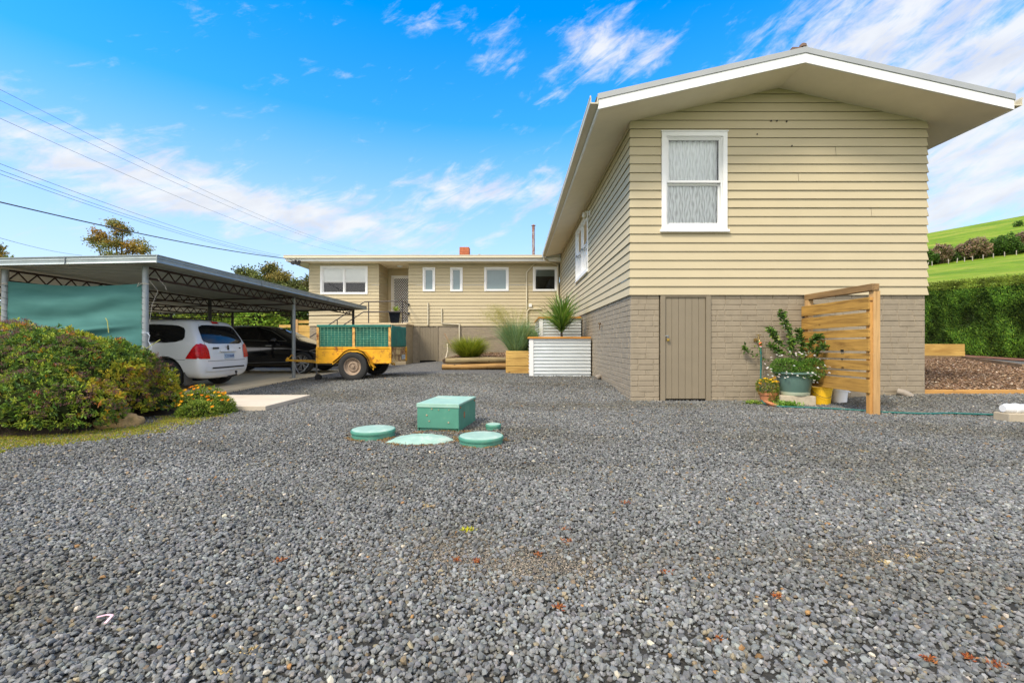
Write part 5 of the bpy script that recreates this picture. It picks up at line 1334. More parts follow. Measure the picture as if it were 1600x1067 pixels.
mb.build('rust_cap', M('rust_patch', (0.30, 0.13, 0.06), 0.8, var=0.3, vs=30), cab, local=True)
def lid(x, y, r, h, label, rim=0.035):
    z = gz(x, y)-0.01
    mb = MB(); mb.lathe([(r*0.97, 0.0), (r*0.97, h-rim), (r, h-rim), (r+0.003, h-rim+0.01), (r+0.002, h-0.008), (r-0.004, h-0.001)], (x, y, z), 56, cap=True)
    o = mb.build('tank_lid', tankgreen, None, auto=40); tag(o, label, 'tank lid', 'round green tank lids in the gravel'); recentre(o)
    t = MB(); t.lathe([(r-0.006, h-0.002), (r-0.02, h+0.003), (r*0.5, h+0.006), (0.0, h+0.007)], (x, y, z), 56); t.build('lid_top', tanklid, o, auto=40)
    return o
lid(-1.495, 4.82, 0.226, 0.105, 'round green tank lid on the gravel left of the green box cover')
lid(-0.332, 4.52, 0.221, 0.095, 'round green tank lid in front of the right corner of the green box cover')
lid(-0.245, 5.25, 0.088, 0.08, 'small round green cap beside the right side of the green box cover')
mb = MB(); n = 40; rings = 8
mb.v.append((0, 0, 0.04)); outl = []
for k in range(n):
    a = 2*math.pi*k/n; r = 0.335*(1+0.04*math.sin(3*a)+0.03*math.sin(7*a+1))
    r *= 1+0.30*math.exp(-((a-math.pi*1.17)/0.28)**2)
    outl.append((math.cos(a)*r*1.0, math.sin(a)*r*0.66-0.0))
for j in range(1, rings+1):
    t = j/rings
    for k in range(n):
        zz = 0.064-0.075*t**3.2-(0.010*math.exp(-((t-0.55)/0.12)**2))+0.003*math.sin(9*k)
        mb.v.append((outl[k][0]*t, outl[k][1]*t, zz))
for k in range(n): mb.f.append((0, 1+k, 1+(k+1) % n))
for j in range(rings-1):
    for k in range(n): a = 1+j*n; mb.f.append((a+k, a+n+k, a+n+(k+1) % n, a+(k+1) % n))
o = mb.build('sunken_lid', tanklid, None, smooth=True, fix=False); o.location = (-0.94, 4.62, gz(-0.9, 4.6)+0.008); tag(o, 'pale dished green lid half buried in gravel between the round lids', 'tank lid')
# rusty orange litter and moss caught round the fittings
n = 3400; k = rng.integers(0, 4, n); a = rng.uniform(0, 2*np.pi, n)
cx_ = np.array([-0.94, -0.332, -1.495, -0.80])[k]; cy_ = np.array([4.62, 4.52, 4.82, 5.02])[k]; rx_ = np.array([0.36, 0.24, 0.245, 0.30])[k]; ry_ = np.array([0.25, 0.24, 0.245, 0.06])[k]
keep = noise_keep = np.array([noise.noise(Vector((math.cos(q)*1.5+w_*3, math.sin(q)*1.5, 2.2))) for q, w_ in zip(a, k)]) > -0.02
X = (cx_+np.cos(a)*(rx_+rng.normal(0.01, 0.022, n)))[keep]; Y = (cy_+np.sin(a)*(ry_+rng.normal(0.01, 0.022, n)))[keep]; m_n = len(X)
base = np.stack([X, Y, np.full(m_n, 0.014)+rng.uniform(0, 0.012, m_n)], axis=1); dr = rng.normal(size=(m_n, 3)); dr[:, 2] = np.abs(dr[:, 2])*0.4
v, f, c = leaves(base, dr, rng.uniform(0.008, 0.022, m_n), 0.007, pick([(0.40, 0.20, 0.05), (0.30, 0.13, 0.04), (0.42, 0.30, 0.12), (0.20, 0.16, 0.05)], m_n))
me = np_mesh('leaf_litter', v, f, c); o = link('leaf_litter', me, None, mat=leafm); tag(o, kind='stuff')
# ================================================================ CORRUGATED PLANTERS
corr = M('white_corrugated', (0.72, 0.76, 0.76), 0.33, metal=0.55, var=0.04, bmp=0.03, dirt=(0.62, 0.62, 0.52), dirt_amt=0.35, dirt_s=2)
oiled = Mwood('oiled_cap', (0.50, 0.23, 0.045), (0.34, 0.14, 0.03), 0, rough=0.55)
potsoil = M('potting_soil', (0.05, 0.035, 0.025), 0.95, var=0.3, vs=20, bmp=0.7, bs=50)
def corr_face(mb, a, b, z0, z1, nout, pitch=0.088, amp=0.017):
    n = int((z1-z0)/pitch*10); base = len(mb.v); a = Vector((*a, 0)); b = Vector((*b, 0)); no = Vector((*nout, 0))
    for i in range(n+1):
        z = z0+(z1-z0)*i/n; o = no*(amp*math.cos((z1-z)/pitch*2*math.pi))
        for p in (a, b): q = p+o; mb.v.append((q.x, q.y, z))
    for i in range(n): k = base+2*i; mb.f.append((k, k+1, k+3, k+2))
def planter(x0, x1, y0, y1, z0, z1, label, capz=0.05):
    t = thing('corrugated_planter', label, 'planter', ((x0+x1)/2, (y0+y1)/2, z0), 'corrugated steel planters beside the house')
    mb = MB(); corr_face(mb, (x0+0.05, y0), (x1-0.01, y0), z0, z1-capz, (0, -1)); corr_face(mb, (x0, y1), (x0, y0+0.05), z0, z1-capz, (-1, 0)); corr_face(mb, (x1-0.012, y0+0.02), (x1-0.012, y1), z0, z1-capz, (1, 0), amp=0.008); corr_face(mb, (x0, y1), (x1-0.012, y1), z0, z1-capz, (0, 1), amp=0.008)
    mb.build('corrugated_panel', corr, t, smooth=True, fix=False)
    mb = MB(); mb.box(x0-0.016, x0+0.085, y0-0.022, y0-0.014, z0-0.02, z1-capz); mb.box(x0-0.022, x0-0.014, y0-0.022, y0+0.085, z0-0.02, z1-capz); mb.build('corner_trim', white, t, bevel=0.003)
    mb = MB(); c = 0.11
    mb.box(x0-0.05, x1-0.012, y0-0.05, y0+c-0.05, z1-capz, z1); mb.box(x0-0.05, x0+c-0.05, y0+c-0.05+0.001, y1, z1-capz, z1-0.002); mb.box(x1-c-0.012, x1-0.012, y0+c-0.05+0.001, y1, z1-capz, z1-0.002); mb.box(x0+c-0.048, x1-c-0.014, y1-c, y1, z1-capz, z1-0.002)
    mb.build('timber_cap', oiled, t, bevel=0.005)
    mb = MB(); mb.box(x0+0.03, x1-0.03, y0+0.03, y1-0.03, z1-0.25, z1-0.09); mb.build('soil', potsoil, t)
    return t
planter(0.394, 1.94, 11.53, 13.1, 0.14, 1.16, 'white corrugated planter with timber cap holding the spiky cabbage palm')
planter(0.74, 1.94, 13.2, 16.0, 0.15, 1.76, 'taller white corrugated planter stepped up behind the other against the house')
# timber planter of stacked sleepers
t = thing('timber_planter', 'square planter of three stacked pine sleepers with blue green grass', 'planter', (0.08, 13.0, 0.14))
g0 = 0.14
for k in range(3):
    z0 = g0+k*0.215; mb = MB()
    sft = rnd.uniform(-0.006, 0.006)
    mb.box(-0.235, 0.405, 12.60+sft, 12.675+sft, z0+0.010, z0+0.212); mb.box(-0.24+sft, -0.165, 12.677+sft, 13.35, z0+0.003, z0+0.21); mb.box(0.33, 0.40+sft, 12.677, 13.35, z0+0.003, z0+0.21); mb.box(-0.235, 0.405, 13.352, 13.42, z0+0.003, z0+0.212)
    mb.build('sleeper_course', sleeper, t, bevel=0.006)
mb = MB(); mb.box(-0.16, 0.33, 12.68, 13.35, 0.5, 0.74); mb.build('soil', potsoil, t)
# logs
def log(a, b, r, label, mat):
    a = Vector(a); b = Vector(b); pts = []; rr = []
    for i in range(14):
        s = i/13; p = a.lerp(b, s); p.z += 0.008*math.sin(s*7+a.z*9); p.y += 0.01*math.sin(s*5+a.z*20); pts.append(p); rr.append(r*(1+0.05*math.sin(s*11+a.z*13)))
    o = MB().tube(pts, rr, 16).build('log', mat, None, auto=50); tag(o, label, 'log', 'round logs edging the mulch bed'); recentre(o)
    m = MB(); d = (a-b).normalized(); m.tube([pts[0]-d*0.001, pts[0]+d*0.004], [rr[0]*0.93, rr[0]*0.88], 16); m.build('end_grain', M('end_grain', (0.07, 0.045, 0.03), 0.9, var=0.4, vs=30, bmp=0.5), o)
    return o
lg1 = Mwood('mossy_log', (0.26, 0.20, 0.10), (0.12, 0.085, 0.04), 0); lg2 = Mwood('tan_log', (0.36, 0.21, 0.07), (0.16, 0.085, 0.03), 0)
gl = gz(-1.2, 14.0)
log((-2.12, 14.02, gl+0.275), (-0.25, 14.05, gl+0.305), 0.088, 'upper greenish log of the two edging the mulch bed', lg1)
log((-2.22, 13.98, gl+0.085), (-0.25, 14.0, gl+0.115), 0.086, 'lower tan log of the two edging the mulch bed', lg2)
log((-2.16, 14.1, gl+0.27), (-2.3, 16.2, gl+0.27), 0.085, 'log running back from the left end of the mulch bed', lg1)
# bed behind logs
sheet(frange(-2.2, 0.7, 0.15), frange(14.1, 19.5, 0.3), lambda x, y: gz(x, y)+0.30+0.012*(y-14), 'mulch_bed', ms)
n = 9000; x = rng.uniform(-2.1, 0.6, n); y = 14.1+rng.uniform(size=n)**1.4*5
v, f, c = chips(x, y, lambda a, b: gz(a, b)+0.32+0.012*(b-14), n); me = np_mesh('mulch', v, f, c); o = link('mulch', me, None, mat=mulch_m); tag(o, kind='stuff')
# sticks leaning
mb = MB(); mb.beam(P(694.5, 521, 18.2), P(707, 545, 17.0), 0.05, 0.03); o = mb.build('leaning_stake', greywood, None); tag(o, 'dark stake leaning against the brick base beside the small plank door', 'stake'); recentre(o)
mb = MB(); mb.tube([P(699, 537, 17.5), P(699.3, 548, 17.2), P(697.5, 556, 17), P(695, 563, 16.8)], 0.018, 8); o = mb.build('pale_stick', M('pale_branch', (0.55, 0.48, 0.36), 0.8), None); tag(o, 'pale crooked stick standing in front of the brick base by the logs', 'stick'); recentre(o)

# ================================================================ TIMBER SCREEN
scr = thing('timber_screen', 'slatted pine privacy screen with a tall end post against the brick base', 'screen', (4.93, 7.0, 0.0))
mb = MB(); mb.box(4.93, 5.02, 6.245, 6.335, -0.05, 1.72); mb.build('post', sleeperZ, scr, bevel=0.004)
mb = MB(); mb.box(4.885, 4.929, 6.26, 6.325, -0.05, 1.63); mb.build('batten', Mwood('batten_pine', (0.48, 0.25, 0.07), (0.30, 0.14, 0.04), 2), scr, bevel=0.003)
mb = MB(); mb.box(4.90, 4.99, 7.60, 7.69, -0.05, 1.72); mb.build('post', sleeperZ, scr, bevel=0.004)
mb = MB(); mb.box(4.90, 5.0, 6.235, 7.70, 1.722, 1.816); mb.build('top_rail', Mwood('dark_rail', (0.27, 0.165, 0.07), (0.13, 0.075, 0.035), 1), scr, bevel=0.005)
bd = [(1.462, 1.628), (1.24, 1.423), (1.084, 1.196), (0.888, 1.056), (0.776, 0.851), (0.624, 0.754), (0.523, 0.592), (0.311, 0.495)]
for i, (a, b_) in enumerate(bd):
    mb = MB(); dz = rnd.uniform(-0.004, 0.004); xx = 4.862 if i != 4 else 4.872
    mb.box(xx, 4.884, 6.25, 7.715, a+dz, b_+dz); 
    for v_i, v in enumerate(mb.v):
        if v[1] > 7: mb.v[v_i] = (v[0]-0.0, v[1], v[2]-0.012+rnd.uniform(-0.004, 0.004))
    mb.build('slat', sleeperY, scr, bevel=0.003)
mb = MB(); mb.box(4.855, 4.861, 6.72, 6.78, 0.865, 0.905); mb.box(4.855, 4.861, 6.73, 6.77, 0.755, 0.77); mb.build('bracket', blackp, scr)

# ================================================================ POTS ETC
def pot(name, c, prof, mat, n=40, parent=None):
    return MB().lathe(prof, c, n, cap=False).build(name, mat, parent, auto=40)
# concrete block under the green tub
mb = MB(); T = Matrix.Translation((4.50, 7.33, 0.0)) @ Matrix.Rotation(R(-8), 4, 'Z'); mb.box(-0.26, 0.26, -0.15, 0.19, -0.02, 0.165, M=T)
o = mb.build('concrete_block', M('rough_block', (0.42, 0.36, 0.26), 0.95, var=0.2, vs=9, bmp=0.6, bs=50), None, bevel=0.012); tag(o, 'rough pale concrete block under the big green tub', 'block'); recentre(o)
tub = thing('planter_tub', 'big round grey green plastic tub on a pale saucer and concrete block', 'plant pot', (4.53, 7.36, 0.166))
pot('saucer', (4.53, 7.36, 0.166), [(0.0, 0.004), (0.20, 0.0), (0.212, 0.02), (0.218, 0.055), (0.208, 0.055), (0.20, 0.03), (0, 0.03)], M('pale_saucer', (0.42, 0.47, 0.34), 0.5, dirt=(0.3, 0.3, 0.2), dirt_amt=0.4), parent=tub)
pot('tub_body', (4.53, 7.36, 0.20), [(0.0, 0.0), (0.195, 0.0), (0.215, 0.03), (0.262, 0.285), (0.30, 0.31), (0.312, 0.315), (0.312, 0.338), (0.27, 0.338), (0.258, 0.31), (0.25, 0.28), (0.0, 0.28)], M('grey_green_plastic', (0.115, 0.20, 0.165), 0.4, var=0.08, bmp=0.04, dirt=(0.2, 0.28, 0.22), dirt_amt=0.3, dirt_s=3), parent=tub)
pot('soil', (4.53, 7.36, 0.49), [(0.0, 0.0), (0.25, 0.0), (0.2, 0.02), (0.0, 0.03)], potsoil, parent=tub)
terra = M('terracotta', (0.50, 0.20, 0.085), 0.75, var=0.15, vs=6, bmp=0.15, dirt=(0.42, 0.27, 0.17), dirt_amt=0.35, dirt_s=5)
tp_ = thing('terracotta_pot', 'small terracotta pot overflowing with yellow flowers by the hose tap', 'plant pot', (4.13, 7.42, 0.012))
pot('pot_body', (4.13, 7.42, 0.012), [(0.0, 0.0), (0.095, 0.0), (0.128, 0.15), (0.142, 0.15), (0.147, 0.19), (0.132, 0.19), (0.125, 0.16), (0.0, 0.155)], terra, parent=tp_)
T = Matrix.Translation((4.02, 7.10, 0.01)) @ Matrix.Rotation(R(14), 4, 'Y') @ Matrix.Rotation(R(10), 4, 'X')
o = MB().lathe([(0.0, 0.0), (0.10, 0.0), (0.13, 0.03), (0.12, 0.03), (0.09, 0.012), (0.0, 0.012)], (0, 0, 0.015), 32, M=T, cap=False).build('terracotta_saucer', terra, None, auto=40); tag(o, 'empty terracotta saucer lying tilted in front of the terracotta pot', 'saucer'); recentre(o)
yb = M('yellow_plastic', (0.88, 0.52, 0.02), 0.4, var=0.08, bmp=0.03, dirt=(0.5, 0.28, 0.02), dirt_amt=0.35)
T = Matrix.Translation((4.95, 7.36, 0.008)) @ Matrix.Rotation(R(3), 4, 'Y') @ Matrix.Diagonal((1, 1, 0.95, 1))
o = MB().lathe([(0.0, 0.0), (0.125, 0.0), (0.13, 0.01), (0.150, 0.27), (0.158, 0.272), (0.160, 0.29), (0.148, 0.29), (0.143, 0.265), (0.12, 0.015), (0.0, 0.015)], (0, 0, 0), 40, M=T, cap=False).build('bucket', yb, None, auto=40)
tag(o, 'yellow plastic bucket under the slatted screen beside the green tub', 'bucket'); recentre(o)
hp = [Vector((4.95+0.158*math.cos(a), 7.36+0.158*math.sin(a)*1.0, 0.265-0.11*math.sin(-a)**1)) for a in [math.pi+math.pi*k/16 for k in range(17)]]
MB().tube([Vector((p.x, p.y-0.012, 0.25-0.13*math.sin(math.pi*k/16)+0.03*k/16)) for k, p in enumerate(hp)], 0.0035, 5).build('wire_handle', darksteel, o)
T = Matrix.Translation((5.31, 7.44, 0.02))
o = MB().lathe([(0.0, 0.0), (0.10, 0.0), (0.117, 0.20), (0.13, 0.20), (0.132, 0.225), (0.137, 0.228), (0.137, 0.243), (0.118, 0.243), (0.112, 0.20), (0.095, 0.01), (0, 0.01)], (0, 0, 0), 40, M=T, cap=False).build('white_tub', M('white_plastic', (0.78, 0.78, 0.76), 0.4, var=0.03), None, auto=40)
tag(o, 'small white plastic tub beside the yellow bucket', 'tub'); recentre(o)
m = MB(); m.box(5.44, 5.475, 7.41, 7.47, 0.195, 0.21); m.build('lug', white, o)
# tap and hose
tapm = M('brass_tap', (0.35, 0.25, 0.10), 0.4, metal=0.8, var=0.2)
o = thing('garden_tap', 'brass garden tap on the brick base above the hose', 'tap', (4.09, 7.72, 1.03))
mb = MB(); mb.tube([(4.09, 7.74, 1.05), (4.09, 7.64, 1.05), (4.09, 7.60, 1.045), (4.095, 7.585, 1.0)], 0.014, 10); mb.lathe([(0.018, 0), (0.018, 0.05), (0.008, 0.06), (0.008, 0.075)], (4.09, 7.63, 1.055), 10); mb.lathe([(0.035, 0), (0.035, 0.008)], (4.09, 7.728, 1.05), 12, M=Matrix.Translation((0, 7.728, 1.05)) @ Matrix.Rotation(R(90), 4, 'X') @ Matrix.Translation((0, -7.728, -1.05)))
mb.build('tap_body', tapm, o, auto=40)
mb = MB(); mb.box(4.045, 4.135, 7.622, 7.638, 1.128, 1.14); mb.tube([(4.09, 7.63, 1.13), (4.09, 7.63, 1.15)], 0.012, 8); mb.build('tap_handle', tapm, o, bevel=0.003)
hose_m = M('green_hose', (0.008, 0.12, 0.10), 0.5, var=0.1, vs=30, bmp=0.05)
hs = thing('garden_hose', 'green garden hose hanging from the tap and running right across the gravel', 'hose', (4.1, 7.5, 0))
def hz(x, y): return gz(x, y)+0.034
pts = [(4.10, 7.585, 0.94), (4.105, 7.58, 0.75), (4.09, 7.56, 0.45), (4.06, 7.52, 0.2), (4.03, 7.42, 0.07)]
gp = [(4.0, 7.28), (3.98, 7.12), (4.03, 6.98), (4.2, 6.90), (4.5, 6.80), (4.8, 6.66), (5.02, 6.52), (5.15, 6.40), (5.4, 6.30), (5.7, 6.24), (6.0, 6.28), (6.3, 6.20), (6.7, 6.12), (7.3, 6.2), (8.2, 6.1)]
pts += [(x, y, hz(x, y)) for x, y in gp]
# smooth by Catmull-Rom
def catmull(P_, n=8):
    P_ = [Vector(p) for p in P_]; out = []
    for i in range(len(P_)-1):
        p0 = P_[max(0, i-1)]; p1 = P_[i]; p2 = P_[i+1]; p3 = P_[min(len(P_)-1, i+2)]
        for k in range(n):
            t = k/n; out.append(0.5*((2*p1)+(-p0+p2)*t+(2*p0-5*p1+4*p2-p3)*t*t+(-p0+3*p1-3*p2+p3)*t**3))
    out.append(P_[-1]); return out
MB().tube(catmull(pts), 0.012, 10).build('hose_line', hose_m, hs, smooth=True)
MB().lathe([(0.014, 0.0), (0.022, 0.005), (0.024, 0.05), (0.018, 0.065), (0.012, 0.07)], (4.098, 7.585, 0.945), 14).build('hose_connector', M('orange_plastic', (0.75, 0.13, 0.03), 0.4), hs, auto=40)
MB().lathe([(0.020, 0.0), (0.022, 0.012), (0.020, 0.02)], (4.098, 7.585, 0.925), 14).build('connector_collar', M('grey_collar', (0.55, 0.55, 0.55), 0.4), hs, auto=40)
# white pipe on block at the right edge
bx = 6.25; by = 5.78
mb = MB(); mb.box(bx-0.05, bx+0.33, by-0.08, by+0.12, -0.02, 0.115); o = mb.build('concrete_block', M('tan_block', (0.40, 0.34, 0.24), 0.95, var=0.15, bmp=0.5), None, bevel=0.012); tag(o, 'tan concrete block carrying the white drain pipe', 'block'); recentre(o)
mb = MB(); mb.tube([(bx-0.03, by+0.02, 0.17), (bx+0.02, by+0.02, 0.17), (bx+0.06, by+0.02, 0.165), (bx+0.3, by+0.03, 0.165), (bx+2.4, by+0.1, 0.17)], [0.045, 0.062, 0.058, 0.055, 0.055], 20); mb.lathe([(0.062, 0), (0.066, 0.01), (0.066, 0.05), (0.062, 0.06)], (0, 0, 0), 20, M=Matrix.Translation((bx+0.1, by+0.02, 0.167)) @ Matrix.Rotation(R(90), 4, 'Y'))
o = mb.build('drain_pipe', M('white_pvc', (0.75, 0.75, 0.73), 0.35, var=0.03), None, auto=40); tag(o, 'white plastic drain pipe lying on the tan block', 'pipe'); recentre(o)

# ================================================================ RIGHT GARDEN TIMBERS
edge_pine = Mwood('edging_pine', (0.50, 0.27, 0.08), (0.34, 0.17, 0.05), 0)
for i, (a, b_) in enumerate(((6.98, 9.22), (9.24, 12.6))):
    mb = MB(); dz = 0.006*i; mb.box(a, b_, 7.76, 7.80, 0.05, 0.205+dz)
    o = mb.build('timber_edging', edge_pine, None, bevel=0.004); tag(o, ['thin pine edging board starting at the house corner in front of the mulch', 'thin pine edging board continuing right in front of the mulch'][i], 'edging', 'pine boards edging the mulch'); recentre(o)
mb = MB(); mb.beam((14.75, 15.0, 0.50), (13.2, 11.8, 0.37), 0.05, 0.16); mb.beam((14.75, 15.0, 0.50), (12.6, 15.1, 0.51), 0.05, 0.16); o = mb.build('timber_edging', greywood, None); tag(o, 'weathered edging board running away behind the mulch', 'edging', 'pine boards edging the mulch'); recentre(o)
t = thing('raised_bed', 'low raised bed of yellow pine sleepers behind the mulch', 'raised bed', (13.2, 15.8, 0.5))
for k in range(2):
    mb = MB(); z0 = 0.47+k*0.25; mb.box(9.0, 15.05, 15.2+0.01*k, 15.28+0.01*k, z0, z0+0.245); mb.box(14.97, 15.05, 15.29+0.01*k, 17.0, z0, z0+0.245); mb.build('sleeper', sleeper, t, bevel=0.006)
mb = MB(); mb.box(9.0, 14.96, 15.3, 17.0, 0.6, 0.93); mb.build('soil', potsoil, t)

# ================================================================ LANDING, STAIRS, RAIL
st = thing('entry_stairs', 'brick landing and steps with dark steel handrail at the porch door', 'stairs', (-5.3, 19.0, 0.2))
LZ = 1.80
mb = MB(); bricks(mb, (-6.15, 18.42), (1, 0), (0, -1), 6.15-4.40, 0.1, LZ-0.06, seed=21); bricks(mb, (-4.40, 18.42), (0, 1), (1, 0), 1.27, 0.1, LZ-0.06, seed=22); bricks(mb, (-6.15, 18.42), (0, 1), (-1, 0), 1.27, 0.1, LZ-0.06, seed=23)
mb.build('landing_wall', M('tan_masonry', (0.36, 0.29, 0.18), 0.75, var=0.1, bmp=0.3), st, fix=False)
mb = MB(); mb.box(-6.2, -4.36, 18.38, 19.69, LZ-0.06, LZ); mb.box(-5.87, -4.6, 19.69, 21.1, LZ-0.0, LZ+0.07); mb.build('landing_slab', conc, st, bevel=0.005)
for k in range(10):
    z1 = LZ-(k+1)*0.165; x1 = -6.2-k*0.26
    if z1 < 0.12: break
    mb = MB(); mb.box(x1-0.27, x1, 18.42, 19.68, max(0.0, z1-0.5), z1); mb.build('step', conc, st)
mb = MB()
ry = 18.45
def rp(px, py): return P(px, py, ry)
top = [rp(629, 470.5), rp(570, 471.5), rp(566, 474), rp(547, 486), rp(514, 507.5), rp(484, 527)]
mid = [rp(629, 487), rp(568, 487.3), rp(539, 506.5), rp(500, 532)]
for L_ in (top, mid): mb.tube(L_, 0.022, 8)
for px, y0, y1 in ((629, 470.5, 505), (576, 471, 505), (527, 499, 532), (500, 517, 548)): mb.tube([rp(px, y0), rp(px, y1)], 0.022, 8)
mb.tube([rp(629, 470.5), P(637, 476, 19.65)], 0.022, 8); mb.tube([rp(629, 487), P(637, 492, 19.65)], 0.022, 8)
mb.build('handrail', darksteel, st)
bp = thing('black_pot', 'tall glossy black square pot with a small yellow green plant on the landing', 'plant pot', (-4.88, 18.72, LZ))
x0, z0 = -4.88, LZ
mb = MB(); a, b_ = 0.17, 0.235; H = 0.47
vs = [(x0-a, 18.72-a, z0), (x0+a, 18.72-a, z0), (x0+a, 18.72+a, z0), (x0-a, 18.72+a, z0), (x0-b_, 18.72-b_, z0+H-0.04), (x0+b_, 18.72-b_, z0+H-0.04), (x0+b_, 18.72+b_, z0+H-0.04), (x0-b_, 18.72+b_, z0+H-0.04)]
mb.add(vs, [(3,2,1,0),(4,5,6,7),(0,1,5,4),(1,2,6,5),(2,3,7,6),(3,0,4,7)]); mb.box(x0-b_-0.02, x0+b_+0.02, 18.72-b_-0.02, 18.72+b_+0.02, z0+H-0.04, z0+H)
mb.build('pot_body', M('gloss_black', (0.008, 0.01, 0.014), 0.15, bmp=0, coat=0.5), bp, bevel=0.012)
bl = []
n = 50; base = np.tile(np.array([x0, 18.72, z0+H]), (n, 1))+rng.normal(size=(n, 3))*0.03; dr = rng.normal(size=(n, 3))*0.45; dr[:, 2] = 1
v, f, c = blades(base, dr, rng.uniform(0.22, 0.42, n), 0.03, pick([(0.25, 0.42, 0.03), (0.45, 0.50, 0.05), (0.15, 0.30, 0.03)], n), droop=0.3)
me = np_mesh('yellow_green_plant', v, f, c); link('plant', me, bp, mat=leafsh)
mb = MB(); mb.tube([P(453+0, 405, 19.0), P(462, 410, 19.0), P(475, 411, 19.1), P(484, 411.5, 19.66)], 0.01, 5)
mb.beam(P(455, 411, 19.0), P(462, 410, 19.0), 0.09, 0.10)
for i in range(9):
    q = P(458+i*1.3, 410+rnd.uniform(-2.5, 2.5), 19.0); mb.lathe([(0.0, -0.05), (0.045, -0.03), (0.05, 0.03), (0, 0.05)], q, 8)
mb.beam(P(466, 408, 19), P(469, 415, 19), 0.05, 0.05); mb.beam(P(468, 407, 19), P(464, 414, 19), 0.05, 0.05)
o = mb.build('cable_clamp', blackp, None); tag(o, 'cluster of black cable fittings hanging under the left end of the long roof', 'cable fittings'); recentre(o)

# ================================================================ BACK LEFT FENCE
t = thing('timber_fence', 'pale pine fence of wide boards behind the carport against the house', 'fence', (-9.3, 20.8, 0.1))
Yf = 20.9
def fb(pxa, pxb, pya, pyb, name, mat, dy=0):
    a = P(pxa, pya, Yf); b_ = P(pxb, pyb, Yf); m = MB(); m.box(a.x, b_.x, Yf+dy, Yf+dy+0.05, b_.z, a.z); return m.build(name, mat, t, bevel=0.004)
fb(461.5, 484, 500.5, 505, 'rail', sleeper); fb(466, 484, 508, 518, 'board', sleeper); fb(466, 484, 518.5, 529, 'board', sleeper); fb(466, 484, 529.5, 541, 'board', sleeper)
fb(460.5, 465.7, 499, 549, 'post', sleeperZ, -0.02); fb(436, 460, 507.5, 512, 'rail', sleeper)

# ================================================================ WIRES
wm = M('black_cable', (0.03, 0.03, 0.035), 0.6, bmp=0); wm2 = M('thin_line_cable', (0.10, 0.11, 0.13), 0.5, bmp=0)
def wire(p0, p1, sag, r, label, ext=0.35, grp='overhead wires crossing the sky at the left'):
    a = P(*p0); b_ = P(*p1); a2 = a-(b_-a)*ext; pts = []
    tot = 1+ext
    for i in range(41):
        s = -ext+tot*i/40; p = a.lerp(b_, s); u = min(1, max(0, s)) ; p.z -= sag*4*s*(1-s) if s > 0 else -sag*4*abs(s)*0.8; pts.append(p)
    o = MB().tube(pts, r, 5).build('overhead_wire', wm if r > 0.013 else wm2, None, smooth=True); tag(o, label, 'wire', grp); recentre(o)
wire((0, 316, 9), (446, 404, 19.1), 0.12, 0.014, 'thick black service cable running to the left end of the long roof')
wire((0, 256, 16), (438, 399, 40), 0.35, 0.009, 'upper wire of the close set of three behind the carport')
wire((0, 266, 16), (436, 401, 40), 0.35, 0.009, 'middle wire of the close set of three behind the carport')
wire((0, 272, 16), (434, 402, 40), 0.35, 0.009, 'lowest wire of the close set of three behind the carport')
wire((0, 140, 20), (572, 394, 75), 1.0, 0.009, 'highest of the overhead wires at the top left')
wire((0, 157, 20), (568, 394, 75), 1.0, 0.009, 'second highest of the overhead wires at the top left')
wire((0, 185, 20), (545, 396, 75), 1.0, 0.009, 'third highest of the overhead wires at the top left')
wire((0, 372, 25), (128, 399, 45), 0.15, 0.013, 'short wire passing low behind the front left of the carport roof')

# ================================================================ LITTER ON GRAVEL
def weed(px, py, cols, n, r, label, grp, h=0.02):
    Y = 1.0*F/(py-536); c0 = P(px, py, Y); c0.z = gz(c0.x, Y)+0.012
    base = np.array(c0)+np.stack([rng.normal(0, r, n), rng.normal(0, r*0.8, n), rng.uniform(0, 0.006, n)], axis=1)
    dr = rng.normal(size=(n, 3)); dr[:, 2] = np.abs(dr[:, 2])*0.6+0.1
    v, f, c = leaves(base, dr, rng.uniform(0.5, 1.1, n)*h*0.8, h*0.3, pick(cols, n))
    me = np_mesh('weed', v, f, c); o = link('small_weed', me, None, mat=leafm); tag(o, label, 'weed', grp); recentre(o)
OR = [(0.40, 0.12, 0.03), (0.30, 0.08, 0.03), (0.42, 0.18, 0.06)]; YE = [(0.5, 0.42, 0.03), (0.6, 0.5, 0.08)]; RD = [(0.45, 0.06, 0.03), (0.3, 0.05, 0.03)]; ST = [(0.55, 0.40, 0.16), (0.65, 0.5, 0.25)]
go = 'small rusty orange weeds scattered in the gravel'
for px, py, r in ((440, 880, .022), (885, 830, .016), (888, 849, .022), (978, 789, .02), (840, 871, .012), (714, 879, .013), (1042, 900, .014), (874, 954, .012), (745, 882, .008), (1215, 937, .012), (1450, 1037, .012), (1512, 1034, .01), (1557, 1046, .014), (1124, 1005, .01)):
    weed(px, py, OR, 34, r*0.8, 'small rusty orange weed flat on the grey gravel', go)
for px, py, r in ((730, 832, .018),): weed(px, py, [(0.42, 0.45, 0.02), (0.55, 0.5, 0.03)], 60, r, 'small yellow green weed in the middle of the gravel', None, 0.026)
gs = 'dry straw tufts scattered in the gravel'
for px, py, r in ((1388, 885, .016), (1425, 876, .014), (1350, 708, .02), (392, 1023, .02), (350, 1060, .015), (668, 795, .02), (597, 748, .018), (1353, 708, .016), (1140, 784, .012)):
    weed(px, py, ST, 26, r*.8, 'dry straw coloured tuft lying on the grey gravel', gs)
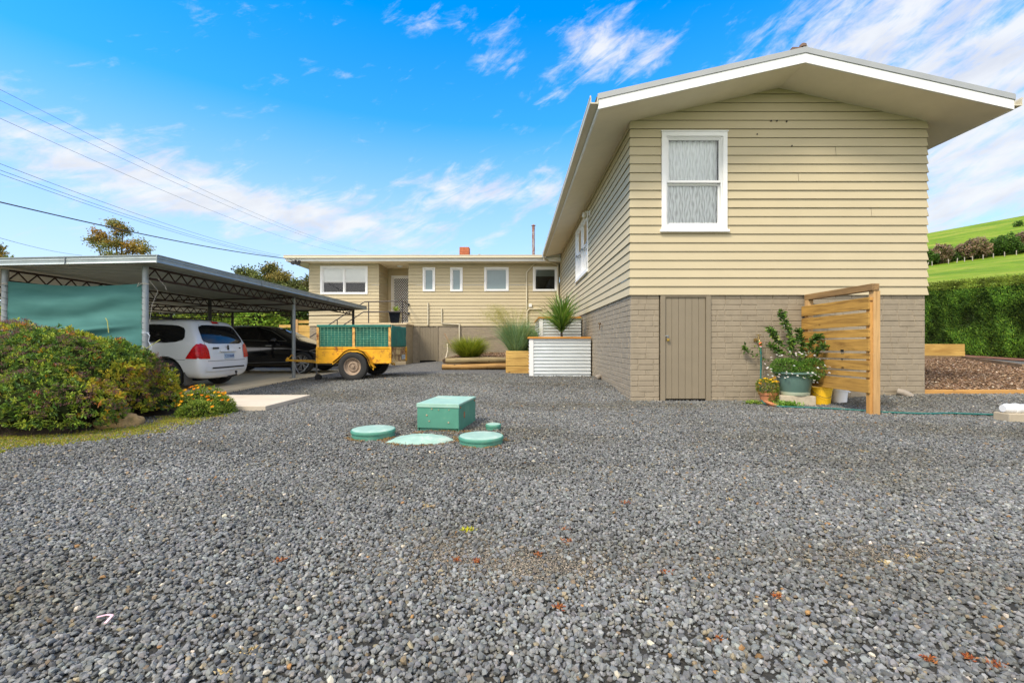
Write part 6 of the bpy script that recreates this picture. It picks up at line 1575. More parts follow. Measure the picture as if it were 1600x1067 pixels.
# pink strip
Y = F/(980-536); c0 = P(160, 980, Y)
mb = MB(); pts = [(c0.x-0.03, c0.y+0.012, 0.03), (c0.x, c0.y+0.02, 0.034), (c0.x+0.022, c0.y+0.015, 0.035), (c0.x+0.028, c0.y-0.02, 0.028)]
for i in range(3):
    a, b_ = Vector(pts[i]), Vector(pts[i+1]); mb.beam(a, b_, 0.009, 0.0015)
o = mb.build('pink_ribbon', M('pale_pink', (0.75, 0.45, 0.48), 0.6), None); tag(o, 'scrap of pale pink ribbon on the gravel at the lower left', 'ribbon'); recentre(o)
# ================================================================ PLANTS
def nz3(p, s): 
    return noise.noise(Vector((p[0]*s, p[1]*s, p[2]*s)))
def surf_points(ells, n, low=-9, jit=0.06, lump=0.12, ls=2.2, seed=3, inner=0.25):
    """points & outward normals on the union of ellipsoids with lumpy displacement"""
    g = np.random.default_rng(seed); out_p = []; out_n = []
    areas = np.array([(e[3]*e[4]+e[4]*e[5]+e[3]*e[5]) for e in ells]); pr = areas/areas.sum(); tot = 0
    while tot < n:
        k = g.choice(len(ells), size=n, p=pr); E = np.array(ells)[k]
        d = g.normal(size=(n, 3)); d /= np.linalg.norm(d, axis=1)[:, None]
        rad = E[:, 3:6]; c = E[:, :3]
        p = c+d*rad*(1-np.abs(g.normal(0, jit, n))[:, None]-(g.uniform(size=n) < inner)[:, None]*g.uniform(0, 0.25, n)[:, None])
        keep = p[:, 2] > low
        for e in ells:
            q = ((p-np.array(e[:3]))/np.array(e[3:6])); keep &= (np.sum(q*q, axis=1) > 0.62)
        nrm = d/rad; nrm /= np.linalg.norm(nrm, axis=1)[:, None]
        p, nrm = p[keep], nrm[keep]
        ln = np.array([nz3(a, ls)+0.5*nz3(a+5, ls*2.3) for a in p]); p = p+nrm*(ln*lump)[:, None]
        out_p.append(p); out_n.append(nrm); tot += len(p)
    return np.concatenate(out_p)[:n], np.concatenate(out_n)[:n]
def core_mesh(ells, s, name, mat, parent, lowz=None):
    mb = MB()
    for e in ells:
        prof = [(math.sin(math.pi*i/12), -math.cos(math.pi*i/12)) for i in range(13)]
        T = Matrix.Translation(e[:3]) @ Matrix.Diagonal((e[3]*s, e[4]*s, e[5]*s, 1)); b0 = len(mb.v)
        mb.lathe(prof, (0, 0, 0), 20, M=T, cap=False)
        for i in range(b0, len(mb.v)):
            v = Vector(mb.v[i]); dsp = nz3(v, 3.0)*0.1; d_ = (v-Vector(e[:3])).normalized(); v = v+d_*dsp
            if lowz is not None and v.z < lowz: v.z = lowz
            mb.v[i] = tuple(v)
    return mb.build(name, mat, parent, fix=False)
coredark = M('core_shade_dark', (0.022, 0.028, 0.010), 0.95, var=0.5, vs=15, bmp=0.8, bs=20, spec=0.0)  # near-black solid cores: shade inside the foliage put into the colour
# ---- big flowering shrub
ells = [(-5.68, 5.65, .42, .95, .85, .74), (-6.7, 5.7, .48, 1.2, 1.0, .80), (-5.40, 6.0, .42, .60, .62, .60), (-7.9, 5.8, .45, 1.2, 1.0, .80), (-5.25, 5.10, .28, .72, .50, .42), (-6.3, 5.05, .28, .8, .48, .45), (-5.08, 5.75, .26, .38, .5, .42), (-7.4, 5.1, .28, .8, .5, .45), (-4.98, 6.2, .16, .32, .36, .30), (-5.16, 6.4, .3, .38, .38, .42)]
sh = thing('flowering_shrub', 'wide rounded shrub with green, yellow and dusky purple flower heads at the left edge', 'shrub', (-6, 5.6, 0.0))
core_mesh(ells, 0.80, 'shade_core', coredark, sh, 0.16)
nw = 12000
wp, wn = surf_points(ells, nw, low=0.13, jit=0.05, lump=0.10, ls=3.2, seed=5)
per = 7; n = nw*per
ax = wn*0.75+np.array([0, 0, 0.35]); ax /= np.linalg.norm(ax, axis=1)[:, None]
pos = np.repeat(wp, per, axis=0)+rng.normal(size=(n, 3))*0.008; dr = np.repeat(ax, per, axis=0)*0.55+rng.normal(size=(n, 3))*0.62
zone = np.array([nz3(p, 1.6) for p in wp])
base_c = np.where((zone > 0.1)[:, None], pick([(0.28, 0.30, 0.025), (0.19, 0.24, 0.02), (0.40, 0.33, 0.03)], nw), pick([(0.10, 0.17, 0.025), (0.15, 0.225, 0.025), (0.24, 0.28, 0.03), (0.06, 0.12, 0.02)], nw))
hot = rng.uniform(size=nw) < 0.05; base_c *= 1.3; base_c[hot] = pick([(0.50, 0.30, 0.02), (0.45, 0.18, 0.03), (0.55, 0.42, 0.04)], hot.sum())
cc = np.clip(np.repeat(base_c, per, axis=0)*(1+rng.normal(size=(n, 1))*0.25), 0.005, 1)
v, f, c = leaves(pos, dr, rng.uniform(0.030, 0.052, n), 0.017, cc)
me = np_mesh('leaves', v, f, c); link('leaves', me, sh, mat=leafm)
# purple flower heads
nh = 3400; hp_, hn = surf_points(ells, nh, low=0.2, jit=0.01, lump=0.10, ls=3.2, seed=6, inner=0)
keepz = np.array([nz3(p+9, 2.4) for p in hp_]) > -0.05; hp_, hn = hp_[keepz], hn[keepz]; nh = len(hp_)
per = 26; n = nh*per; off_ = rng.normal(size=(n, 3))*0.019; off_[:, 2] *= 0.5
pos = np.repeat(hp_+hn*0.022, per, axis=0)+off_; dr = rng.normal(size=(n, 3))+np.repeat(hn, per, axis=0)*0.7
cc = pick([(0.21, 0.09, 0.10), (0.14, 0.06, 0.065), (0.27, 0.14, 0.14), (0.24, 0.12, 0.06)], n)
v, f, c = leaves(pos, dr, 0.012, 0.008, cc); me = np_mesh('flower_heads', v, f, c); link('flower_heads', me, sh, mat=leafm)
# dry stems at the foot
mb = MB()
for k in range(160):
    a = rnd.uniform(-7.5, -4.75); y = 4.85+rnd.uniform(0, 0.5); p = Vector((a, y, 0.05)); q = p+Vector((rnd.uniform(-.2, .2), rnd.uniform(-.12, .1), rnd.uniform(.12, .3))); mb.tube([p, p.lerp(q, .5)+Vector((rnd.uniform(-.03, .03), 0, .02)), q], 0.004, 4, cap=False)
mb.build('bare_stems', bark, sh, fix=False)
# tall weed stalks in shrub
mb = MB(); mb.tube([P(170, 520, 6.2), P(168, 502, 6.2), P(165, 497, 6.2)], 0.006, 5); mb.tube([P(200, 560, 6.4), P(228, 545, 6.4), P(250, 531, 6.4)], 0.005, 5); mb.tube([P(205, 560, 6.4), P(222, 540, 6.4), P(238, 556, 6.4)], 0.005, 5)
mb.build('tall_stalks', M('pale_stalk', (0.35, 0.36, 0.10), 0.8), sh)
# tan rock bank
mb = MB(); mb.lathe([(math.sin(math.pi*i/14), -math.cos(math.pi*i/14)) for i in range(15)], (0, 0, 0), 28, cap=False)
mb.v = [tuple(Vector(v)*(1+0.22*nz3(v, 1.6)+0.08*nz3(v, 5))) for v in mb.v]; mb.v = [(-4.72+v[0]*0.26, 5.45+v[1]*0.20, 0.03+v[2]*0.14) for v in mb.v]
o = mb.build('rock', M('tan_rock', (0.36, 0.23, 0.09), 0.95, var=0.35, vs=12, bmp=1.0, bs=22, dirt=(0.17, 0.14, 0.04), dirt_amt=0.5, dirt_s=4, bdist=0.02), None, smooth=True, fix=False); tag(o, 'tan earthy rock at the foot of the big shrub', 'rock'); recentre(o)
# marigold clump
def flower(pos_list, r, cols, mat, name, parent, up=None, petals=12):
    for p in pos_list:
        ps, ds, cs = [], [], []
        nrm = Vector((rnd.uniform(-.5, .5), rnd.uniform(-.9, -.1), 1)).normalized(); a = nrm.orthogonal().normalized(); b_ = nrm.cross(a); cc_ = rnd.choice(cols)
        for k in range(petals):
            t = 2*math.pi*k/petals; ps.append(tuple(p)); ds.append(tuple(a*math.cos(t)+b_*math.sin(t)+nrm*0.25)); cs.append([q*rnd.uniform(.85, 1.1) for q in cc_])
        v, f, c = leaves(np.array(ps), np.array(ds), r, r*0.45, np.array(cs), fold=0.1)
        link('flower', np_mesh('flower', v, f, c), parent, mat=mat)
petm = Mattr('petal', 0.6, 0.2, trans=0.25)
mg = thing('marigold_clump', 'low clump of orange marigolds in bloom between the shrub and the concrete pad', 'flowering plant', (-4.35, 6.35, 0.0))
el2 = [(-4.42, 6.45, 0.08, 0.30, 0.26, 0.26), (-4.28, 6.15, 0.05, 0.24, 0.24, 0.18), (-4.14, 6.45, 0.03, 0.20, 0.2, 0.20)]
core_mesh(el2, 0.7, 'clump_shade_core', coredark, mg, 0.0)
wp, wn = surf_points(el2, 4200, low=0.0, jit=0.18, lump=0.10, ls=6, seed=8); dr = wn*0.7+rng.normal(size=wp.shape)*0.5
v, f, c = leaves(wp, dr, rng.uniform(0.03, 0.055, len(wp)), 0.014, pick([(0.22, 0.32, 0.04), (0.11, 0.19, 0.02), (0.34, 0.40, 0.06)], len(wp))); me = np_mesh('leaves', v, f, c); link('leaves', me, mg, mat=leafm)
fp, fn = surf_points(el2, 70, low=0.10, jit=0.0, lump=0.03, seed=9, inner=0)
flower([Vector(p)+Vector(q)*0.035+Vector((0, 0, .02)) for p, q in zip(fp, fn) if q[1] < 0.5][:44], 0.026, [(0.80, 0.28, 0.01), (0.85, 0.38, 0.01), (0.85, 0.5, 0.02)], petm, 'flowers', mg)

# ---- tub plants: daisies and citrus
gr = thing('daisy_bush', 'low mound of small white daisies filling the green tub', 'flowering plant', (4.53, 7.36, 0.5))
el3 = [(4.53, 7.34, .54, .30, .27, .16), (4.36, 7.32, .62, .2, .2, .14), (4.72, 7.30, .60, .2, .2, .15)]
wp, wn = surf_points(el3, 5000, low=0.45, jit=0.15, lump=0.05, seed=12); dr = wn*0.8+rng.normal(size=wp.shape)*0.6
v, f, c = leaves(wp, dr, rng.uniform(0.02, 0.045, len(wp)), 0.009, pick([(0.10, 0.24, 0.025), (0.06, 0.15, 0.02), (0.20, 0.34, 0.04)], len(wp))); me = np_mesh('leaves', v, f, c); link('leaves', me, gr, mat=leafm)
fp, fn = surf_points([(4.53, 7.30, .62, .42, .33, .20)], 120, low=0.45, jit=0.05, lump=0.05, seed=13, inner=0)
fl = [Vector(p)+Vector(q)*0.05 for p, q in zip(fp, fn) if q[1] < 0.4][:70]
flower(fl, 0.019, [(0.8, 0.78, 0.74), (0.75, 0.7, 0.66)], petm, 'flowers', gr, petals=10)
mb = MB()
for p in fl: mb.tube([(4.53+(p.x-4.53)*0.6, 7.34, 0.52), tuple(p)], 0.0015, 3, cap=False)
mb.build('stems', M('green_stem', (0.10, 0.17, 0.04), 0.7), gr, fix=False)
ct = thing('citrus_shrub', 'leggy glossy leaved citrus shrub with long side shoots rising from the green tub', 'shrub', (4.5, 7.4, 0.5))
def tubpt(px, py, Y): return P(px, py, Y)
root = Vector((4.53, 7.42, 0.48))
br = [[root, tubpt(1243, 560, 7.45), tubpt(1232, 520, 7.5), tubpt(1224, 500, 7.5), tubpt(1221, 488, 7.5)],
      [tubpt(1240, 555, 7.45), tubpt(1222, 540, 7.5), tubpt(1209, 525, 7.5), tubpt(1203, 514, 7.5)],
      [tubpt(1240, 560, 7.45), tubpt(1218, 550, 7.5), tubpt(1203, 540, 7.5)],
      [root, tubpt(1252, 550, 7.4), tubpt(1250, 530, 7.45), tubpt(1246, 516, 7.5)],
      [root, tubpt(1262, 550, 7.3), tubpt(1272, 530, 7.2), tubpt(1280, 526, 7.15)],
      [root, tubpt(1236, 545, 7.4), tubpt(1238, 532, 7.4)],
      [tubpt(1236, 575, 7.6), tubpt(1210, 565, 7.64), tubpt(1188, 558, 7.66), tubpt(1170, 552, 7.66), tubpt(1163, 543, 7.64)],
      [tubpt(1188, 558, 7.4), tubpt(1186, 545, 7.4), tubpt(1185, 535, 7.4)],
      [tubpt(1262, 555, 7.3), tubpt(1276, 548, 7.15), tubpt(1286, 540, 7.05)]]
mb = MB(); ps = []; ds = []
for j, b_ in enumerate(br):
    c_ = catmull(b_, 6); m_n = len(c_); mb.tube(c_, [0.007*(1-0.7*i/m_n)+0.0015 for i in range(m_n)], 5)
    for i, p in enumerate(c_):
        if i < m_n*0.35 and j != 3: continue
        dens = 11 if j not in (6, 7) else (7 if i > m_n*0.82 and j == 6 else 1)
        for k in range(dens):
            ps.append(p+Vector((rnd.gauss(0, .016), rnd.gauss(0, .02), rnd.gauss(0, .016)))); ds.append(Vector((rnd.gauss(0, 1), rnd.gauss(0, 1)-0.3, rnd.gauss(0.35, .6))))
mb.build('branches', M('green_brown_twig', (0.10, 0.11, 0.045), 0.7), ct, fix=False)
v, f, c = leaves(np.array([tuple(p) for p in ps]), np.array([tuple(d_) for d_ in ds]), rng.uniform(0.05, 0.085, len(ps)), 0.034, pick([(0.07, 0.15, 0.02), (0.12, 0.22, 0.03), (0.045, 0.10, 0.018), (0.24, 0.32, 0.05)], len(ps), [4, 3, 3, 1])); me = np_mesh('leaves', v, f, c); link('leaves', me, ct, mat=leafsh)
# yellow flowers in the terracotta pot
yf = thing('yellow_flowers', 'bushy plant with flat yellow blooms in the small terracotta pot', 'flowering plant', (4.13, 7.42, 0.18))
el4 = [(4.13, 7.40, .27, .17, .15, .12), (4.05, 7.36, .33, .12, .12, .08), (4.16, 7.30, .17, .09, .06, .12)]
wp, wn = surf_points(el4, 1500, low=0.05, jit=0.15, lump=0.04, seed=14); dr = wn*0.8+rng.normal(size=wp.shape)*0.6
v, f, c = leaves(wp, dr, rng.uniform(0.02, 0.04, len(wp)), 0.012, pick([(0.20, 0.26, 0.03), (0.10, 0.17, 0.02), (0.35, 0.34, 0.05), (0.33, 0.12, 0.03)], len(wp), [4, 4, 2, 1])); me = np_mesh('leaves', v, f, c); link('leaves', me, yf, mat=leafm)
mb = MB(); fl = [Vector((4.13+a, 7.36+b_, c_)) for a, b_, c_ in ((-.15, 0, .40), (-.10, -.03, .43), (-.05, .0, .42), (0, -.02, .41), (.05, 0, .42), (.10, 0, .38), (.16, .02, .37), (-.17, -.02, .35), (-.08, -.05, .38), (.02, -.06, .38), (.09, .02, .44))]
for p in fl: mb.tube([(4.13, 7.42, .2), tuple(p)], 0.002, 4, cap=False)
mb.build('stems', M('green_stem', (0.10, 0.17, 0.04), 0.7), yf, fix=False)
flower(fl, 0.028, [(0.85, 0.55, 0.02), (0.85, 0.45, 0.02)], petm, 'flowers', yf, petals=14)
# weeds at foot of pots
def ground_plant(name, label, c0, n, r, h, cols, cat='weed', lw=0.02):
    c0 = np.array(c0); base = c0+np.stack([rng.normal(0, r, n), rng.normal(0, r*.7, n), rng.uniform(0, h, n)], axis=1); dr = rng.normal(size=(n, 3)); dr[:, 2] = np.abs(dr[:, 2])*.7
    v, f, c = leaves(base, dr, rng.uniform(.03, .07, n), lw, pick(cols, n)); me = np_mesh(name, v, f, c); o = link(name, me, None, mat=leafm); tag(o, label, cat); recentre(o)
ground_plant('leafy_weed', 'bright green leafy weed in front of the concrete block under the tub', (4.24, 7.06, .01), 320, .085, .07, [(0.14, 0.28, 0.03), (0.22, 0.38, 0.05), (0.08, 0.18, 0.02)])
ground_plant('leafy_weed', 'low green weed at the wall left of the terracotta saucer', (3.86, 7.35, .01), 170, .06, .04, [(0.14, 0.24, 0.03), (0.26, 0.34, 0.05)])

# ---- grasses
def tussock(name, label, cx, cy, cz, n, h, r, cols, droop, w=0.008, spread=0.55, cat='grass clump'):
    a = rng.uniform(0, 2*np.pi, n); rr = r*np.sqrt(rng.uniform(size=n)); base = np.stack([cx+np.cos(a)*rr, cy+np.sin(a)*rr, np.full(n, cz)], axis=1)
    a2 = a+rng.normal(0, .6, n); t = np.abs(rng.normal(0, spread, n)); d_ = np.stack([np.cos(a2)*t, np.sin(a2)*t, np.ones(n)], axis=1)
    v, f, c = blades(base, d_, h*rng.uniform(.55, 1.05, n), w, pick(cols, n), droop=rng.uniform(.5, 1.3, n)*droop)
    o = thing(name, label, cat, (cx, cy, cz)); me = np_mesh('blades', v, f, c); link('blades', me, o, mat=leafm); return o
tussock('yellow_green_tussock', 'rounded yellow green grass tussock in the mulch behind the logs', -1.48, 15.0, .48, 3200, 1.05, .2, [(0.26, 0.30, 0.02), (0.36, 0.38, 0.03), (0.14, 0.20, 0.02)], .55, .012, .62)
tg_ = tussock('blue_grass', 'blue green ornamental grass spilling from the timber planter with yellow seed plumes', 0.07, 12.95, .72, 3000, 1.25, .2, [(0.20, 0.34, 0.15), (0.30, 0.44, 0.22), (0.14, 0.25, 0.08), (0.36, 0.44, 0.15)], .42, .008, .36)
n = 210; base = np.tile(np.array([0.0, 12.95, .8]), (n, 1)); a = rng.uniform(0, 2*np.pi, n); t = np.abs(rng.normal(0, .36, n)); d_ = np.stack([np.cos(a)*t-.18, np.sin(a)*t, np.ones(n)], axis=1)
v, f, c = blades(base, d_, rng.uniform(1.2, 1.75, n), .004, pick([(0.42, 0.38, 0.14)], n), droop=.35)
tips = v.reshape(n, -1, 3)[:, -1]; t2 = v.reshape(n, -1, 3)[:, -3]
per = 46; k = rng.uniform(0, 1, (n, per, 1)); pp = (t2[:, None]*(1-k)+tips[:, None]*k).reshape(-1, 3)+rng.normal(size=(n*per, 3))*.03; dr = rng.normal(size=(n*per, 3))
v2, f2, c2_ = leaves(pp, dr, .022, .005, pick([(0.52, 0.46, 0.14), (0.42, 0.40, 0.10)], n*per))
me = np_mesh('stalks', v, f, c); link('stalks', me, tg_, mat=leafm); me = np_mesh('seed_plumes', v2, f2, c2_); link('seed_plumes', me, tg_, mat=leafm)
# ---- cordyline
cd = thing('cabbage_palm', 'spiky green cabbage palm rising from the front corrugated planter', 'palm', (1.27, 12.3, 1.05))
mb = MB(); mb.tube([(1.28, 12.3, 1.05), (1.27, 12.3, 1.25), (1.28, 12.3, 1.55)], [.035, .03, .025], 9); mb.build('trunk', bark, cd)
n = 340; hh = rng.uniform(0, 1, n); base = np.stack([1.275+rng.normal(0, .015, n), 12.3+rng.normal(0, .015, n), 1.28+hh*.42], axis=1)
a = rng.uniform(0, 2*np.pi, n); t = np.clip(1.75-hh*1.5, .10, 2)*rng.uniform(.55, 1.25, n); d_ = np.stack([np.cos(a)*t, np.sin(a)*t, np.ones(n)], axis=1)
v, f, c = blades(base, d_, rng.uniform(.6, .98, n), .036, pick([(0.12, 0.25, 0.03), (0.20, 0.34, 0.04), (0.07, 0.15, 0.025), (0.32, 0.42, 0.09)], n), droop=rng.uniform(.05, .5, n), seg=6)
me = np_mesh('fronds', v, f, c); link('fronds', me, cd, mat=leafsh)
# small plants in upper planter and between
ell5 = [(0.55, 14.2, 1.2, .35, .35, .45)]
def bushy(name, label, ells, n, ls, lw, cols, low=0, w=None, cat='shrub', seed=1, lump=.1, core=.7, trunk=None, mat=None, grp=None, jit=.08, cored=True):
    cx = sum(e[0] for e in ells)/len(ells); cy = sum(e[1] for e in ells)/len(ells)
    o = thing(name, label, cat, (cx, cy, low), grp)
    if cored: core_mesh(ells, core, 'shade_core', coredark, o, low)
    wp, wn = surf_points(ells, n, low=low, jit=jit, lump=lump, ls=max(.25, 1.2/max(e[3] for e in ells)), seed=seed)
    dr = wn*.7+rng.normal(size=wp.shape)*.7
    z_n = np.array([nz3(p, 1.1/max(e[3] for e in ells)*2) for p in wp])
    cc = pick(cols, n, w, .22)*(1+np.clip(z_n, -.5, .5)[:, None]*.7)
    v, f, c = leaves(wp, dr, rng.uniform(.7, 1.3, n)*ls, lw, np.clip(cc, .004, 1)); me = np_mesh('leaves', v, f, c); link('leaves', me, o, mat=mat or leafm)
    if trunk:
        mb = MB()
        for tr in trunk: mb.tube([Vector(q) for q in tr[0]], tr[1], 8)
        mb.build('trunk', bark, o)
    return o
bushy('leafy_shrub', 'small green shrub between the blue grass and the tall corrugated planter', [(0.50, 14.6, .95, .30, .3, .42)], 1800, .07, .03, [(0.12, 0.22, 0.03), (0.22, 0.30, 0.04)], low=.5, seed=31)
0 and bushy('leafy_shrub', 'dark green shrub growing on top of the tall corrugated planter', [(1.1, 14.2, 1.9, .35, .4, .30)], 2200, .07, .03, [(0.07, 0.14, 0.02), (0.12, 0.20, 0.03)], low=1.72, seed=32)

# ---- hedge at the right
hd = thing('conifer_hedge', 'tall clipped dark green conifer hedge behind the mulch at the right', 'hedge', (17, 16, .5))
a0 = Vector((16.45, 21.5)); a1 = Vector((17.9, 9.0)); L_ = (a1-a0).length; ud = (a1-a0)/L_; nd = Vector((-ud.y, ud.x)); nd = nd if nd.x < 0 else -nd
a0 = a0-ud*4
L_ += 4
def hbase(s): p = a0+ud*s; return gz(p.x, p.y)
def htop(s): return hbase(s)+2.75
mb = MB(); ns = 60
for i in range(ns+1):
    s = L_*i/ns; p = a0+ud*s; q = p-nd*1.1; zb_, zt_ = hbase(s), htop(s)
    mb.v += [(p.x-nd.x*.10, p.y-nd.y*.10, zb_), (p.x-nd.x*.14, p.y-nd.y*.14, zt_-.14), (q.x, q.y, zt_-.14), (q.x, q.y, zb_)]
for i in range(ns):
    for k in range(3): mb.f.append((4*i+k, 4*i+k+1, 4*i+k+5, 4*i+k+4))
mb.f.append((0, 1, 2, 3)); mb.build('shade_core', coredark, hd, fix=False)  # solid dark core added to block light through the hedge
n = 110000; s = rng.uniform(0, L_, n); h = rng.uniform(0, 1, n); top = rng.uniform(size=n) < .22
zb_ = np.interp(s, np.linspace(0, L_, 40), [hbase(q) for q in np.linspace(0, L_, 40)]); 
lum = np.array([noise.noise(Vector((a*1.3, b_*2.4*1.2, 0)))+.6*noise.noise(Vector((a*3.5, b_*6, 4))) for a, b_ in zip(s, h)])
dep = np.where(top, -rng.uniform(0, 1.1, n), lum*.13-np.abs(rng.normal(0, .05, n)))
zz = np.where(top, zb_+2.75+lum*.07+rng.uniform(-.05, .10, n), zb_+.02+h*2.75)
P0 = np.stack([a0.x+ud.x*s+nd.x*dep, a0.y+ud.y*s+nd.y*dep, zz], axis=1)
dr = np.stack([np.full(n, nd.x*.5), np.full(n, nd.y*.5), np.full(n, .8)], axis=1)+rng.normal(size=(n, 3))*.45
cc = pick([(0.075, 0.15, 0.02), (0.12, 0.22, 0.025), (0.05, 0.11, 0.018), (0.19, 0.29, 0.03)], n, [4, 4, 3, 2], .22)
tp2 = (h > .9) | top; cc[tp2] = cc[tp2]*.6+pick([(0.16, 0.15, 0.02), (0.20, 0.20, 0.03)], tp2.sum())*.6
cc *= 1.3*(1+np.clip(lum, -.6, .6)*1.15)[:, None]  # hollows coloured darker, bulges lighter: shading put into the leaf colour
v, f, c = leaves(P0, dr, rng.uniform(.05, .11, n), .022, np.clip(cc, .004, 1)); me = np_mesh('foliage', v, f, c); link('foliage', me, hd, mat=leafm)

# ---- hedgerow and trees on the hill
def hillpt(px, Y):
    X = (px-804)*Y/F; return Vector((X, Y, gz(X, Y)))
HW = [(0.34, 0.22, 0.14), (0.26, 0.17, 0.10), (0.42, 0.30, 0.22), (0.13, 0.17, 0.03)]; GRN = [(0.07, 0.15, 0.02), (0.12, 0.22, 0.03), (0.05, 0.10, 0.015)]
def hilltree(px, wpx, hpx, cols, label, Y=132, cat='tree', seed=1, n=2600):
    b_ = hillpt(px, Y); w_ = wpx*Y/F/2; h_ = hpx*Y/F
    es = [(b_.x, b_.y, b_.z+h_*.60, w_*.72, w_*.7, h_*.40), (b_.x-w_*.45, b_.y, b_.z+h_*.45, w_*.55, w_*.6, h_*.30), (b_.x+w_*.45, b_.y, b_.z+h_*.48, w_*.55, w_*.6, h_*.30)]
    bushy('hawthorn_tree' if cols is HW else 'hill_tree', label, es, n, .55, .34, cols, low=b_.z+h_*.10, cat=cat, seed=seed, lump=1.5, core=.6, trunk=[([tuple(b_), tuple(b_+Vector((0.1, 0, h_*.5)))], [.22, .12])], jit=.15)
hilltree(1469, 38, 30, HW, 'pinkish hawthorn in bloom in the hillside hedgerow, nearest the house', seed=41)
hilltree(1520, 44, 32, HW, 'larger brownish hawthorn in bloom in the middle of the hillside hedgerow', seed=42)
hilltree(1570, 48, 30, GRN, 'bright green spreading tree in the hillside hedgerow', seed=43)
hilltree(1602, 30, 32, HW, 'hawthorn at the right edge of the hillside hedgerow', seed=44)
hilltree(1448, 24, 22, GRN, 'dark green tree in the hillside hedgerow half hidden by the house', seed=45)
hilltree(1640, 44, 30, GRN, 'green tree beyond the right edge in the hillside hedgerow', seed=47)
hilltree(1590.6, 9, 7, GRN, 'lone dark bush high on the green hill', Y=205, cat='bush', seed=46, n=500)
es = []
for i in range(26):
    b_ = hillpt(1425+i*10, 133.5); es.append((b_.x, b_.y, b_.z+1.2, 1.7, 1.3, 1.5+.4*math.sin(i*2.1)))
bushy('field_hedgerow', 'low dark hedgerow running across the green hillside', es, 9000, .5, .3, GRN+[(0.03, 0.05, 0.012)], low=es[0][2]-3, cat='hedge', seed=48, lump=.4)
pm_ = M('grey_field_post', (0.35, 0.31, 0.25), 0.9)
proto = None
for i, px in enumerate((1448.5, 1456.3, 1482, 1495, 1507, 1519.4, 1536, 1552, 1569.5, 1588, 1606)):
    b_ = hillpt(px, 128); lean = [0.35, 0, 0, .15, 0, 0, 0, 0, 0, 0, 0][i]
    if proto is None:
        mb = MB(); mb.lathe([(.10, 0), (.10, 1.25), (.07, 1.32)], (0, 0, 0), 8); proto = mb.build('field_post', pm_, None); o = proto
    else: o = proto.copy(); COL.objects.link(o)
    o.location = b_; o.rotation_euler = (0, lean, 0); tag(o, 'thin grey post of the fence line along the hillside hedgerow', 'fence post', 'fence posts along the hillside hedgerow')

# ---- vegetation behind the carport
YG = [(0.26, 0.34, 0.03), (0.16, 0.25, 0.025), (0.36, 0.42, 0.05), (0.09, 0.15, 0.02)]; DG = [(0.07, 0.13, 0.02), (0.12, 0.19, 0.03), (0.18, 0.22, 0.04), (0.04, 0.08, 0.015)]
def backbush(px, Y, ytop, wpx, cols, label, seed, n=3800, ls=.16):
    c0 = P(px, 536, Y); zt_ = 1+(536-ytop)*Y/F; w_ = wpx*Y/F/2; g = gz(c0.x, Y)
    bushy('garden_shrub', label, [(c0.x, Y, g+(zt_-g)*.5, w_, w_*.9, (zt_-g)*.52), (c0.x+w_*.5, Y+.3, g+(zt_-g)*.38, w_*.7, w_*.8, (zt_-g)*.42)], n, ls, ls*.55, cols, low=g, seed=seed, lump=.30, jit=.12)
backbush(-60, 21, 470, 130, DG, 'dark shrub far left behind the carport', 51)
backbush(60, 22, 468, 120, YG, 'shrub behind the green shade cloth', 52)
backbush(160, 22, 470, 110, DG, 'dark shrub behind the corner post of the carport', 53)
backbush(245, 21.5, 472, 100, YG, 'bright yellow green shrub above the white wagon', 54, 5200)
backbush(325, 22, 468, 100, YG, 'light green shrub behind the gap between the two cars', 55, 5200)
backbush(395, 21.5, 474, 84, [(0.20, 0.34, 0.03), (0.12, 0.22, 0.02), (0.32, 0.42, 0.05)], 'yellow green shrub above the roof of the black hatchback', 56, 5200)
backbush(448, 23.5, 462, 80, DG, 'dark green shrub beside the pine fence behind the carport', 57, 5200)
def tree(label, base, crown, n, ls, cols, seed, name='tree', limbs=None, jit=.2, w=None):
    bx, by = base; g = gz(bx, by); t = []
    for e in crown:
        t.append(([(bx, by, g), (bx*.7+e[0]*.3, by*.7+e[1]*.3, g+(e[2]-g)*.55), (e[0], e[1], e[2])], [.16, .09, .03]))
    o = thing(name, label, 'tree', (bx, by, g))
    mb = MB()
    for tr in t: mb.tube([Vector(q) for q in tr[0]], tr[1], 7)
    g2 = np.random.default_rng(seed); cl = []
    for e in crown:
        for k in range(max(4, int(14*e[3]*e[5]))):
            d_ = g2.normal(size=3); d_ /= np.linalg.norm(d_); r_ = g2.uniform(.35, 1)**.5; p = np.array(e[:3])+d_*np.array(e[3:6])*r_; cl.append(p)
            if k % 2 == 0: mb.tube([Vector(e[:3]), Vector(e[:3]).lerp(Vector(p), .5)+Vector((0, 0, .1)), Vector(p)], [.03, .018, .008], 5)
    mb.build('trunk', bark, o, fix=False)
    cl = np.array(cl); k = g2.integers(0, len(cl), n); sp_ = .34*min(1.6, max(.6, crown[0][3]/2.0))
    pos = cl[k]+g2.normal(size=(n, 3))*sp_*np.array([1, 1, .7]); dr = g2.normal(size=(n, 3))
    ccol = pick(cols, len(cl), w, .2)[k]*(1+g2.normal(size=(n, 1))*.2)
    v, f, c = leaves(pos, dr, g2.uniform(.7, 1.3, n)*ls, ls*.55, np.clip(ccol, .004, 1)); me = np_mesh('crown', v, f, c); link('crown', me, o, mat=leafm)
AUT = [(0.34, 0.25, 0.05), (0.27, 0.24, 0.06), (0.22, 0.23, 0.07), (0.36, 0.21, 0.03)]; OLV = [(0.20, 0.18, 0.04), (0.14, 0.16, 0.04), (0.30, 0.24, 0.05), (0.10, 0.12, 0.03)]
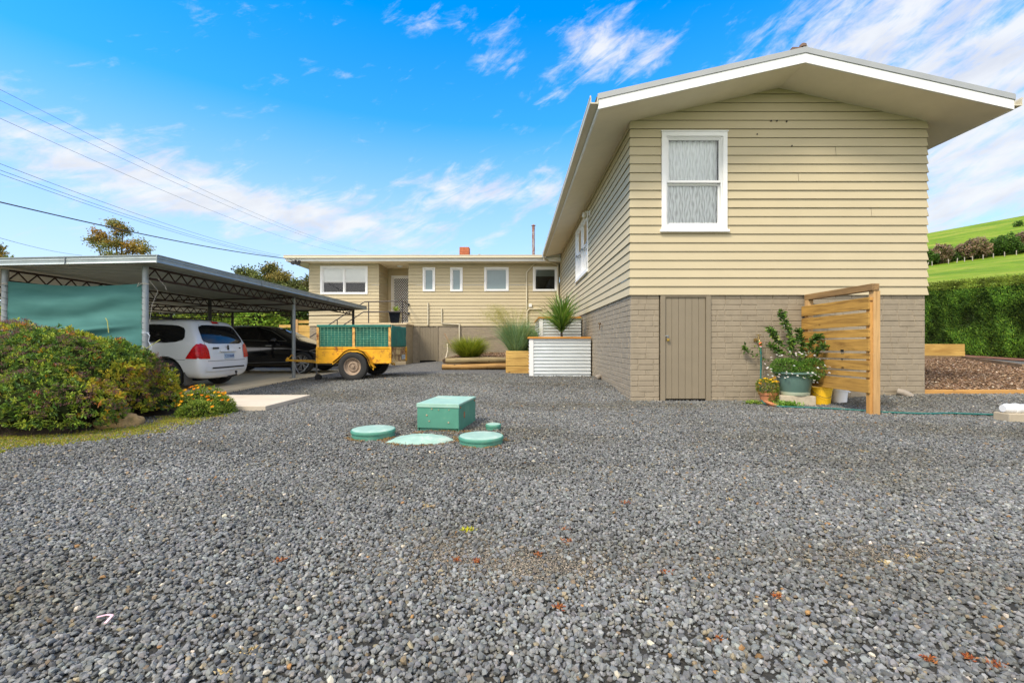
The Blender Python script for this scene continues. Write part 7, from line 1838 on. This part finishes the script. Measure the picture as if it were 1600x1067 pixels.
def ce(px, py, Y, wpx, hpx, dy=None): p = P(px, py, Y); return (p.x, p.y, p.z, wpx*Y/F/2, (dy or wpx*Y/F/2), hpx*Y/F/2)
tree('open crowned tree with rusty foliage rising behind the carport roof', (P(185, 536, 30).x, 30), [ce(168, 376, 30, 36, 30), ce(152, 380, 30, 22, 18), ce(210, 384, 30, 28, 26), ce(190, 388, 30, 44, 26), ce(226, 392, 30, 14, 16), ce(192, 360, 30, 8, 6), ce(181, 350, 30, 12, 4), ce(185, 420, 30, 70, 50)], 8000, .13, AUT, 61, 'rusty_tree')
tree('olive and yellow tree behind the carport, left of the long wing', (P(410, 536, 27).x, 27), [ce(392, 435, 27, 50, 30), ce(418, 430, 27, 36, 30), ce(372, 445, 27, 30, 30), ce(440, 445, 27, 40, 30), ce(425, 455, 27, 90, 40)], 11000, .15, OLV, 62, 'olive_tree')
tree('sparse tree with bare twig tips close to the left end of the long wing', (P(468, 536, 25).x, 25), [ce(455, 452, 25, 30, 30), ce(476, 445, 25, 24, 34), ce(468, 465, 25, 40, 40), ce(440, 438, 25, 16, 16)], 6000, .13, OLV, 63, 'sparse_tree')
tree('tree at the far left edge just above the carport roof', (P(-15, 536, 30).x, 30), [ce(2, 402, 30, 26, 18), ce(-25, 392, 30, 40, 40)], 2500, .17, AUT, 64, 'rusty_tree')
# brown shed-like fence at the far left edge behind the cloth
t = thing('paling_fence', 'brown timber fence at the left edge behind the shade cloth', 'fence', (-13.6, 12.5, 0.07))
for k in range(6):
    mb = MB(); mb.box(-15.2, -12.9, 12.5, 12.53, .1+k*.28, .35+k*.28); mb.build('board', greywood if k % 2 else sleeper, t)
mb = MB(); mb.box(-13.0, -12.9, 12.4, 12.5, .07, 1.9); mb.build('post', greywood, t)
# ================================================================ WORLD, SUN, CAMERA
SUN_EL, SUN_AZ = 50, 224     # azimuth measured clockwise from +Y
d = Vector((math.sin(R(SUN_AZ))*math.cos(R(SUN_EL)), math.cos(R(SUN_AZ))*math.cos(R(SUN_EL)), math.sin(R(SUN_EL))))
L = bpy.data.lights.new('Sun', 'SUN'); L.energy = SUN_E; L.angle = R(14); L.color = (1.0, 0.90, 0.74)
lo = bpy.data.objects.new('Sun', L); COL.objects.link(lo); lo.rotation_euler = (-d).to_track_quat('-Z', 'Y').to_euler(); lo.location = d*40
W = bpy.data.worlds.new('World'); S.world = W; W.use_nodes = True
nt = W.node_tree
for n in list(nt.nodes): nt.nodes.remove(n)
out = nt.nodes.new('ShaderNodeOutputWorld'); bg = nt.nodes.new('ShaderNodeBackground')
sky = nt.nodes.new('ShaderNodeTexSky'); sky.sky_type = 'NISHITA'; sky.sun_disc = False; sky.sun_elevation = R(SUN_EL); sky.sun_rotation = R(SUN_AZ)
sky.air_density = 1.0; sky.dust_density = 0.6; sky.ozone_density = 2.0; sky.altitude = 50
hs = nt.nodes.new('ShaderNodeHueSaturation'); hs.inputs['Saturation'].default_value = 1.6; hs.inputs['Hue'].default_value = 0.503; hs.inputs['Value'].default_value = 1.75
nt.links.new(sky.outputs[0], hs.inputs['Color'])
def MA(op, *a):
    n = nt.nodes.new('ShaderNodeMath'); n.operation = op
    for i, x in enumerate(a):
        if isinstance(x, (int, float)): n.inputs[i].default_value = x
        else: nt.links.new(x, n.inputs[i])
    return n.outputs[0]
tc = nt.nodes.new('ShaderNodeTexCoord'); sp = nt.nodes.new('ShaderNodeSeparateXYZ'); nt.links.new(tc.outputs['Generated'], sp.inputs[0])
az = MA('ARCTAN2', sp.outputs[0], sp.outputs[1]); el = MA('ARCSINE', sp.outputs[2])
def noise2(su, sv, rot, scale, detail, rough, dist=0.0, seed=0.0):
    cb = nt.nodes.new('ShaderNodeCombineXYZ'); c, s_ = math.cos(R(rot)), math.sin(R(rot))
    u = MA('ADD', MA('MULTIPLY', az, c), MA('MULTIPLY', el, s_)); v = MA('SUBTRACT', MA('MULTIPLY', el, c), MA('MULTIPLY', az, s_))
    nt.links.new(MA('MULTIPLY', u, su), cb.inputs[0]); nt.links.new(MA('MULTIPLY', v, sv), cb.inputs[1]); cb.inputs[2].default_value = seed
    n = nt.nodes.new('ShaderNodeTexNoise'); n.inputs['Scale'].default_value = scale; n.inputs['Detail'].default_value = detail; n.inputs['Roughness'].default_value = rough; n.inputs['Distortion'].default_value = dist
    nt.links.new(cb.outputs[0], n.inputs['Vector']); return n.outputs[0]
def pxdir(px, py):
    v = Vector(((px-804)/F, 1, (536-py)/F)).normalized(); return math.atan2(v.x, v.y), math.asin(v.z)
def blob(px, py, wx, wy, rot, amp):
    a0, e0 = pxdir(px, py); c, s_ = math.cos(R(rot)), math.sin(R(rot))
    da = MA('SUBTRACT', az, a0); de = MA('SUBTRACT', el, e0)
    u = MA('DIVIDE', MA('ADD', MA('MULTIPLY', da, c), MA('MULTIPLY', de, s_)), wx/F*0.8); v = MA('DIVIDE', MA('SUBTRACT', MA('MULTIPLY', de, c), MA('MULTIPLY', da, s_)), wy/F*0.8)
    q = MA('ADD', MA('MULTIPLY', u, u), MA('MULTIPLY', v, v))
    return MA('MULTIPLY', MA('EXPONENT', MA('MULTIPLY', q, -1.0)), amp)
blobs = [blob(935, 80, 85, 50, 18, 0.95), blob(1020, 90, 55, 30, 10, 0.55), blob(1180, 75, 90, 30, 28, 0.42), blob(1330, 50, 170, 65, 28, 0.85), blob(1500, 110, 190, 95, 25, 1.0), blob(1560, 215, 120, 60, 15, 0.6), blob(1530, 320, 150, 60, 5, 0.85), blob(745, 303, 150, 32, 3, 0.85),
         blob(50, 255, 170, 42, -8, 0.62), blob(330, 300, 250, 50, -12, 0.62), blob(540, 348, 250, 38, -4, 0.72), blob(660, 30, 120, 22, 2, 0.42), blob(770, 88, 60, 30, 0, 0.30), blob(860, 300, 60, 30, 0, 0.4)]
m_ = blobs[0]
for q in blobs[1:]: m_ = MA('ADD', m_, q)
nA = noise2(2.2, 7.0, 26, 4.6, 9, 0.64, 0.5, 2.3); nB = noise2(1.5, 4.0, 5, 9.0, 8, 0.6, 0.3, 5.1)
nn2 = MA('ADD', MA('MULTIPLY', nA, 0.62), MA('MULTIPLY', nB, 0.38))
# cloud = smoothstep of (noise + mask)
# unseen cloud added behind the camera and overhead for neutral fill light
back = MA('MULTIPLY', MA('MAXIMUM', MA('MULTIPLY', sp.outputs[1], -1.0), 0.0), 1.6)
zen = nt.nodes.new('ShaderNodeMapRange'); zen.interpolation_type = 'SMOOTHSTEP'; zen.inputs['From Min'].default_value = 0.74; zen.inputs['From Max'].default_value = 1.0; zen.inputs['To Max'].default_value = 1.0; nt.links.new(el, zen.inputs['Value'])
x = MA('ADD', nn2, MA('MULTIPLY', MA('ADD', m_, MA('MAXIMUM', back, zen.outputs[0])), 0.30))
mr = nt.nodes.new('ShaderNodeMapRange'); mr.interpolation_type = 'SMOOTHSTEP'; mr.inputs['From Min'].default_value = 0.555; mr.inputs['From Max'].default_value = 0.86; mr.inputs['To Max'].default_value = 0.95
nt.links.new(x, mr.inputs['Value'])
shade = noise2(2, 5, 15, 5, 5, 0.5, 0, 9.0)
cr = nt.nodes.new('ShaderNodeValToRGB'); cr.color_ramp.elements[0].position = 0.35; cr.color_ramp.elements[0].color = (*CLOUD_D, 1); cr.color_ramp.elements[1].position = 0.6; cr.color_ramp.elements[1].color = (*CLOUD_L, 1); nt.links.new(shade, cr.inputs[0])
# pale veil near the horizon (thin high cloud)
vr = nt.nodes.new('ShaderNodeValToRGB'); e = vr.color_ramp.elements
e[0].position = 0.0; e[0].color = (0.93,)*3+(1,); e[1].position = 1.0; e[1].color = (0, 0, 0, 1)
q = e.new(0.25); q.color = (0.72,)*3+(1,); q = e.new(0.48); q.color = (0.50,)*3+(1,); q = e.new(0.72); q.color = (0.08,)*3+(1,)
nt.links.new(MA('DIVIDE', el, 0.62), vr.inputs[0])
def MIX(f, a, b):
    m = nt.nodes.new('ShaderNodeMix'); m.data_type = 'RGBA'
    for s_, val in ((m.inputs[0], f), (m.inputs[6], a), (m.inputs[7], b)):
        if isinstance(val, (tuple, list)): s_.default_value = (*val, 1)
        else: nt.links.new(val, s_)
    return m.outputs[2]
c1 = MIX(vr.outputs[0], hs.outputs[0], VEIL)
lit = MA('ADD', 1.0, MA('MULTIPLY', MA('MAXIMUM', MA('MINIMUM', back, 1.0), zen.outputs[0]), 1.1))     # added fill cloud boosted to strengthen the light
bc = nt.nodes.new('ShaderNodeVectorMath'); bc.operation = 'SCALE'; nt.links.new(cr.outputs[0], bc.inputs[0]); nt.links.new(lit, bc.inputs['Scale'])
warm = MIX(MA('MINIMUM', MA('SUBTRACT', lit, 1.0), 1.0), (1.0, 1.0, 1.0), (1.06, 1.0, 0.93))  # added fill cloud tinted warm
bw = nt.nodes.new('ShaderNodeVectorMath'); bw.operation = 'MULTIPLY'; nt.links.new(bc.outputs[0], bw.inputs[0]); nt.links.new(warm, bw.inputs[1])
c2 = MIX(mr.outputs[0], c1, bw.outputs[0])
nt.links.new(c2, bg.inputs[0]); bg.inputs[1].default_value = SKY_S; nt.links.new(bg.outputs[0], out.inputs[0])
cam = bpy.data.cameras.new('Camera'); co = bpy.data.objects.new('Camera', cam); COL.objects.link(co)
co.location = (0, 0, 1.0); co.rotation_euler = (R(90), 0, 0); cam.lens = 16.0; cam.sensor_width = 36.0
cam.shift_x = -4/1600; cam.shift_y = 2.5/1600; cam.clip_start = 0.02; cam.clip_end = 3000
S.camera = co
S.view_settings.view_transform = 'Standard'; S.view_settings.look = 'None'; S.view_settings.gamma = 1.0; S.view_settings.exposure = EXPO
S.cycles.max_bounces = 8; S.cycles.transparent_max_bounces = 16
